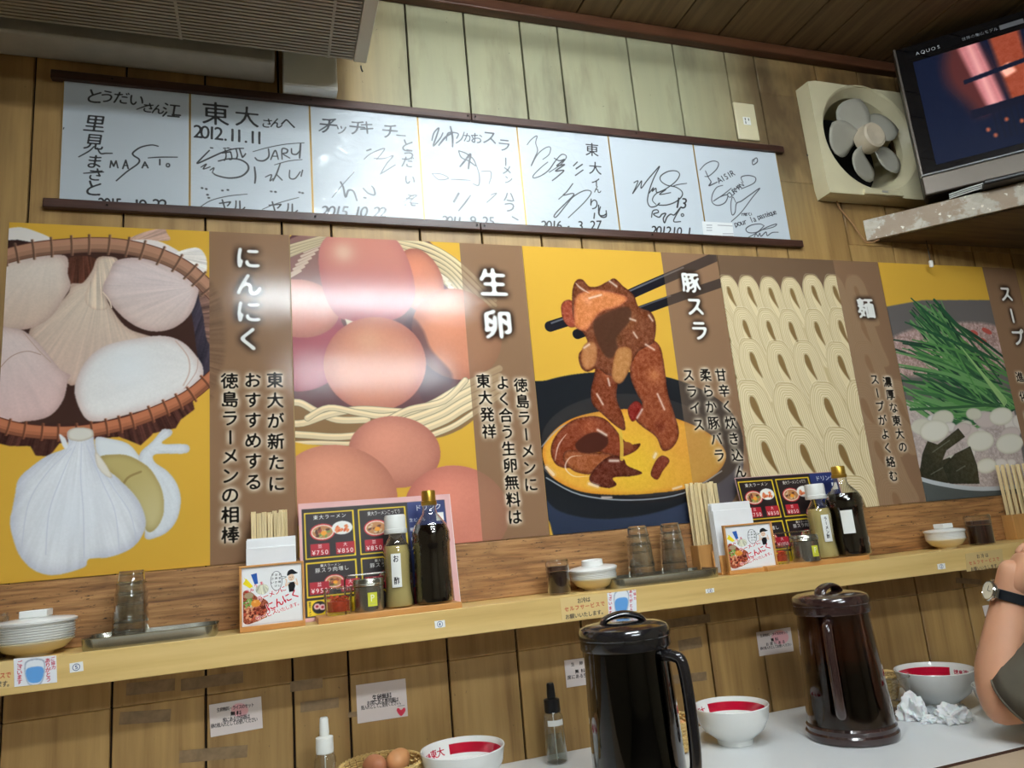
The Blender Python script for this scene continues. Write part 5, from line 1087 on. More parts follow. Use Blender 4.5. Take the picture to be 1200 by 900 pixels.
def card_paint(c):                       # in unit coordinates 0..1
    c.fill([(.0, .06), (.0, .62), (.14, .62), (.24, .52), (.36, .47), (.44, .34), (.36, .12), (.22, .04)], (150, 70, 46), smooth=True, soft=2, noise=120)
    rnd = random.Random(5)
    for i in range(70): c.ellipse((rnd.uniform(.02, .38), rnd.uniform(.08, .34)), .028, .022, rnd.uniform(0, 90), rnd.choice([(190, 84, 60), (214, 124, 90), (120, 44, 34), (224, 160, 120), (90, 34, 26)]))
    for i in range(18): c.ellipse((rnd.uniform(.02, .16), rnd.uniform(.34, .50)), .03, .018, rnd.uniform(0, 90), rnd.choice([(96, 140, 60), (140, 170, 90), (210, 200, 170)]))
    c.ellipse((.10, .56), .08, .06, 0, (170, 150, 120), edge=(110, 90, 70), edge_w=6); c.ellipse((.22, .40), .085, .07, 0, (232, 150, 60), hi=[((.20, .43), 14, (250, 200, 120), .8)])
    c.ellipse((.33, .66), .11, .10, 0, (226, 224, 200), edge=(90, 96, 70), edge_w=5, streak=((.33, .80), 16, .5))
    c.fill([(.02, .92), (.10, .84), (.18, .70), (.08, .80)], (240, 214, 60), smooth=False); c.fill([(.0, .80), (.06, .90), (.17, .74), (.12, .70)], (244, 222, 40), smooth=False); c.fill([(.14, .97), (.24, .99), (.26, .78), (.20, .77)], (50, 96, 176), smooth=False)
    R_ = (206, 30, 52)
    c.text('うま', (.22, .74), (.32, .78), .075, R_, 1.8, vertical=False); c.text('やみ', (.07, .645), (.15, .665), .075, R_, 1.6, vertical=False)
    W_ = dict(glow=(255, 255, 255), glow_w=5, glow_a=1)
    c.text('ラーメンに', (.29, .475), (.69, .625), .125, R_, 2.0, vertical=False, **W_); c.text('にんにく', (.47, .31), (.90, .50), .19, R_, 2.6, vertical=False, **W_); c.text('サービス', (.26, .10), (.53, .20), .115, R_, 2.2, vertical=False, **W_); c.text('いたします。', (.62, .205), (.97, .315), .090, R_, 1.5, vertical=False, **W_)
    P = [(.58 + .10 * math.cos(a), .80 + .19 * math.sin(a)) for a in np.linspace(.2, 2 * math.pi + .1, 22)]; c.stroke(P, .008, (40, 40, 44)); c.stroke([(.66, .88), (.76, .86), (.67, .82)], .008, (40, 40, 44), smooth=False)
    for j, s_ in enumerate(('お気軽に', 'お声かけ', '下さい！')): c.text(s_, (.645 - j * .065, .92), (.635 - j * .065, .70), .052, (30, 30, 34), .6)
    # plain figure of a cook in cap and black shirt
    c.ellipse((.84, .84), .055, .07, 0, (240, 206, 176)); c.fill([(.77, .88), (.79, .97), (.86, 1.0), (.92, .95), (.96, .92), (.90, .90), (.84, .905)], (28, 30, 36)); c.fill([(.78, .74), (.90, .75), (.91, .66), (.88, .56), (.80, .55), (.79, .64)], (26, 28, 34), smooth=False)
    c.stroke([(.80, .73), (.74, .68), (.76, .78), (.74, .82)], .022, (240, 206, 176)); c.stroke([(.90, .74), (.95, .68), (.93, .80)], .022, (240, 206, 176)); c.stroke([(.815, .845), (.83, .845)], .008, K); c.stroke([(.855, .845), (.87, .845)], .008, K); c.stroke([(.83, .80), (.85, .80)], .006, K)
CI = Canvas(0, 1, 0, 1.08, 640, 0, (244, 244, 244), local=True); card_paint(CI); CARD_M = img_mat('card_print', CI.image('card_print'), .22)
def card_stand(px, Y, d_px, lb, yaw=0):
    a, b = at(px[0], px[1], Y), at(px[2], px[3], Y); w_ = b.x - a.x; h_ = (hz(px[0], px[4], Y) + 0) - SHZ
    t = thing('picture_card_stand', lb, 'card stand', ((a.x + b.x) / 2, Y, SHZ + .0004), yaw); fw = .0045
    MB().box2((-w_ / 2, 0, 0), (w_ / 2, .012, .010)).build('bottom_bar', M_BEECH, t, bev=.001); MB().box2((-w_ / 2, 0, h_ - .004), (w_ / 2, .010, h_)).build('top_bar', M_BEECH, t, bev=.001)
    for s_ in (-1, 1): MB().box2((s_ * w_ / 2, 0, .010), (s_ * (w_ / 2 - fw), .010, h_ - .004)).build('side_bar', M_BEECH, t, bev=.001)
    MB().box2((-w_ / 2 + fw, .004, .010), (w_ / 2 - fw, .008, h_ - .004)).build('backing', mat('card_back', (236, 236, 236), .5), t)
    x0, x1, z0, z1 = -w_ / 2 + fw + .002, w_ / 2 - fw - .003, .013, h_ - .007
    o = panel('picture_card', CARD_M, [(x0, z0), (x1, z0), (x1, z1), (x0, z1)], .0038, .0006, None, (x0, x1, z0, z1), (0, 0.0038, z0)); o.parent = t
card_stand((280, 664, 356, 657, 664), -.128, 0, 'wooden stand with a red lettered picture card at the left menu')
card_stand((849, 618, 903, 612, 616), -.128, 0, 'wooden stand with a red lettered picture card beside the right menu', math.radians(-4))

# ---- menus
MW, MHh = .305, .235
def menu_paint(c):
    c.fill([(0, 0), (MW, 0), (MW, MHh), (0, MHh)], (226, 176, 172), smooth=False); c.fill([(.006, .008), (MW - .012, .008), (MW - .012, MHh - .012), (.006, MHh - .012)], (34, 26, 26), smooth=False)
    Yc, Rd, Wt = (240, 206, 40), (170, 30, 44), (240, 238, 232)
    def bowl(x, y, r):
        c.ellipse((x, y), r, r * .72, 0, (206, 50, 50)); c.ellipse((x, y), r * .9, r * .62, 0, (236, 226, 210)); c.ellipse((x, y), r * .8, r * .53, 0, (190, 130, 80)); 
        rnd = random.Random(int(x * 999))
        for i in range(16): c.ellipse((x + rnd.uniform(-r * .6, r * .6), y + rnd.uniform(-r * .35, r * .35)), r * .18, r * .1, rnd.uniform(0, 90), rnd.choice([(120, 150, 70), (160, 70, 50), (90, 50, 36), (214, 190, 150)]))
        c.ellipse((x + r * .1, y - r * .1), r * .24, r * .2, 0, (240, 160, 50))
    cells = [(.010, .120, .106, .215, '東大ラーメン', ('並', '¥750'), ('大', '¥850')), (.114, .120, .210, .215, '東大ラーメンこってり', ('並', '¥850'), None), (.010, .045, .106, .114, '豚スラ肉増し', ('並', '¥950'), ('大', '¥1050')), (.114, .045, .210, .114, '豚スラ肉増し', ('並', None), ('大', '¥1050'))]
    for (x0, z0, x1, z1, ti, p1, p2) in cells:
        c.fill([(x0, z0), (x1, z0), (x1, z1), (x0, z1)], Yc, smooth=False); c.fill([(x0 + .003, z0 + .003), (x1 - .003, z0 + .003), (x1 - .003, z1 - .003), (x0 + .003, z1 - .003)], (38, 28, 28), smooth=False)
        top_ = z1 - .011; n_ = len(ti)
        if z0 < .1: c.text('東大ラーメン', (x0 + .030, z1 - .008), (x0 + .062, z1 - .008), .0068, Wt, .8, vertical=False); top_ = z1 - .017
        c.text(ti, (x0 + .022, top_), (x0 + .022 + min(.060, n_ * .009), top_ + .001), .0098, Wt, 1.0, vertical=False)
        bx = x0 + (.034 if z0 > .1 else .052); by = (z0 + z1) / 2 + (.006 if z0 > .1 else -.006); bowl(bx, by, .024 if z0 > .1 else .019)
        if z0 > .1:
            c.ellipse((x0 + .072, by + .006), .020, .014, 0, Wt); rnd = random.Random(4)
            for i in range(14): c.ellipse((x0 + .072 + rnd.uniform(-.012, .012), by + .006 + rnd.uniform(-.007, .007)), .004, .0022, rnd.uniform(0, 90), rnd.choice([(216, 90, 50), (232, 130, 80)]))
        for j, pp in enumerate((p1, p2)):
            if not pp: continue
            ax_ = x0 + .010 + j * .048; ax_ = ax_ if z0 > .1 else ax_ - .004 + j * .010; c.fill([(ax_, z0 + .006), (ax_ + .036, z0 + .006), (ax_ + .036, z0 + .030), (ax_, z0 + .030)], Rd, smooth=False, soft=1)
            c.text(pp[0], (ax_ + .018, z0 + .025), (ax_ + .018, z0 + .025), .0085, Wt, .9, vertical=False)
            if pp[1]: c.text(pp[1], (ax_ + .006, z0 + .013), (ax_ + .030, z0 + .013), .0125, Wt, 1.1, vertical=False)
    c.fill([(.010, .010), (.106, .010), (.106, .040), (.010, .040)], Yc, smooth=False); c.ellipse((.032, .026), .013, .012, 0, (30, 26, 26)); c.ellipse((.028, .028), .006, .006, 0, (236, 190, 190)); c.ellipse((.038, .026), .006, .006, 0, (236, 190, 190)); c.ellipse((.028, .028), .0025, .0025, 0, Rd); c.ellipse((.038, .026), .0025, .0025, 0, Rd)
    c.text('徳島ラーメン', (.015, .036), (.015, .014), .0045, K, .7); c.text('東大', (.060, .026), (.074, .026), .013, K, 1.2, vertical=False)
    c.fill([(.214, .045), (.292, .045), (.292, .222), (.214, .222)], (36, 48, 100), smooth=False, soft=1); c.fill([(.214, .010), (.292, .010), (.292, .045), (.214, .045)], (150, 30, 40), smooth=False)
    c.text('ドリンク', (.236, .209), (.278, .209), .014, Wt, 1, vertical=False)
    for j, s_ in enumerate(('生ビール', '瓶ビール', 'レモン', 'ハイボール')): c.text(s_, (.220, .184 - j * .020), (.220 + .0085 * (len(s_) - 1), .184 - j * .020), .0085, Wt, .8, vertical=False)
    c.fill([(.272, .178), (.288, .178), (.288, .196), (.272, .196)], Wt, smooth=False)
CM = Canvas(0, MW, 0, MHh, 1500, 0, (255, 255, 255), local=True); menu_paint(CM); MENU_M = img_mat('menu_print', CM.image('menu_print'), .45, spec=.25)
def menu(px0, py0, px1, lb, Y=-.052, trim=0.0):
    a, b = at(px0, py0, Y), at(px1, py0, Y); w_ = (b.x - a.x); h_ = a.z - SHZ - .002
    x0 = a.x; o = panel('menu_board', MENU_M, [(x0, SHZ + .0005), (x0 + w_, SHZ + .0005), (x0 + w_, SHZ + h_), (x0, SHZ + h_)], Y, .0016, None, (x0 - trim, x0 + w_ + trim * 2, SHZ - trim, SHZ + h_ + trim * 2), (x0 + w_ / 2, Y, SHZ + .0005))
    o.rotation_euler = (math.radians(-8), 0, 0); o.location.y = Y - .004; tag(o, lb, 'menu', 'laminated menus')
menu(350, 587, 531, 'laminated picture menu at the left, behind the left condiment bottles')
menu(868, 557, 989, 'laminated picture menu at the right, behind the right condiment bottles', trim=.0055)

# ---- condiment racks
def oriented(t): return t
M_SOY = mat('soy_sauce', (16, 7, 5), .12, var=0, coat=.6); M_VIN = mat('pale_vinegar', (232, 210, 140), .1, trans=.3, ior=1.12, var=0)
M_GOLD = mat('gold_cap', (196, 156, 66), .32, .85, var=.03); M_LBL = mat('label_white', (240, 240, 234), .5, var=0)
def soy(cx_, cy_, lb, grp, label=False, wid=.064, sc=1.0):
    t = thing('soy_sauce_bottle', lb, 'bottle', (cx_, cy_, BZ), random.random() * 0, grp); r = wid / 2; H_ = .222 * sc
    body = [(0, 0.0002), (r * .86, 0.0002), (r * .97, .004), (r, .012), (r * .985, .020), (r * 1.0, .026), (r * .97, .033), (r * 1.0, .040), (r * .97, .047), (r * .96, .09), (r * .98, .118), (r * 1.02, .124), (r * .99, .132), (r * 1.0, .142), (r * .86, .158), (r * .60, .172), (r * .42, .181), (r * .36, .190), (r * .36, .198)]
    MB().lathe([(a, b * sc) for a, b in body], 40).build('bottle_body', M_PET, t)
    liq = [(max(0, a - .0014), b * sc + (.0012 if i_ < 2 else 0)) for i_, (a, b) in enumerate(body[:15])]; liq = liq + [(0, liq[-1][1])]
    MB().lathe(liq, 36).build('soy_sauce', M_SOY, t)
    MB().lathe([(0, .1985 * sc - .0), (r * .40, .1985 * sc), (r * .42, .200 * sc), (r * .42, .207 * sc), (r * .38, .208 * sc), (r * .38, .226 * sc), (r * .35, .229 * sc), (0, .229 * sc)], 32).build('gold_cap', M_GOLD, t)
    if label:
        mb = MB(); N = 8; rr = r * 1.03; vs = [(rr * math.cos(math.radians(232 + 5 * i - 20)), rr * math.sin(math.radians(232 + 5 * i - 20)), z_) for i in range(N) for z_ in (.055, .112)]
        mb.add(vs, [(2 * i, 2 * i + 2, 2 * i + 3, 2 * i + 1) for i in range(N - 1)]); mb.build('paper_label', M_LBL, t)
VC = Canvas(0, .020, 0, .052, 3000, 0, (240, 240, 234), local=True)
def vinegar(cx_, cy_, lb, grp, txt, wid=.046, capt=1):
    t = thing('vinegar_bottle', lb, 'bottle', (cx_, cy_, BZ), 0, grp); r = wid / 2
    body = [(0, 0), (r * .92, 0), (r * 1.02, .003), (r * 1.04, .010), (r * .96, .030), (r * .92, .045), (r * .94, .085), (r * .96, .108), (r * .88, .122), (r * .62, .134), (r * .48, .140), (r * .46, .147)]
    MB().lathe(body, 36).build('bottle_body', M_PET, t)
    liq = [(max(0, a - .0013), b + (.0012 if i_ < 2 else 0)) for i_, (a, b) in enumerate(body[:9])] + [(0, .122)]
    MB().lathe(liq, 36).build('vinegar', M_VIN, t)
    MB().lathe([(0, .146), (r * .80, .146), (r * .82, .148), (r * .82, .155), (r * .76, .156), (r * .76, .180), (r * .70, .184), (0, .184)], 32).build('white_cap', M_WPL, t)
    VC.a[:] = (240, 240, 234); VC.text(txt, (.010, .044), (.010, .010), .012 if len(txt) < 4 else .0085, (24, 22, 22), 1.4); im = VC.image('bottle_label'); m = img_mat('bottle_label', im, .5)
    N = 9; rr = r * 1.0; mb = MB(); vs = []; ang0 = math.radians(236)
    for i in range(N):
        a_ = ang0 + (i / (N - 1)) * .020 / rr
        for z_ in (.040, .106): vs.append((rr * math.cos(a_), rr * math.sin(a_), z_))
    mb.v = vs; mb.f = [(2 * i, 2 * i + 2, 2 * i + 3, 2 * i + 1) for i in range(N - 1)]
    for i in range(N - 1): u0, u1 = i / (N - 1), (i + 1) / (N - 1); mb.uv[i] = [(u0, 0), (u1, 0), (u1, 1), (u0, 1)]
    me = bpy.data.meshes.new('paper_label'); me.from_pydata(vs, [], mb.f); uv = me.uv_layers.new(name='UVMap')
    for lp in me.loops: vi = lp.vertex_index; uv.data[lp.index].uv = ((vi // 2) / (N - 1), vi % 2)
    me.materials.append(m); link_mesh('paper_label', me, t)
PC = Canvas(0, .022, 0, .026, 3000, 0, (214, 214, 60), local=True); PC.text('P', (.011, .016), (.011, .016), .018, (244, 244, 230), 1.6, brush=False); PC.stroke([(.005, .005), (.017, .005)], .001, (180, 180, 120)); PLAB = img_mat('pepper_label', PC.image('pepper_label'), .5)
def shaker(cx_, cy_, lb, grp, wid=.046, h_=.064):
    t = thing('pepper_shaker', lb, 'shaker', (cx_, cy_, BZ), 0, grp); r = wid / 2; M_SH = mat('shaker_steel', (176, 172, 162), .27, .92, var=.03)
    MB().lathe([(0, 0), (r * .95, 0), (r * .97, .002), (r * .97, h_ * .76), (r * .93, h_ * .78), (0, h_ * .78)], 36).build('shaker_body', M_SH, t)
    MB().lathe([(0, h_ * .78), (r * 1.0, h_ * .78), (r * 1.03, h_ * .80), (r * 1.0, h_ * .83), (r * 1.03, h_ * .86), (r * 1.0, h_ * .89), (r * 1.0, h_ * .95), (r * .94, h_), (0, h_)], 36).build('shaker_lid', M_STEEL, t)
    N = 7; rr = r * .985; a0_ = math.radians(258) ; vs = []
    for i in range(N):
        a_ = a0_ + i / (N - 1) * .019 / rr
        for z_ in (.010, .036): vs.append((rr * math.cos(a_), rr * math.sin(a_), z_))
    me = bpy.data.meshes.new('yellow_label'); me.from_pydata(vs, [], [(2 * i, 2 * i + 2, 2 * i + 3, 2 * i + 1) for i in range(N - 1)]); uv = me.uv_layers.new(name='UVMap')
    for lp in me.loops: vi = lp.vertex_index; uv.data[lp.index].uv = ((vi // 2) / (N - 1), vi % 2)
    me.materials.append(PLAB); o = link_mesh('yellow_label', me, t); o['label'] = 'yellow square label with a white letter'
def ginger(cx_, cy_, lb, grp, wid=.044, h_=.050):
    t = thing('ginger_cup', lb, 'glass', (cx_, cy_, BZ), 0, grp); r = wid / 2
    fl = lambda a, r_, z_: 1 + .03 * math.cos(12 * a)
    MB().lathe([(0, 0), (r * .86, 0), (r * .9, .003), (r, h_)], 48, wob=fl).build('glass_body', M_GLASS, t)
    MB().lathe([(r + .0010 * math.cos(q * math.pi / 3), h_ + .0010 * math.sin(q * math.pi / 3)) for q in range(7)], 48, wob=fl).build('rim', M_GLASSR, t)
    mb = MB(); rnd = random.Random(2)
    for i in range(60):
        a_, q_ = rnd.random() * 6.28, rnd.random() ** .5 * r * .68; z_ = .006 + rnd.random() * h_ * .56; c0 = Vector((q_ * math.cos(a_), q_ * math.sin(a_), z_)); d_ = Vector((rnd.uniform(-1, 1), rnd.uniform(-1, 1), rnd.uniform(-.4, .4))).normalized() * .006
        e_ = c0 - d_; f_ = c0 + d_
        for v_ in (e_, f_):
            rad = math.hypot(v_.x, v_.y)
            if rad > r * .78: v_.x *= r * .78 / rad; v_.y *= r * .78 / rad
            v_.z = max(v_.z, .006)
        mb.tube([e_, f_], .0016, 4)
    mb.lathe([(0, .006), (r * .76, .006), (r * .78, h_ * .5), (0, h_ * .52)], 24)
    o = mb.build('pickled_ginger', mat('red_ginger', (206, 74, 38), .4, var=.12, vscale=200), t); o['kind'] = 'stuff'
BZ = SHZ + .0124
def rack(px0, px1, lb, hx):
    a, b = at(px0, 700, SHY + .006), at(px1, 700, SHY + .006); t = thing('condiment_rack', lb, 'rack', ((a.x + b.x) / 2, SHY + .006 + .042, SHZ + .0004)); w_ = b.x - a.x
    MB().box2((-w_ / 2, -.042, 0), (w_ / 2, .042, .0116)).build('wooden_base', M_BEECH, t, bev=.0012)
    x0, x1 = hx[0] - t.location.x, hx[1] - t.location.x; zt = .083; P = [(x0, .012, .0116), (x0, .012, zt - .008), (x0 + .003, .012, zt - .002), (x0 + .009, .012, zt), (x1 - .009, .012, zt), (x1 - .003, .012, zt - .002), (x1, .012, zt - .008), (x1, .012, .0116)]
    MB().tube(P, .0016, 8).build('wire_handle', mat('wire_chrome', (200, 200, 196), .2, 1.0, var=0), t)
Yi = SHY + .006 + .042
rack(372, 541, 'left wooden condiment rack with a wire handle', (at(403, 660, Yi + .012).x, at(482, 660, Yi + .012).x))
rack(905, 1028, 'right wooden condiment rack with a wire handle', (at(903, 620, Yi + .012).x + .004, at(955, 620, Yi + .012).x))
ginger(at(396, 690, Yi - .012).x, Yi - .012, 'ribbed glass of red pickled ginger on the left rack', 'ginger glasses', wm(32, 396, Yi), .050)
shaker(at(432, 690, Yi - .008).x, Yi - .008, 'steel pepper shaker with a yellow label on the left rack', 'pepper shakers', wm(35, 432, Yi), .062)
vinegar(at(467, 690, Yi + .002).x, Yi + .002, 'white capped vinegar bottle on the left rack', 'vinegar bottles', 'お酢', wm(33, 466, Yi), 1)
soy(at(509, 690, Yi - .004).x, Yi - .004, 'soy sauce bottle with gold cap on the left rack', 'soy sauce bottles', False, wm(44, 509, Yi), 1.0)
ginger(at(911, 640, Yi - .012).x, Yi - .012, 'small glass of red pickled ginger on the right rack', 'ginger glasses', wm(24, 911, Yi), .042)
shaker(at(943, 640, Yi - .016).x, Yi - .016, 'steel pepper shaker with a yellow label on the right rack', 'pepper shakers', wm(32, 943, Yi), .062)
vinegar(at(966, 640, Yi + .010).x, Yi + .010, 'white capped vinegar bottle on the right rack', 'vinegar bottles', 'ラーメン酢', wm(30, 966, Yi), 1)
soy(at(998, 640, Yi + .002).x, Yi + .002, 'soy sauce bottle with gold cap on the right rack', 'soy sauce bottles', True, wm(42, 998, Yi), .98)

# ---- stickers on the fascia
INK2 = (60, 50, 44); RED = (190, 40, 60)
def selfserve(P0, P1, P2):
    def f(c):
        c.text('お冷は', *P0, .0115, INK2, 1.7, vertical=False); c.text('セルフサービスで', *P1, .0105, (190, 66, 40), 1.7, vertical=False); c.text('お願いいたします。', *P2, .0105, INK2, 1.7, vertical=False)
    return f
def water(cx_, cy_, k=1.0):
    def f(c):
        c.text('ございます', (cx_ - 18 * k, cy_ - 10), (cx_ - 18 * k, cy_ + 12), .0082, RED, 1.5); c.text('ありがとう', (cx_ + 15 * k, cy_ - 13), (cx_ + 16 * k, cy_ + 9), .0082, RED, 1.5); c.text('ご協力', (cx_ + 21 * k, cy_ - 15), (cx_ + 22 * k, cy_ - 5), .0065, RED, .8)
        c.fill([(cx_ - 11 * k, cy_ - 11), (cx_ + 11 * k, cy_ - 13), (cx_ + 8 * k, cy_ + 13), (cx_ - 8 * k, cy_ + 14)], (150, 160, 180)); c.fill([(cx_ - 10 * k, cy_ - 10), (cx_ + 10 * k, cy_ - 12), (cx_ + 7.4 * k, cy_ + 12), (cx_ - 7.4 * k, cy_ + 13)], (232, 236, 242)); c.fill([(cx_ - 9.5 * k, cy_ - 3), (cx_ + 9.5 * k, cy_ - 5), (cx_ + 7 * k, cy_ + 11), (cx_ - 7 * k, cy_ + 12)], (96, 158, 220)); 
    return f
BEI = (224, 194, 132)
tag(print_sheet('water_sticker', [(17, 805), (67, 799.5), (66, 768), (16, 772)], SHY, water(41, 787, 1), bg=(236, 236, 240)), 'white sticker with a blue water glass at the left end of the shelf edge', 'sticker')
tag(print_sheet('self_service_sticker', [(-45, 812), (16.5, 805.5), (15.5, 774), (-46, 780)], SHY, selfserve(((-25, 786), (-8, 784)), ((-38, 797), (10, 791)), ((-38, 805), (12, 801))), bg=BEI), 'beige lettered sticker running out of the photo at the left', 'sticker')
tag(print_sheet('self_service_sticker', [(659, 728), (712.8, 719.5), (711, 695), (656, 701)], SHY, selfserve(((679, 704), (689, 702.5)), ((664, 714), (706, 707.5)), ((665, 723), (707, 717))), bg=BEI), 'beige sticker with red and black lettering in the middle of the shelf edge', 'sticker')
tag(print_sheet('water_sticker', [(713.2, 719.5), (746, 716), (745, 691), (711.4, 695)], SHY, water(728, 706, .72), bg=(236, 236, 240)), 'small white sticker with a blue water glass in the middle of the shelf edge', 'sticker')
tag(print_sheet('self_service_sticker', [(1133, 670), (1176, 664), (1174, 643), (1131, 649)], SHY, selfserve(((1146, 652), (1156, 650.5)), ((1137, 660), (1169, 655)), ((1139, 667), (1170, 662.5))), bg=(206, 178, 122)), 'beige lettered sticker on the shelf edge beside the wristwatch', 'sticker')
for Q, ch, lb in (([(82, 788.5), (98, 786), (97, 775), (81.5, 777.5)], '⑤', 'small number sticker near the left steel tray'), ([(510, 736.5), (522, 734.5), (521, 726.5), (509, 728)], '④', 'small number sticker under the left condiment rack'), ([(827, 695.5), (837, 694), (836.5, 689), (826.5, 690.5)], '③', 'tiny number sticker under the right picture card'), ([(1099, 667.5), (1108, 666.5), (1107, 660), (1098, 661)], '②', 'small number sticker under the right saucer stack')):
    m_ = ((Q[0][0] + Q[2][0]) / 2, (Q[0][1] + Q[2][1]) / 2)
    tag(print_sheet('number_sticker', Q, SHY, lambda c: c.text(ch, m_, m_, .0135, (50, 70, 120), .7), bg=(238, 238, 236), R=3000), lb, 'sticker', 'number stickers on the shelf edge')
# ---- notices on the lower boards
def notice(Q, lines, lb, heart=None, pink=None):
    def f(c):
        if pink: c.ellipse(pink, 10, 8, 0, (236, 180, 186), soft=2)
        for s_, a_, b_, z_ in lines: c.text(s_, a_, b_, z_ * 1.12, (24, 20, 24), 1.0, vertical=False)
        if heart: hx, hy = heart; c.fill([(hx, hy + 5), (hx - 5, hy - 1), (hx - 3.5, hy - 4.5), (hx, hy - 2), (hx + 3.5, hy - 4.8), (hx + 5, hy - 1.4)], (214, 50, 76)); c.stroke([(hx - 4, hy - 6.5), (hx + 4, hy - 7.5)], .8, (120, 120, 120), .6)
    return tag(print_sheet('notice', Q, -0.0006, f, bg=(228, 216, 212), rough=.25, R=2400), lb, 'notice', 'paper notices taped to the boards')
A_, B_, C_ = '無料', '席にある空容器は', '卵の殻入れとしてお使いください'
notice([(247, 864), (308, 853), (306, 816), (245, 826)], [('生卵無料・ライスのセット', (256, 832), (296, 826), .0075), (A_, (273, 836.5), (280, 835.5), .009), (B_, (263, 844), (291, 839.5), .0085), (C_, (249, 851), (300, 843), .0080)], 'leftmost paper notice, with pink spots, under the left picture card', pink=(281, 832))
notice([(419, 848), (478, 839), (475, 795), (417, 803)], [('生卵無料', (439, 818), (456, 815.5), .0125), ('お席にある専用籠は', (432, 824), (465, 819.5), .0085), ('殻入れとしてご使用ください。', (425, 829.5), (470, 823), .0082)], 'paper notice with a red heart in its corner', heart=(470, 834))
notice([(664, 806), (722, 797), (719, 766), (661, 774)], [('生卵無料', (671, 778.5), (700, 774), .0080), (A_, (676, 787), (683, 786), .009), (B_, (667, 794), (700, 789), .0085)], 'paper notice half hidden behind the black pitcher')
notice([(890, 769), (930, 763), (926, 735), (886, 741)], [('生卵無料・ライスのセット', (892, 745), (922, 741), .0065), (A_, (905, 750), (910, 749), .009), ('お席にある', (899, 755), (918, 752), .0075), (C_, (892, 760), (926, 755), .0070)], 'paper notice to the left of the brown pitcher', pink=(914, 747))
notice([(1157, 733), (1196, 727), (1190, 704), (1151, 710)], [(A_, (1160, 718), (1166, 717), .008), (B_, (1155, 724), (1180, 720), .007)], 'paper notice half hidden behind the forearm')

# ================================================================== ON THE COUNTER
def blank(name, n=0): return None
# ---- ramen bowls
M_PORC = mat('porcelain', (232, 232, 228), .12, var=.01, coat=.6)
BC = Canvas(0, .54, 0, .04, 2200, 0, (232, 232, 228), local=True); BR = (176, 18, 46)
BC.fill([(.0, .008), (.175, .008), (.175, .033), (.0, .033)], BR, smooth=False); BC.fill([(.265, .008), (.445, .008), (.445, .033), (.265, .033)], BR, smooth=False)
for x0 in (.22, .49):
    BC.text('徳', (x0 - .028, .021), (x0 - .028, .021), .015, BR, 1.4, vertical=False); BC.text('島', (x0 - .014, .021), (x0 - .014, .021), .015, BR, 1.4, vertical=False); BC.text('東大', (x0 + .004, .020), (x0 + .026, .020), .024, BR, 1.8, vertical=False)
BC.a = BC.a[:, ::-1]; BOWL_M = img_mat('bowl_print', BC.image('bowl_print'), .12, coat=.6)
def bowl_proto():
    t = thing('ramen_bowl', None, 'bowl'); R_ = .083
    MB().lathe([(0, .010), (.030, .010), (.034, 0), (.039, 0), (.040, .010), (.045, .014), (.066, .030), (.078, .052), (R_ - .001, .074), (R_, .078), (R_ - .001, .0795), (R_ - .0035, .079), (R_ - .0055, .074)], 56).build('bowl_body', M_PORC, t)
    MB().lathe([(.0705, .045), (R_ - .0056, .0742)], 72, uv=True).build('printed_band', BOWL_M, t)
    MB().lathe([(0, .013), (.030, .014), (.050, .022), (.064, .034), (.0706, .0452)], 56).build('inner_bottom', M_PORC, t)
    return t
bp = bowl_proto()
def put_bowl(px, py, s, rz, lb, first=False, zoff=0):
    p = on(px, py, TBL + .0785 * s + zoff); o = bp if first else copy_tree(bp); o.location = (p.x, p.y, TBL + .0004 + zoff); o.scale = (s, s, s); o.rotation_euler = (0, 0, rz)
    tag(o, lb, 'bowl', 'white bowls with a red band inside'); return o
put_bowl(542, 876, 1.00, math.radians(98), 'white bowl with red band and red characters, beside the egg basket', True)
put_bowl(856, 826, .97, math.radians(100), 'white bowl with red inner band between the two pitchers')
put_bowl(1094, 784, 1.04, math.radians(135), 'white bowl with red inner band behind the crumpled tissues')
put_bowl(1182, 803, .85, math.radians(100), 'white bowl mostly hidden behind the forearm')
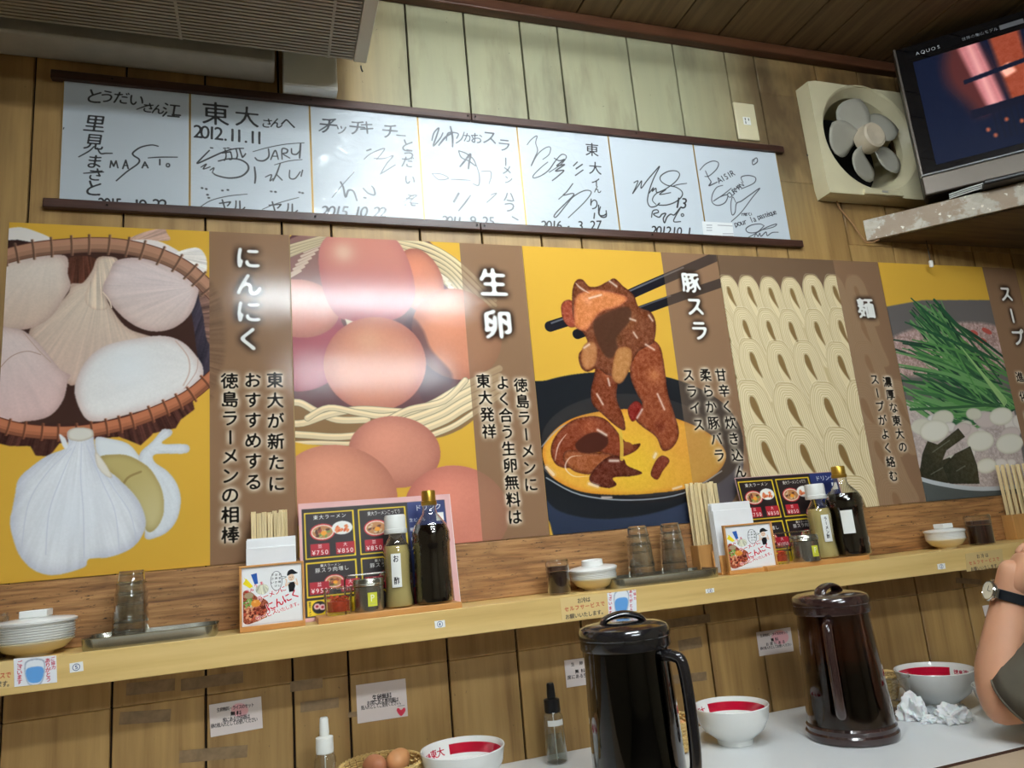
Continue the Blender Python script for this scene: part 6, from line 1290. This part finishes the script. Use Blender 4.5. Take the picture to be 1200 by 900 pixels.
# ---- wicker baskets
M_WICK = mat('wicker', (226, 192, 124), .6, var=.14, vscale=120); M_WICK2 = mat('wicker_shade', (150, 112, 62), .6, var=.14, vscale=120)
def basket(px, py, R_, h_, lb, lean=0):
    p = on(px, py, TBL + h_); t = thing('wicker_basket', lb, 'basket', (p.x, p.y, TBL + .0006), 0, 'round wicker baskets'); n = 14
    rows = MB()
    for k in range(n):
        z_ = .004 + (h_ - .012) * k / (n - 1); r_ = R_ * (.68 + .30 * (k / (n - 1)) ** .8); P = []
        for i in range(96): a_ = 2 * math.pi * i / 96; rr = r_ + .0019 * math.cos(a_ * 14 + math.pi * k); P.append((rr * math.cos(a_), rr * math.sin(a_), z_ + .0006 * math.sin(a_ * 28)))
        rows.tube(P, (h_ - .012) / (n - 1) * .52, 5, closed=True)
    o = rows.build('woven_wall', M_WICK, t)
    st = MB()
    for i in range(28):
        a_ = 2 * math.pi * (i + .5) / 28; st.tube([((R_ * (.68 + .30 * v ** .8)) * math.cos(a_), (R_ * (.68 + .30 * v ** .8)) * math.sin(a_), .003 + (h_ - .006) * v) for v in (0, .25, .5, .75, 1)], .0011, 5)
    st.build('stakes', M_WICK2, t)
    rm = MB()
    for s_ in range(3):
        P = []
        for i in range(120): a_ = 2 * math.pi * i / 120; ph = a_ * 16 + s_ * 2.094; P.append(((R_ + .0024 * math.cos(ph)) * math.cos(a_), (R_ + .0024 * math.cos(ph)) * math.sin(a_), h_ - .003 + .0024 * math.sin(ph)))
        rm.tube(P, .0019, 5, closed=True)
    rm.build('braided_rim', M_WICK, t); MB().lathe([(0, .0), (R_ * .68, .0), (R_ * .68, .003), (0, .003)], 30).build('basket_floor', M_WICK2, t)
    return t, p
b1, q1 = basket(446, 893, .079, .068, 'wicker basket with brown eggs, next to the lettered bowl')
b2, q2_ = basket(778, 842, .062, .066, 'wicker basket half hidden behind the black pitcher')
b3, q3 = basket(1030, 789, .044, .060, 'wicker basket behind the drinking glass')
M_EGG = mat('egg_shell', (184, 120, 84), .55, var=.05, vscale=15, bump=.00008, bscale=500, sss=.05); M_EGG2 = mat('egg_shell_light', (208, 148, 98), .55, var=.05, vscale=15, bump=.00008, bscale=500)
def eggm(m): 
    P = []
    for i in range(21): a_ = math.pi * i / 20; x_ = math.cos(a_); r_ = math.sin(a_) * .0215 * (1 - .13 * x_); P.append((max(r_, 0), x_ * .028))
    return MB().lathe(P, 28).build('egg', m)
for px, py, m, rot, lb in ((440, 889, M_EGG, (1.4, .3, .4), 'darker brown egg in the basket, at the left'), (468, 887, M_EGG2, (1.3, -.2, 2.4), 'lighter brown egg in the basket, at the right')):
    e = eggm(m); e.location = (q1.x + (px - 446) * .0017, q1.y + (.004 if px < 450 else .018), TBL + .061); e.rotation_euler = rot; tag(e, lb, 'egg', 'eggs in the wicker basket')
for dx, dy, dz in ((.0, -.03, .034),):
    e = eggm(M_EGG); e.location = (q1.x + dx, q1.y + dy, TBL + dz); e.rotation_euler = (1.5, .1, dx * 60); tag(e, 'brown egg lying low in the egg basket, under the others', 'egg', 'hidden eggs low in the basket')
p = on(795, 842, TBL + .058); e = eggm(M_EGG2); e.location = (q2_.x + .028, q2_.y - .005, TBL + .040); e.rotation_euler = (1.4, 0, .5); tag(e, 'brown egg in the basket behind the black pitcher', 'egg')
# ---- spray bottles
def spray(px, pyt, Y, capm, wid, hh_, lb, sticker=False, level=.5):
    c = at(px, 860, Y); t = thing('spray_bottle', lb, 'bottle', (c.x, Y, TBL + .0005), 0, 'small spray bottles'); r = wid / 2; hb_ = hh_ * .66
    MB().lathe([(0, 0), (r * .9, 0), (r, .003), (r * .98, hb_ * .5), (r * .94, hb_ * .86), (r * .75, hb_ * .96), (r * .5, hb_)], 32).build('bottle_body', M_PET, t)
    MB().lathe([(0, .0015), (r * .88, .002), (r * .95, .004), (r * .94, hb_ * level), (0, hb_ * level)], 32).build('water', clear('clear_water', (232, 240, 240), .8, .02, 1.33), t)
    MB().lathe([(0, hb_ * .95), (r * .74, hb_ * .95), (r * .76, hb_ * 1.0), (r * .74, hb_ * 1.20), (r * .40, hb_ * 1.22), (r * .42, hb_ * 1.28), (r * .36, hh_ - .003), (r * .30, hh_), (0, hh_)], 32).build('spray_head', capm, t)
    MB().tube([(0, 0, hb_ * .94), (.001, 0, .004)], .0012, 6).build('dip_tube', M_WPL, t)
    if sticker: MB().lathe([(r * .985, hb_ * .72), (r * .975, hb_ * .83)], 14, a0=math.radians(215), a1=math.radians(310)).build('paper_label', M_LBL, t)
hh_ = hz(648, 800, -.062) - TBL; spray(650, 800, -.062, M_BLACK, wm(25, 650, -.06, 860), hh_, 'clear spray bottle with black nozzle left of the black pitcher', True)
hh2 = hz(379, 841, -.10) - TBL; spray(380, 841, -.10, M_WPL, wm(27, 380, -.1, 860), hh2, 'clear spray bottle with white nozzle left of the egg basket')

# ---- pitchers
def pitcher(px, pyt, Y, wt, wb, lb, body, lidc, ha, knob_rz, liq=.45):
    c = at(px, pyt, Y); H_ = c.z - TBL; t = thing('water_pitcher', lb, 'pitcher', (c.x, Y, TBL + .0006)); rt, rb_ = wt / 2, wb / 2; zl = H_ - .012; zb_ = H_ - .052
    M_L = lidc
    MB().lathe([(0, .002), (rb_ * .96, .002), (rb_ * 1.03, .001), (rb_ * 1.05, .006), (rb_ * 1.05, .014), (rb_ * 1.01, .018), (rb_ * 1.02, .026), (rb_ * .975, .031), (rb_ * .93, .028), (0, .026)], 56).build('base_ring', M_L, t)
    MB().lathe([(rb_ * .985, .0315), (rb_ * .97, .06), (rt * .955, zb_ - .01), (rt * .95, zb_), (rt * .92, zb_), (rt * .925, zb_ - .01), (rb_ * .93, .06), (rb_ * .94, .0315)], 56).build('pitcher_body', body, t)
    MB().lathe([(0, .0318), (rb_ * .925, .0318), (rb_ * .915, .06), (rb_ * .90 * (1 - liq) + rt * .90 * liq, .03 + (zb_ - .03) * liq), (0, .03 + (zb_ - .03) * liq)], 48).build('dark_tea', mat('dark_tea', (10, 6, 5), .05, var=0), t)
    MB().lathe([(rt * .955, zb_ + .0003), (rt * 1.0, zb_ + .0003), (rt * 1.02, zb_ + .004), (rt * 1.01, zb_ + .018), (rt * 1.035, zb_ + .020), (rt * 1.04, zb_ + .028), (rt * .98, zl - .004), (rt * .86, zl), (rt * .6, zl + .003), (0, zl + .004)], 56).build('lid', M_L, t)
    P = [(-rt * .48, 0, zl), (-rt * .40, 0, zl + .009), (-rt * .20, 0, zl + .0150), (0, 0, zl + .0170), (rt * .20, 0, zl + .0150), (rt * .40, 0, zl + .009), (rt * .48, 0, zl)]
    MB().tube(catmull(P, False, 4), .014, 12, flat=.42).build('lid_knob', M_L, t, rz=knob_rz)
    d = Vector((math.cos(ha), math.sin(ha), 0)); r_at = lambda z_: rb_ + (rt - rb_) * (z_ - .03) / (zb_ - .03)
    z1, z2 = zb_ - .012, H_ * .20
    P = [d * (r_at(z1) - .004) + Vector((0, 0, z1)), d * (r_at(z1) + .016) + Vector((0, 0, z1 - .001)), d * (r_at(z1) + .029) + Vector((0, 0, z1 - .016)), d * (r_at(.14) + .031) + Vector((0, 0, (z1 + z2) / 2)), d * (r_at(z2) + .026) + Vector((0, 0, z2 + .014)), d * (r_at(z2) + .012) + Vector((0, 0, z2 + .001)), d * (r_at(z2) - .004) + Vector((0, 0, z2 - .004))]
    MB().tube(catmull([tuple(p) for p in P], False, 6), .010, 12).build('handle', M_L, t)
    return t
M_PB1 = clear('black_smoke', (128, 118, 120), 1.6, .05); M_PL1 = mat('black_lid', (26, 24, 26), .18, var=0, coat=.6)
M_PB2 = clear('brown_smoke', (192, 168, 158), 1.6, .06); M_PL2 = mat('brown_lid', (48, 30, 28), .2, var=0, coat=.6)
w1 = 104 * depth(at(733, 760, -.40)) / FPX; w2 = 84 * depth(at(968, 720, -.27)) / FPX
pitcher(729, 723, -.40, w1, w1 * 1.05, 'tall glossy black pitcher in the middle of the counter', M_PB1, M_PL1, math.radians(-58), math.radians(-14), .75)
pitcher(970, 689, -.27, w2, w2 * 1.13, 'tall translucent dark brown pitcher on the counter', M_PB2, M_PL2, math.radians(222), math.radians(20), .48)
# ---- glass with some tea
p = on(1052, 836, TBL); t = thing('drinking_glass', 'clear drinking glass in front of the wicker basket and the crumpled tissues', 'glass', (p.x, p.y, TBL + .0005)); gh = hz(1052, 791, p.y) - TBL; gr = 40 * depth(p) / FPX / 2
MB().lathe([(0, 0), (gr * .86, 0), (gr * .88, .002), (gr, gh)], 40).build('glass_body', M_GLASS, t, angle=50); MB().lathe([(gr + .0012 * math.cos(q * math.pi / 4), gh + .0012 * math.sin(q * math.pi / 4)) for q in range(9)], 40).build('rim', M_GLASSR, t, angle=80); MB().lathe([(0, .0005), (gr * .84, .0005), (gr * .86, .003), (gr * .82, .0058), (0, .0058)], 36).build('thick_base', M_GLASSR, t); MB().lathe([(0, .0062), (gr * .81, .0064), (gr * .84, gh * .26), (0, gh * .26)], 36).build('tea', clear('pale_tea', (222, 200, 150), .8, .02, 1.33), t)
# ---- crumpled tissues
M_TIS = mat('tissue_paper', (238, 240, 240), .85, var=.02, sss=.15)
def tissue(px, py, sx, sy, sz, lb, seed):
    p = on(px, py, TBL); bm = bmesh.new(); bmesh.ops.create_icosphere(bm, subdivisions=5, radius=1); rnd = random.Random(seed)
    pl = [(Vector((rnd.gauss(0, 1), rnd.gauss(0, 1), rnd.gauss(0, 1))).normalized(), rnd.uniform(.35, .8), rnd.uniform(.5, 1.2)) for _ in range(26)]
    from mathutils import noise as mn
    for v in bm.verts:
        c0 = v.co.copy(); d = 1.0
        q_ = c0 * 1.5 + Vector((seed, seed * .7, 0)); d += .85 * (.5 - abs(mn.noise(q_))) - .32 + .30 * (.4 - abs(mn.noise(q_ * 2.4))) + .5 * mn.noise(q_ * .8)
        v.co = c0 * max(d, .25)
    zmin = -.35
    for v in bm.verts: v.co.z = max(v.co.z, zmin); v.co = Vector((v.co.x * sx, v.co.y * sy, (v.co.z - zmin) * sz))
    me = bpy.data.meshes.new('crumpled_tissue'); bm.to_mesh(me); bm.free()
    for f in me.polygons: f.use_smooth = True
    me.set_sharp_from_angle(angle=math.radians(28)); me.materials.append(M_TIS); o = link_mesh('crumpled_tissue', me, None, (p.x, p.y, TBL + .0006)); tag(o, lb, 'tissue', 'crumpled tissues on the counter'); return o
tissue(1071, 843, .029, .024, .036, 'crumpled white tissue standing up beside the drinking glass', 3)
tissue(1089, 847, .020, .012, .010, 'small flat corner of white tissue between two crumpled tissues', 8)
tissue(1118, 846, .034, .026, .026, 'crumpled white tissue heap beside the elbow', 5)
p = on(1100, 832, TBL); t = thing('clear_packet', 'flat dull clear plastic wrapper behind the crumpled tissues', 'wrapper', (p.x, p.y, TBL + .0005))
mb = MB(); N = 14; vs = [((i / (N - 1) - .5) * .11, (j / (N - 1) - .5) * .07, .004 + .004 * math.sin(i * 1.3 + j * .9) + .003 * math.sin(i * 2.9 - j * 1.7)) for i in range(N) for j in range(N)]
mb.add(vs, [(i * N + j, (i + 1) * N + j, (i + 1) * N + j + 1, i * N + j + 1) for i in range(N - 1) for j in range(N - 1)]); mb.build('wrapper_film', mat('wrapper_film', (214, 220, 224), .15, var=0, alpha=.65), t, angle=60)

# ================================================================== THE PERSON AT THE RIGHT
M_SKIN = mat('skin', (206, 152, 120), .5, var=.05, vscale=14, bump=.0003, bscale=90, sss=.12)
def skinfig(name, nodes, bones, m, parent, sub=2, root=0):
    me = bpy.data.meshes.new(name); me.from_pydata([tuple(n[0]) for n in nodes], bones, []); o = link_mesh(name, me, parent); me.materials.append(m)
    sm = o.modifiers.new('skin', 'SKIN'); sm.use_smooth_shade = True; sm.branch_smoothing = .6; lay = me.skin_vertices[0].data
    for i, n in enumerate(nodes): r_ = n[1]; lay[i].radius = (r_, r_) if np.isscalar(r_) else r_; lay[i].use_root = (i == root)
    ss = o.modifiers.new('sub', 'SUBSURF'); ss.levels = sub; ss.render_levels = sub; return o
V = Vector
# arm points are found where the photo shows them, at the distance of the counter's edge
E0 = V(on(1172, 862, TBL)); E0.y = -.485; E0 = V((at(1171, 842, -.47).x, -.47, TBL + .046))
W0 = at(1184, 704, -.49); W1 = at(1188, 684, -.50); HB = at(1194, 655, -.51); 
F0 = (E0 + W0) / 2 + V((-.004, 0, 0)); SHD = V((E0.x + .23, E0.y - .30, TBL + .33)); NK = SHD + V((.19, -.03, .06))
per = thing('person', 'person in a dark olive T-shirt resting an elbow on the white counter', 'person', (NK.x, NK.y - .05, 0.0))
off = per.location
def L_(v): return V(v) - off
hip = V((NK.x + .02, NK.y - .16, .52)); chest = V((NK.x, NK.y - .06, TBL + .16)); neck = NK + V((0, .01, .07)); headb = NK + V((-.01, .04, .16))
SR = V((NK.x + .19, NK.y - .06, SHD.z)); ER = V((SR.x + .06, SR.y + .16, TBL + .12)); WR = V((SR.x - .06, CY + .02, TBL + .05)); HR = WR + V((-.05, .07, -.012))
UA1 = E0 + (SHD - E0) * .33; UA2 = E0 + (SHD - E0) * .7
nodes = [(L_(hip), (.15, .12)), (L_((hip + chest) / 2), (.135, .11)), (L_(chest), (.155, .115)), (L_(NK + V((0, -.02, -.03))), (.10, .085)), (L_(neck + V((0, .01, .02))), .056),
         (L_(SHD), .062), (L_(UA2), .060), (L_(UA1), .052), (L_(E0), .048), (L_(F0 + (E0 - F0) * .4), .054), (L_(F0), .048), (L_(W0), .034), (L_(HB), (.040, .028)),
         (L_(SR), .062), (L_((SR + ER) / 2), .050), (L_(ER), .040), (L_((ER + WR) / 2), .036), (L_(WR), .027), (L_(HR), (.034, .020))]
bones = [(0, 1), (1, 2), (2, 3), (3, 4), (3, 5), (5, 6), (6, 7), (7, 8), (8, 9), (9, 10), (10, 11), (11, 12), (3, 13), (13, 14), (14, 15), (15, 16), (16, 17), (17, 18)]
for s_ in (-1, 1):
    k = len(nodes); kn = hip + V((s_ * .13, .42, .0)); an_ = kn + V((0, .04, -.44)); nodes += [(L_(hip + V((s_ * .09, .03, -.02))), .085), (L_(kn), .060), (L_(an_), .040), (L_(an_ + V((0, .15, -.03))), .032)]; bones += [(0, k), (k, k + 1), (k + 1, k + 2), (k + 2, k + 3)]
body = skinfig('body', nodes, bones, M_SKIN, per)
# head with face
hc = headb + V((-.005, .03, .075)); bm = bmesh.new(); bmesh.ops.create_uvsphere(bm, u_segments=40, v_segments=28, radius=1)
for v in bm.verts:
    x, y, z = v.co; k = 1 - .18 * max(0, -z) ** 1.5; x *= .078 * k; yy = y * .098 * (1 - .10 * max(0, -z)); zz = z * .120
    f = max(0, y); 
    yy += .020 * math.exp(-((x / .013) ** 2) - ((z + .08) / .20) ** 2) * f            # nose
    yy -= .008 * math.exp(-(((abs(x) - .030) / .014) ** 2) - ((z - .06) / .12) ** 2) * f  # eye sockets
    yy += .004 * math.exp(-((x / .024) ** 2) - ((z + .42) / .08) ** 2) * f; yy += .006 * math.exp(-((x / .02) ** 2) - ((z + .8) / .2) ** 2) * f
    v.co = (x, yy, zz)
me = bpy.data.meshes.new('head'); bm.to_mesh(me); bm.free(); me.materials.append(M_SKIN)
for f in me.polygons: f.use_smooth = True
hd = link_mesh('head', me, per, L_(hc)); hd.rotation_euler = (math.radians(-12), 0, math.radians(8))
for s_ in (-1, 1):
    MB().lathe([(0, -.011)] + [(.011 * math.sin(math.pi * i / 10), -.011 * math.cos(math.pi * i / 10)) for i in range(1, 10)] + [(0, .011)], 16).build('eye', mat('eye_dark', (40, 30, 26), .2, var=0), hd, loc=(s_ * .030, .082, .008))
    MB().tube([(s_ * .076, -.004, .02), (s_ * .086, -.010, .008), (s_ * .084, -.008, -.014), (s_ * .076, -.002, -.026)], [.006, .009, .007, .004], 8).build('ear', M_SKIN, hd)
MB().tube([(-.022, .092, -.050), (0, .100, -.049), (.022, .092, -.050)], [.003, .005, .003], 8).build('mouth', mat('lips', (170, 100, 88), .5, var=0), hd)
bm = bmesh.new(); bmesh.ops.create_uvsphere(bm, u_segments=40, v_segments=24, radius=1)
bmesh.ops.delete(bm, geom=[v for v in bm.verts if v.co.z < -.15 - .2 * (v.co.y < 0) or (v.co.y > .45 and v.co.z < .52)], context='VERTS')
for v in bm.verts: v.co = Vector((v.co.x * .085, v.co.y * .106 - .003, v.co.z * .128 + .002))
me = bpy.data.meshes.new('hair'); bm.to_mesh(me); bm.free(); me.materials.append(mat('black_hair', (26, 22, 20), .6, var=.1, vscale=200, bump=.001, bscale=300)); link_mesh('hair', me, hd)
for f in me.polygons: f.use_smooth = True
# T-shirt: torso and two short sleeves
M_SHIRT = mat('olive_cotton', (84, 78, 66), .9, var=.06, vscale=30, bump=.0004, bscale=700)
SL = E0 + (SHD - E0) * .12
def sleeve(name, a, b, c, ra, rb_):
    # open ended cloth tube from the hem (a) to the shoulder (c), with a hem roll
    mb = MB(); n = 36; m = 16; vs = []; ax = (c - a).normalized(); u_ = ax.cross(V((0, 0, 1))).normalized(); w_ = u_.cross(ax)
    for j in range(m):
        t_ = j / (m - 1); ctr = a.lerp(b, t_ * 2) if t_ < .5 else b.lerp(c, t_ * 2 - 1); r_ = ra + (rb_ - ra) * t_ ** .8
        for i in range(n):
            an_ = 2 * math.pi * i / n; k = r_ * (1 + .05 * math.sin(3 * an_ + t_ * 5) * (t_ > 0 or 1) + .075 * math.sin(t_ * 24 + 1.8 * math.sin(2 * an_)) * min(1, t_ * 5)); 
            if j == 0: k *= .955
            if j == 1: ctr = ctr
            rad = u_ * math.cos(an_) + w_ * math.sin(an_) * 1.06; tc = (V(tuple(CAM)) - ctr).normalized(); vs.append(tuple(L_(ctr + rad * k - ax * .022 * max(0, rad.dot(tc)) * (1 - t_) ** 2)))
    mb.add(vs, [(j * n + i, j * n + (i + 1) % n, (j + 1) * n + (i + 1) % n, (j + 1) * n + i) for j in range(m - 1) for i in range(n)])
    o = mb.build(name, M_SHIRT, per, angle=180); s_ = o.modifiers.new('t', 'SOLIDIFY'); s_.thickness = .0022; s_.offset = 0
    mb2 = MB(); P = []
    for i in range(n): an_ = 2 * math.pi * i / n; k = ra * .955 * (1 + .05 * math.sin(3 * an_)); rad = u_ * math.cos(an_) + w_ * math.sin(an_) * 1.06; P.append(L_(a + rad * k - ax * .022 * max(0, rad.dot((V(tuple(CAM)) - a).normalized()))))
    mb2.tube(P, .0026, 6, closed=True).build('sleeve_hem', M_SHIRT, o)
HEM = E0 + (SHD - E0) * .13 + V((0, 0, -.004))
sleeve('sleeve', HEM, HEM.lerp(SHD, .5), SHD + V((.01, -.01, .0)), .068, .092)
HEMR = ER + (SR - ER) * .35; sleeve('sleeve', HEMR, HEMR.lerp(SR, .5), SR, .066, .088)
tn = [(L_(hip + V((0, 0, -.02))), (.175, .145)), (L_((hip + chest) / 2), (.165, .14)), (L_(chest), (.185, .145)), (L_(NK + V((0, -.02, -.030))), (.175, .15)), (L_(SHD + V((.02, 0, 0))), .105), (L_(SR + V((-.02, 0, 0))), .105)]
skinfig('t_shirt', tn, [(0, 1), (1, 2), (2, 3), (3, 4), (3, 5)], M_SHIRT, per)
pn = [(L_(hip + V((0, 0, -.04))), (.165, .14))]; pb_ = []
for s_ in (-1, 1):
    k = len(pn); kn = hip + V((s_ * .13, .42, .0)); an_ = kn + V((0, .04, -.42)); pn += [(L_(hip + V((s_ * .09, .03, -.02))), .10), (L_(kn), .075), (L_(an_), .062)]; pb_ += [(0, k), (k, k + 1), (k + 1, k + 2)]
skinfig('trousers', pn, pb_, mat('dark_trousers', (40, 42, 50), .9), per)
# left hand: palm hangs from the wrist, five fingers curled towards the face
HA = HB; up_ = (HB - W0).normalized(); inw = V((.80, -.35, .10)).normalized(); inw = (inw - up_ * inw.dot(up_)).normalized(); sd = up_.cross(inw)
palm = [(L_(W0 + up_ * .004), (.026, .022)), (L_(W0 + up_ * .040 + inw * .004), (.046, .028)), (L_(W0 + up_ * .085 + inw * .012), (.050, .024)), (L_(W0 + up_ * .100 + inw * .016), (.042, .018))]
hn = list(palm); hbn = [(0, 1), (1, 2), (2, 3)]
skinfig('hand', hn, hbn, M_SKIN, body, 2)
for k, (ln, sp) in enumerate(((.074, -.030), (.084, -.010), (.080, .010), (.062, .028))):
    b0 = W0 + up_ * .092 + sd * sp + inw * .012; s1 = b0 + up_ * ln * .42 + inw * ln * .22; s2 = s1 + up_ * ln * -.02 + inw * ln * .36; s3 = s2 - up_ * ln * .22 + inw * ln * .14
    skinfig('finger', [(L_(b0), .0098), (L_(b0 + (s1 - b0) * .95), .0105), (L_(s2), .0088), (L_(s3), .0072)], [(0, 1), (1, 2), (2, 3)], M_SKIN, body, 2)
b0 = W0 + up_ * .030 + sd * -.030 + inw * .012; skinfig('thumb', [(L_(b0), .012), (L_(b0 + up_ * .026 + sd * -.014 + inw * .014), .0115), (L_(b0 + up_ * .050 + sd * -.010 + inw * .034), .010), (L_(b0 + up_ * .062 + inw * .052), .008)], [(0, 1), (1, 2), (2, 3)], M_SKIN, body, 2)
# wristwatch, worn by the person: a thing of its own held on the wrist
wc = W0 + (W1 - W0) * .25; axw = up_; cd_ = V((-.90, .34, .10)); cd_ = (cd_ - axw * cd_.dot(axw)).normalized(); sdw = axw.cross(cd_)
wt_ = thing('wristwatch', 'silver wristwatch with a black leather strap on the left wrist', 'watch', tuple(wc)); RM = Matrix((cd_, sdw, axw)).transposed()
wt_.rotation_euler = RM.to_euler()          # local x = outward through the dial, z = along the forearm
st = MB(); n = 40; vs = []
for i in range(n):
    a_ = 2 * math.pi * i / n
    for dr, zz in ((0, -.010), (.0028, -.0095), (.0028, .0095), (0, .010)): vs.append(((.0365 + dr) * math.cos(a_), (.0345 + dr) * math.sin(a_), zz))
st.add(vs, [(i * 4 + k, i * 4 + (k + 1) % 4, ((i + 1) % n) * 4 + (k + 1) % 4, ((i + 1) % n) * 4 + k) for i in range(n) for k in range(4)]); st.build('leather_strap', mat('strap_black', (24, 28, 34), .35, var=.05, bump=.0003, bscale=300), wt_)
M_CHR = mat('watch_steel', (206, 206, 202), .18, 1.0, var=0)
o = MB().lathe([(0, 0), (.019, 0), (.0205, .002), (.0205, .007), (.019, .0095), (.0175, .0095), (.017, .0085), (0, .0085)], 40).build('watch_case', M_CHR, wt_, loc=(.0380, 0, 0)); o.rotation_euler = (0, math.radians(90), 0)
d_ = MB().lathe([(0, .0087), (.0168, .0087), (.0168, .0089), (0, .0090)], 36).build('dial', mat('dial_cream', (222, 214, 190), .3, var=0), wt_, loc=(.0380, 0, 0)); d_.rotation_euler = (0, math.radians(90), 0)
MB().box((.0471, 0, .005), (.0004, .0012, .010)).build('hour_hand', M_BLACK, wt_); MB().box((.0473, .005, 0), (.0004, .012, .001)).build('minute_hand', M_BLACK, wt_); MB().tube([(.0425, 0, .0205), (.0425, 0, .0245)], .003, 10).build('crown', M_CHR, wt_)
for s_ in (-1, 1): MB().box((.041, s_ * .0205, 0), (.006, .007, .018)).build('lug', M_CHR, wt_, bev=.001)
wt_['group'] = 'worn by the person'
# stool
stl = thing('stool', 'round dark stool under the person at the counter', 'stool', (hip.x, hip.y - .02, 0)); zs = .335
MB().lathe([(0, zs - .05), (.15, zs - .05), (.165, zs - .03), (.165, zs - .008), (.15, zs), (0, zs)], 36).build('seat', mat('stool_vinyl', (60, 30, 26), .4), stl); MB().tube([(0, 0, .02), (0, 0, zs - .05)], .025, 16).build('post', M_STEEL, stl); MB().lathe([(0, 0.001), (.16, 0.001), (.16, .012), (.03, .03), (0, .03)], 32).build('base', M_STEEL, stl)
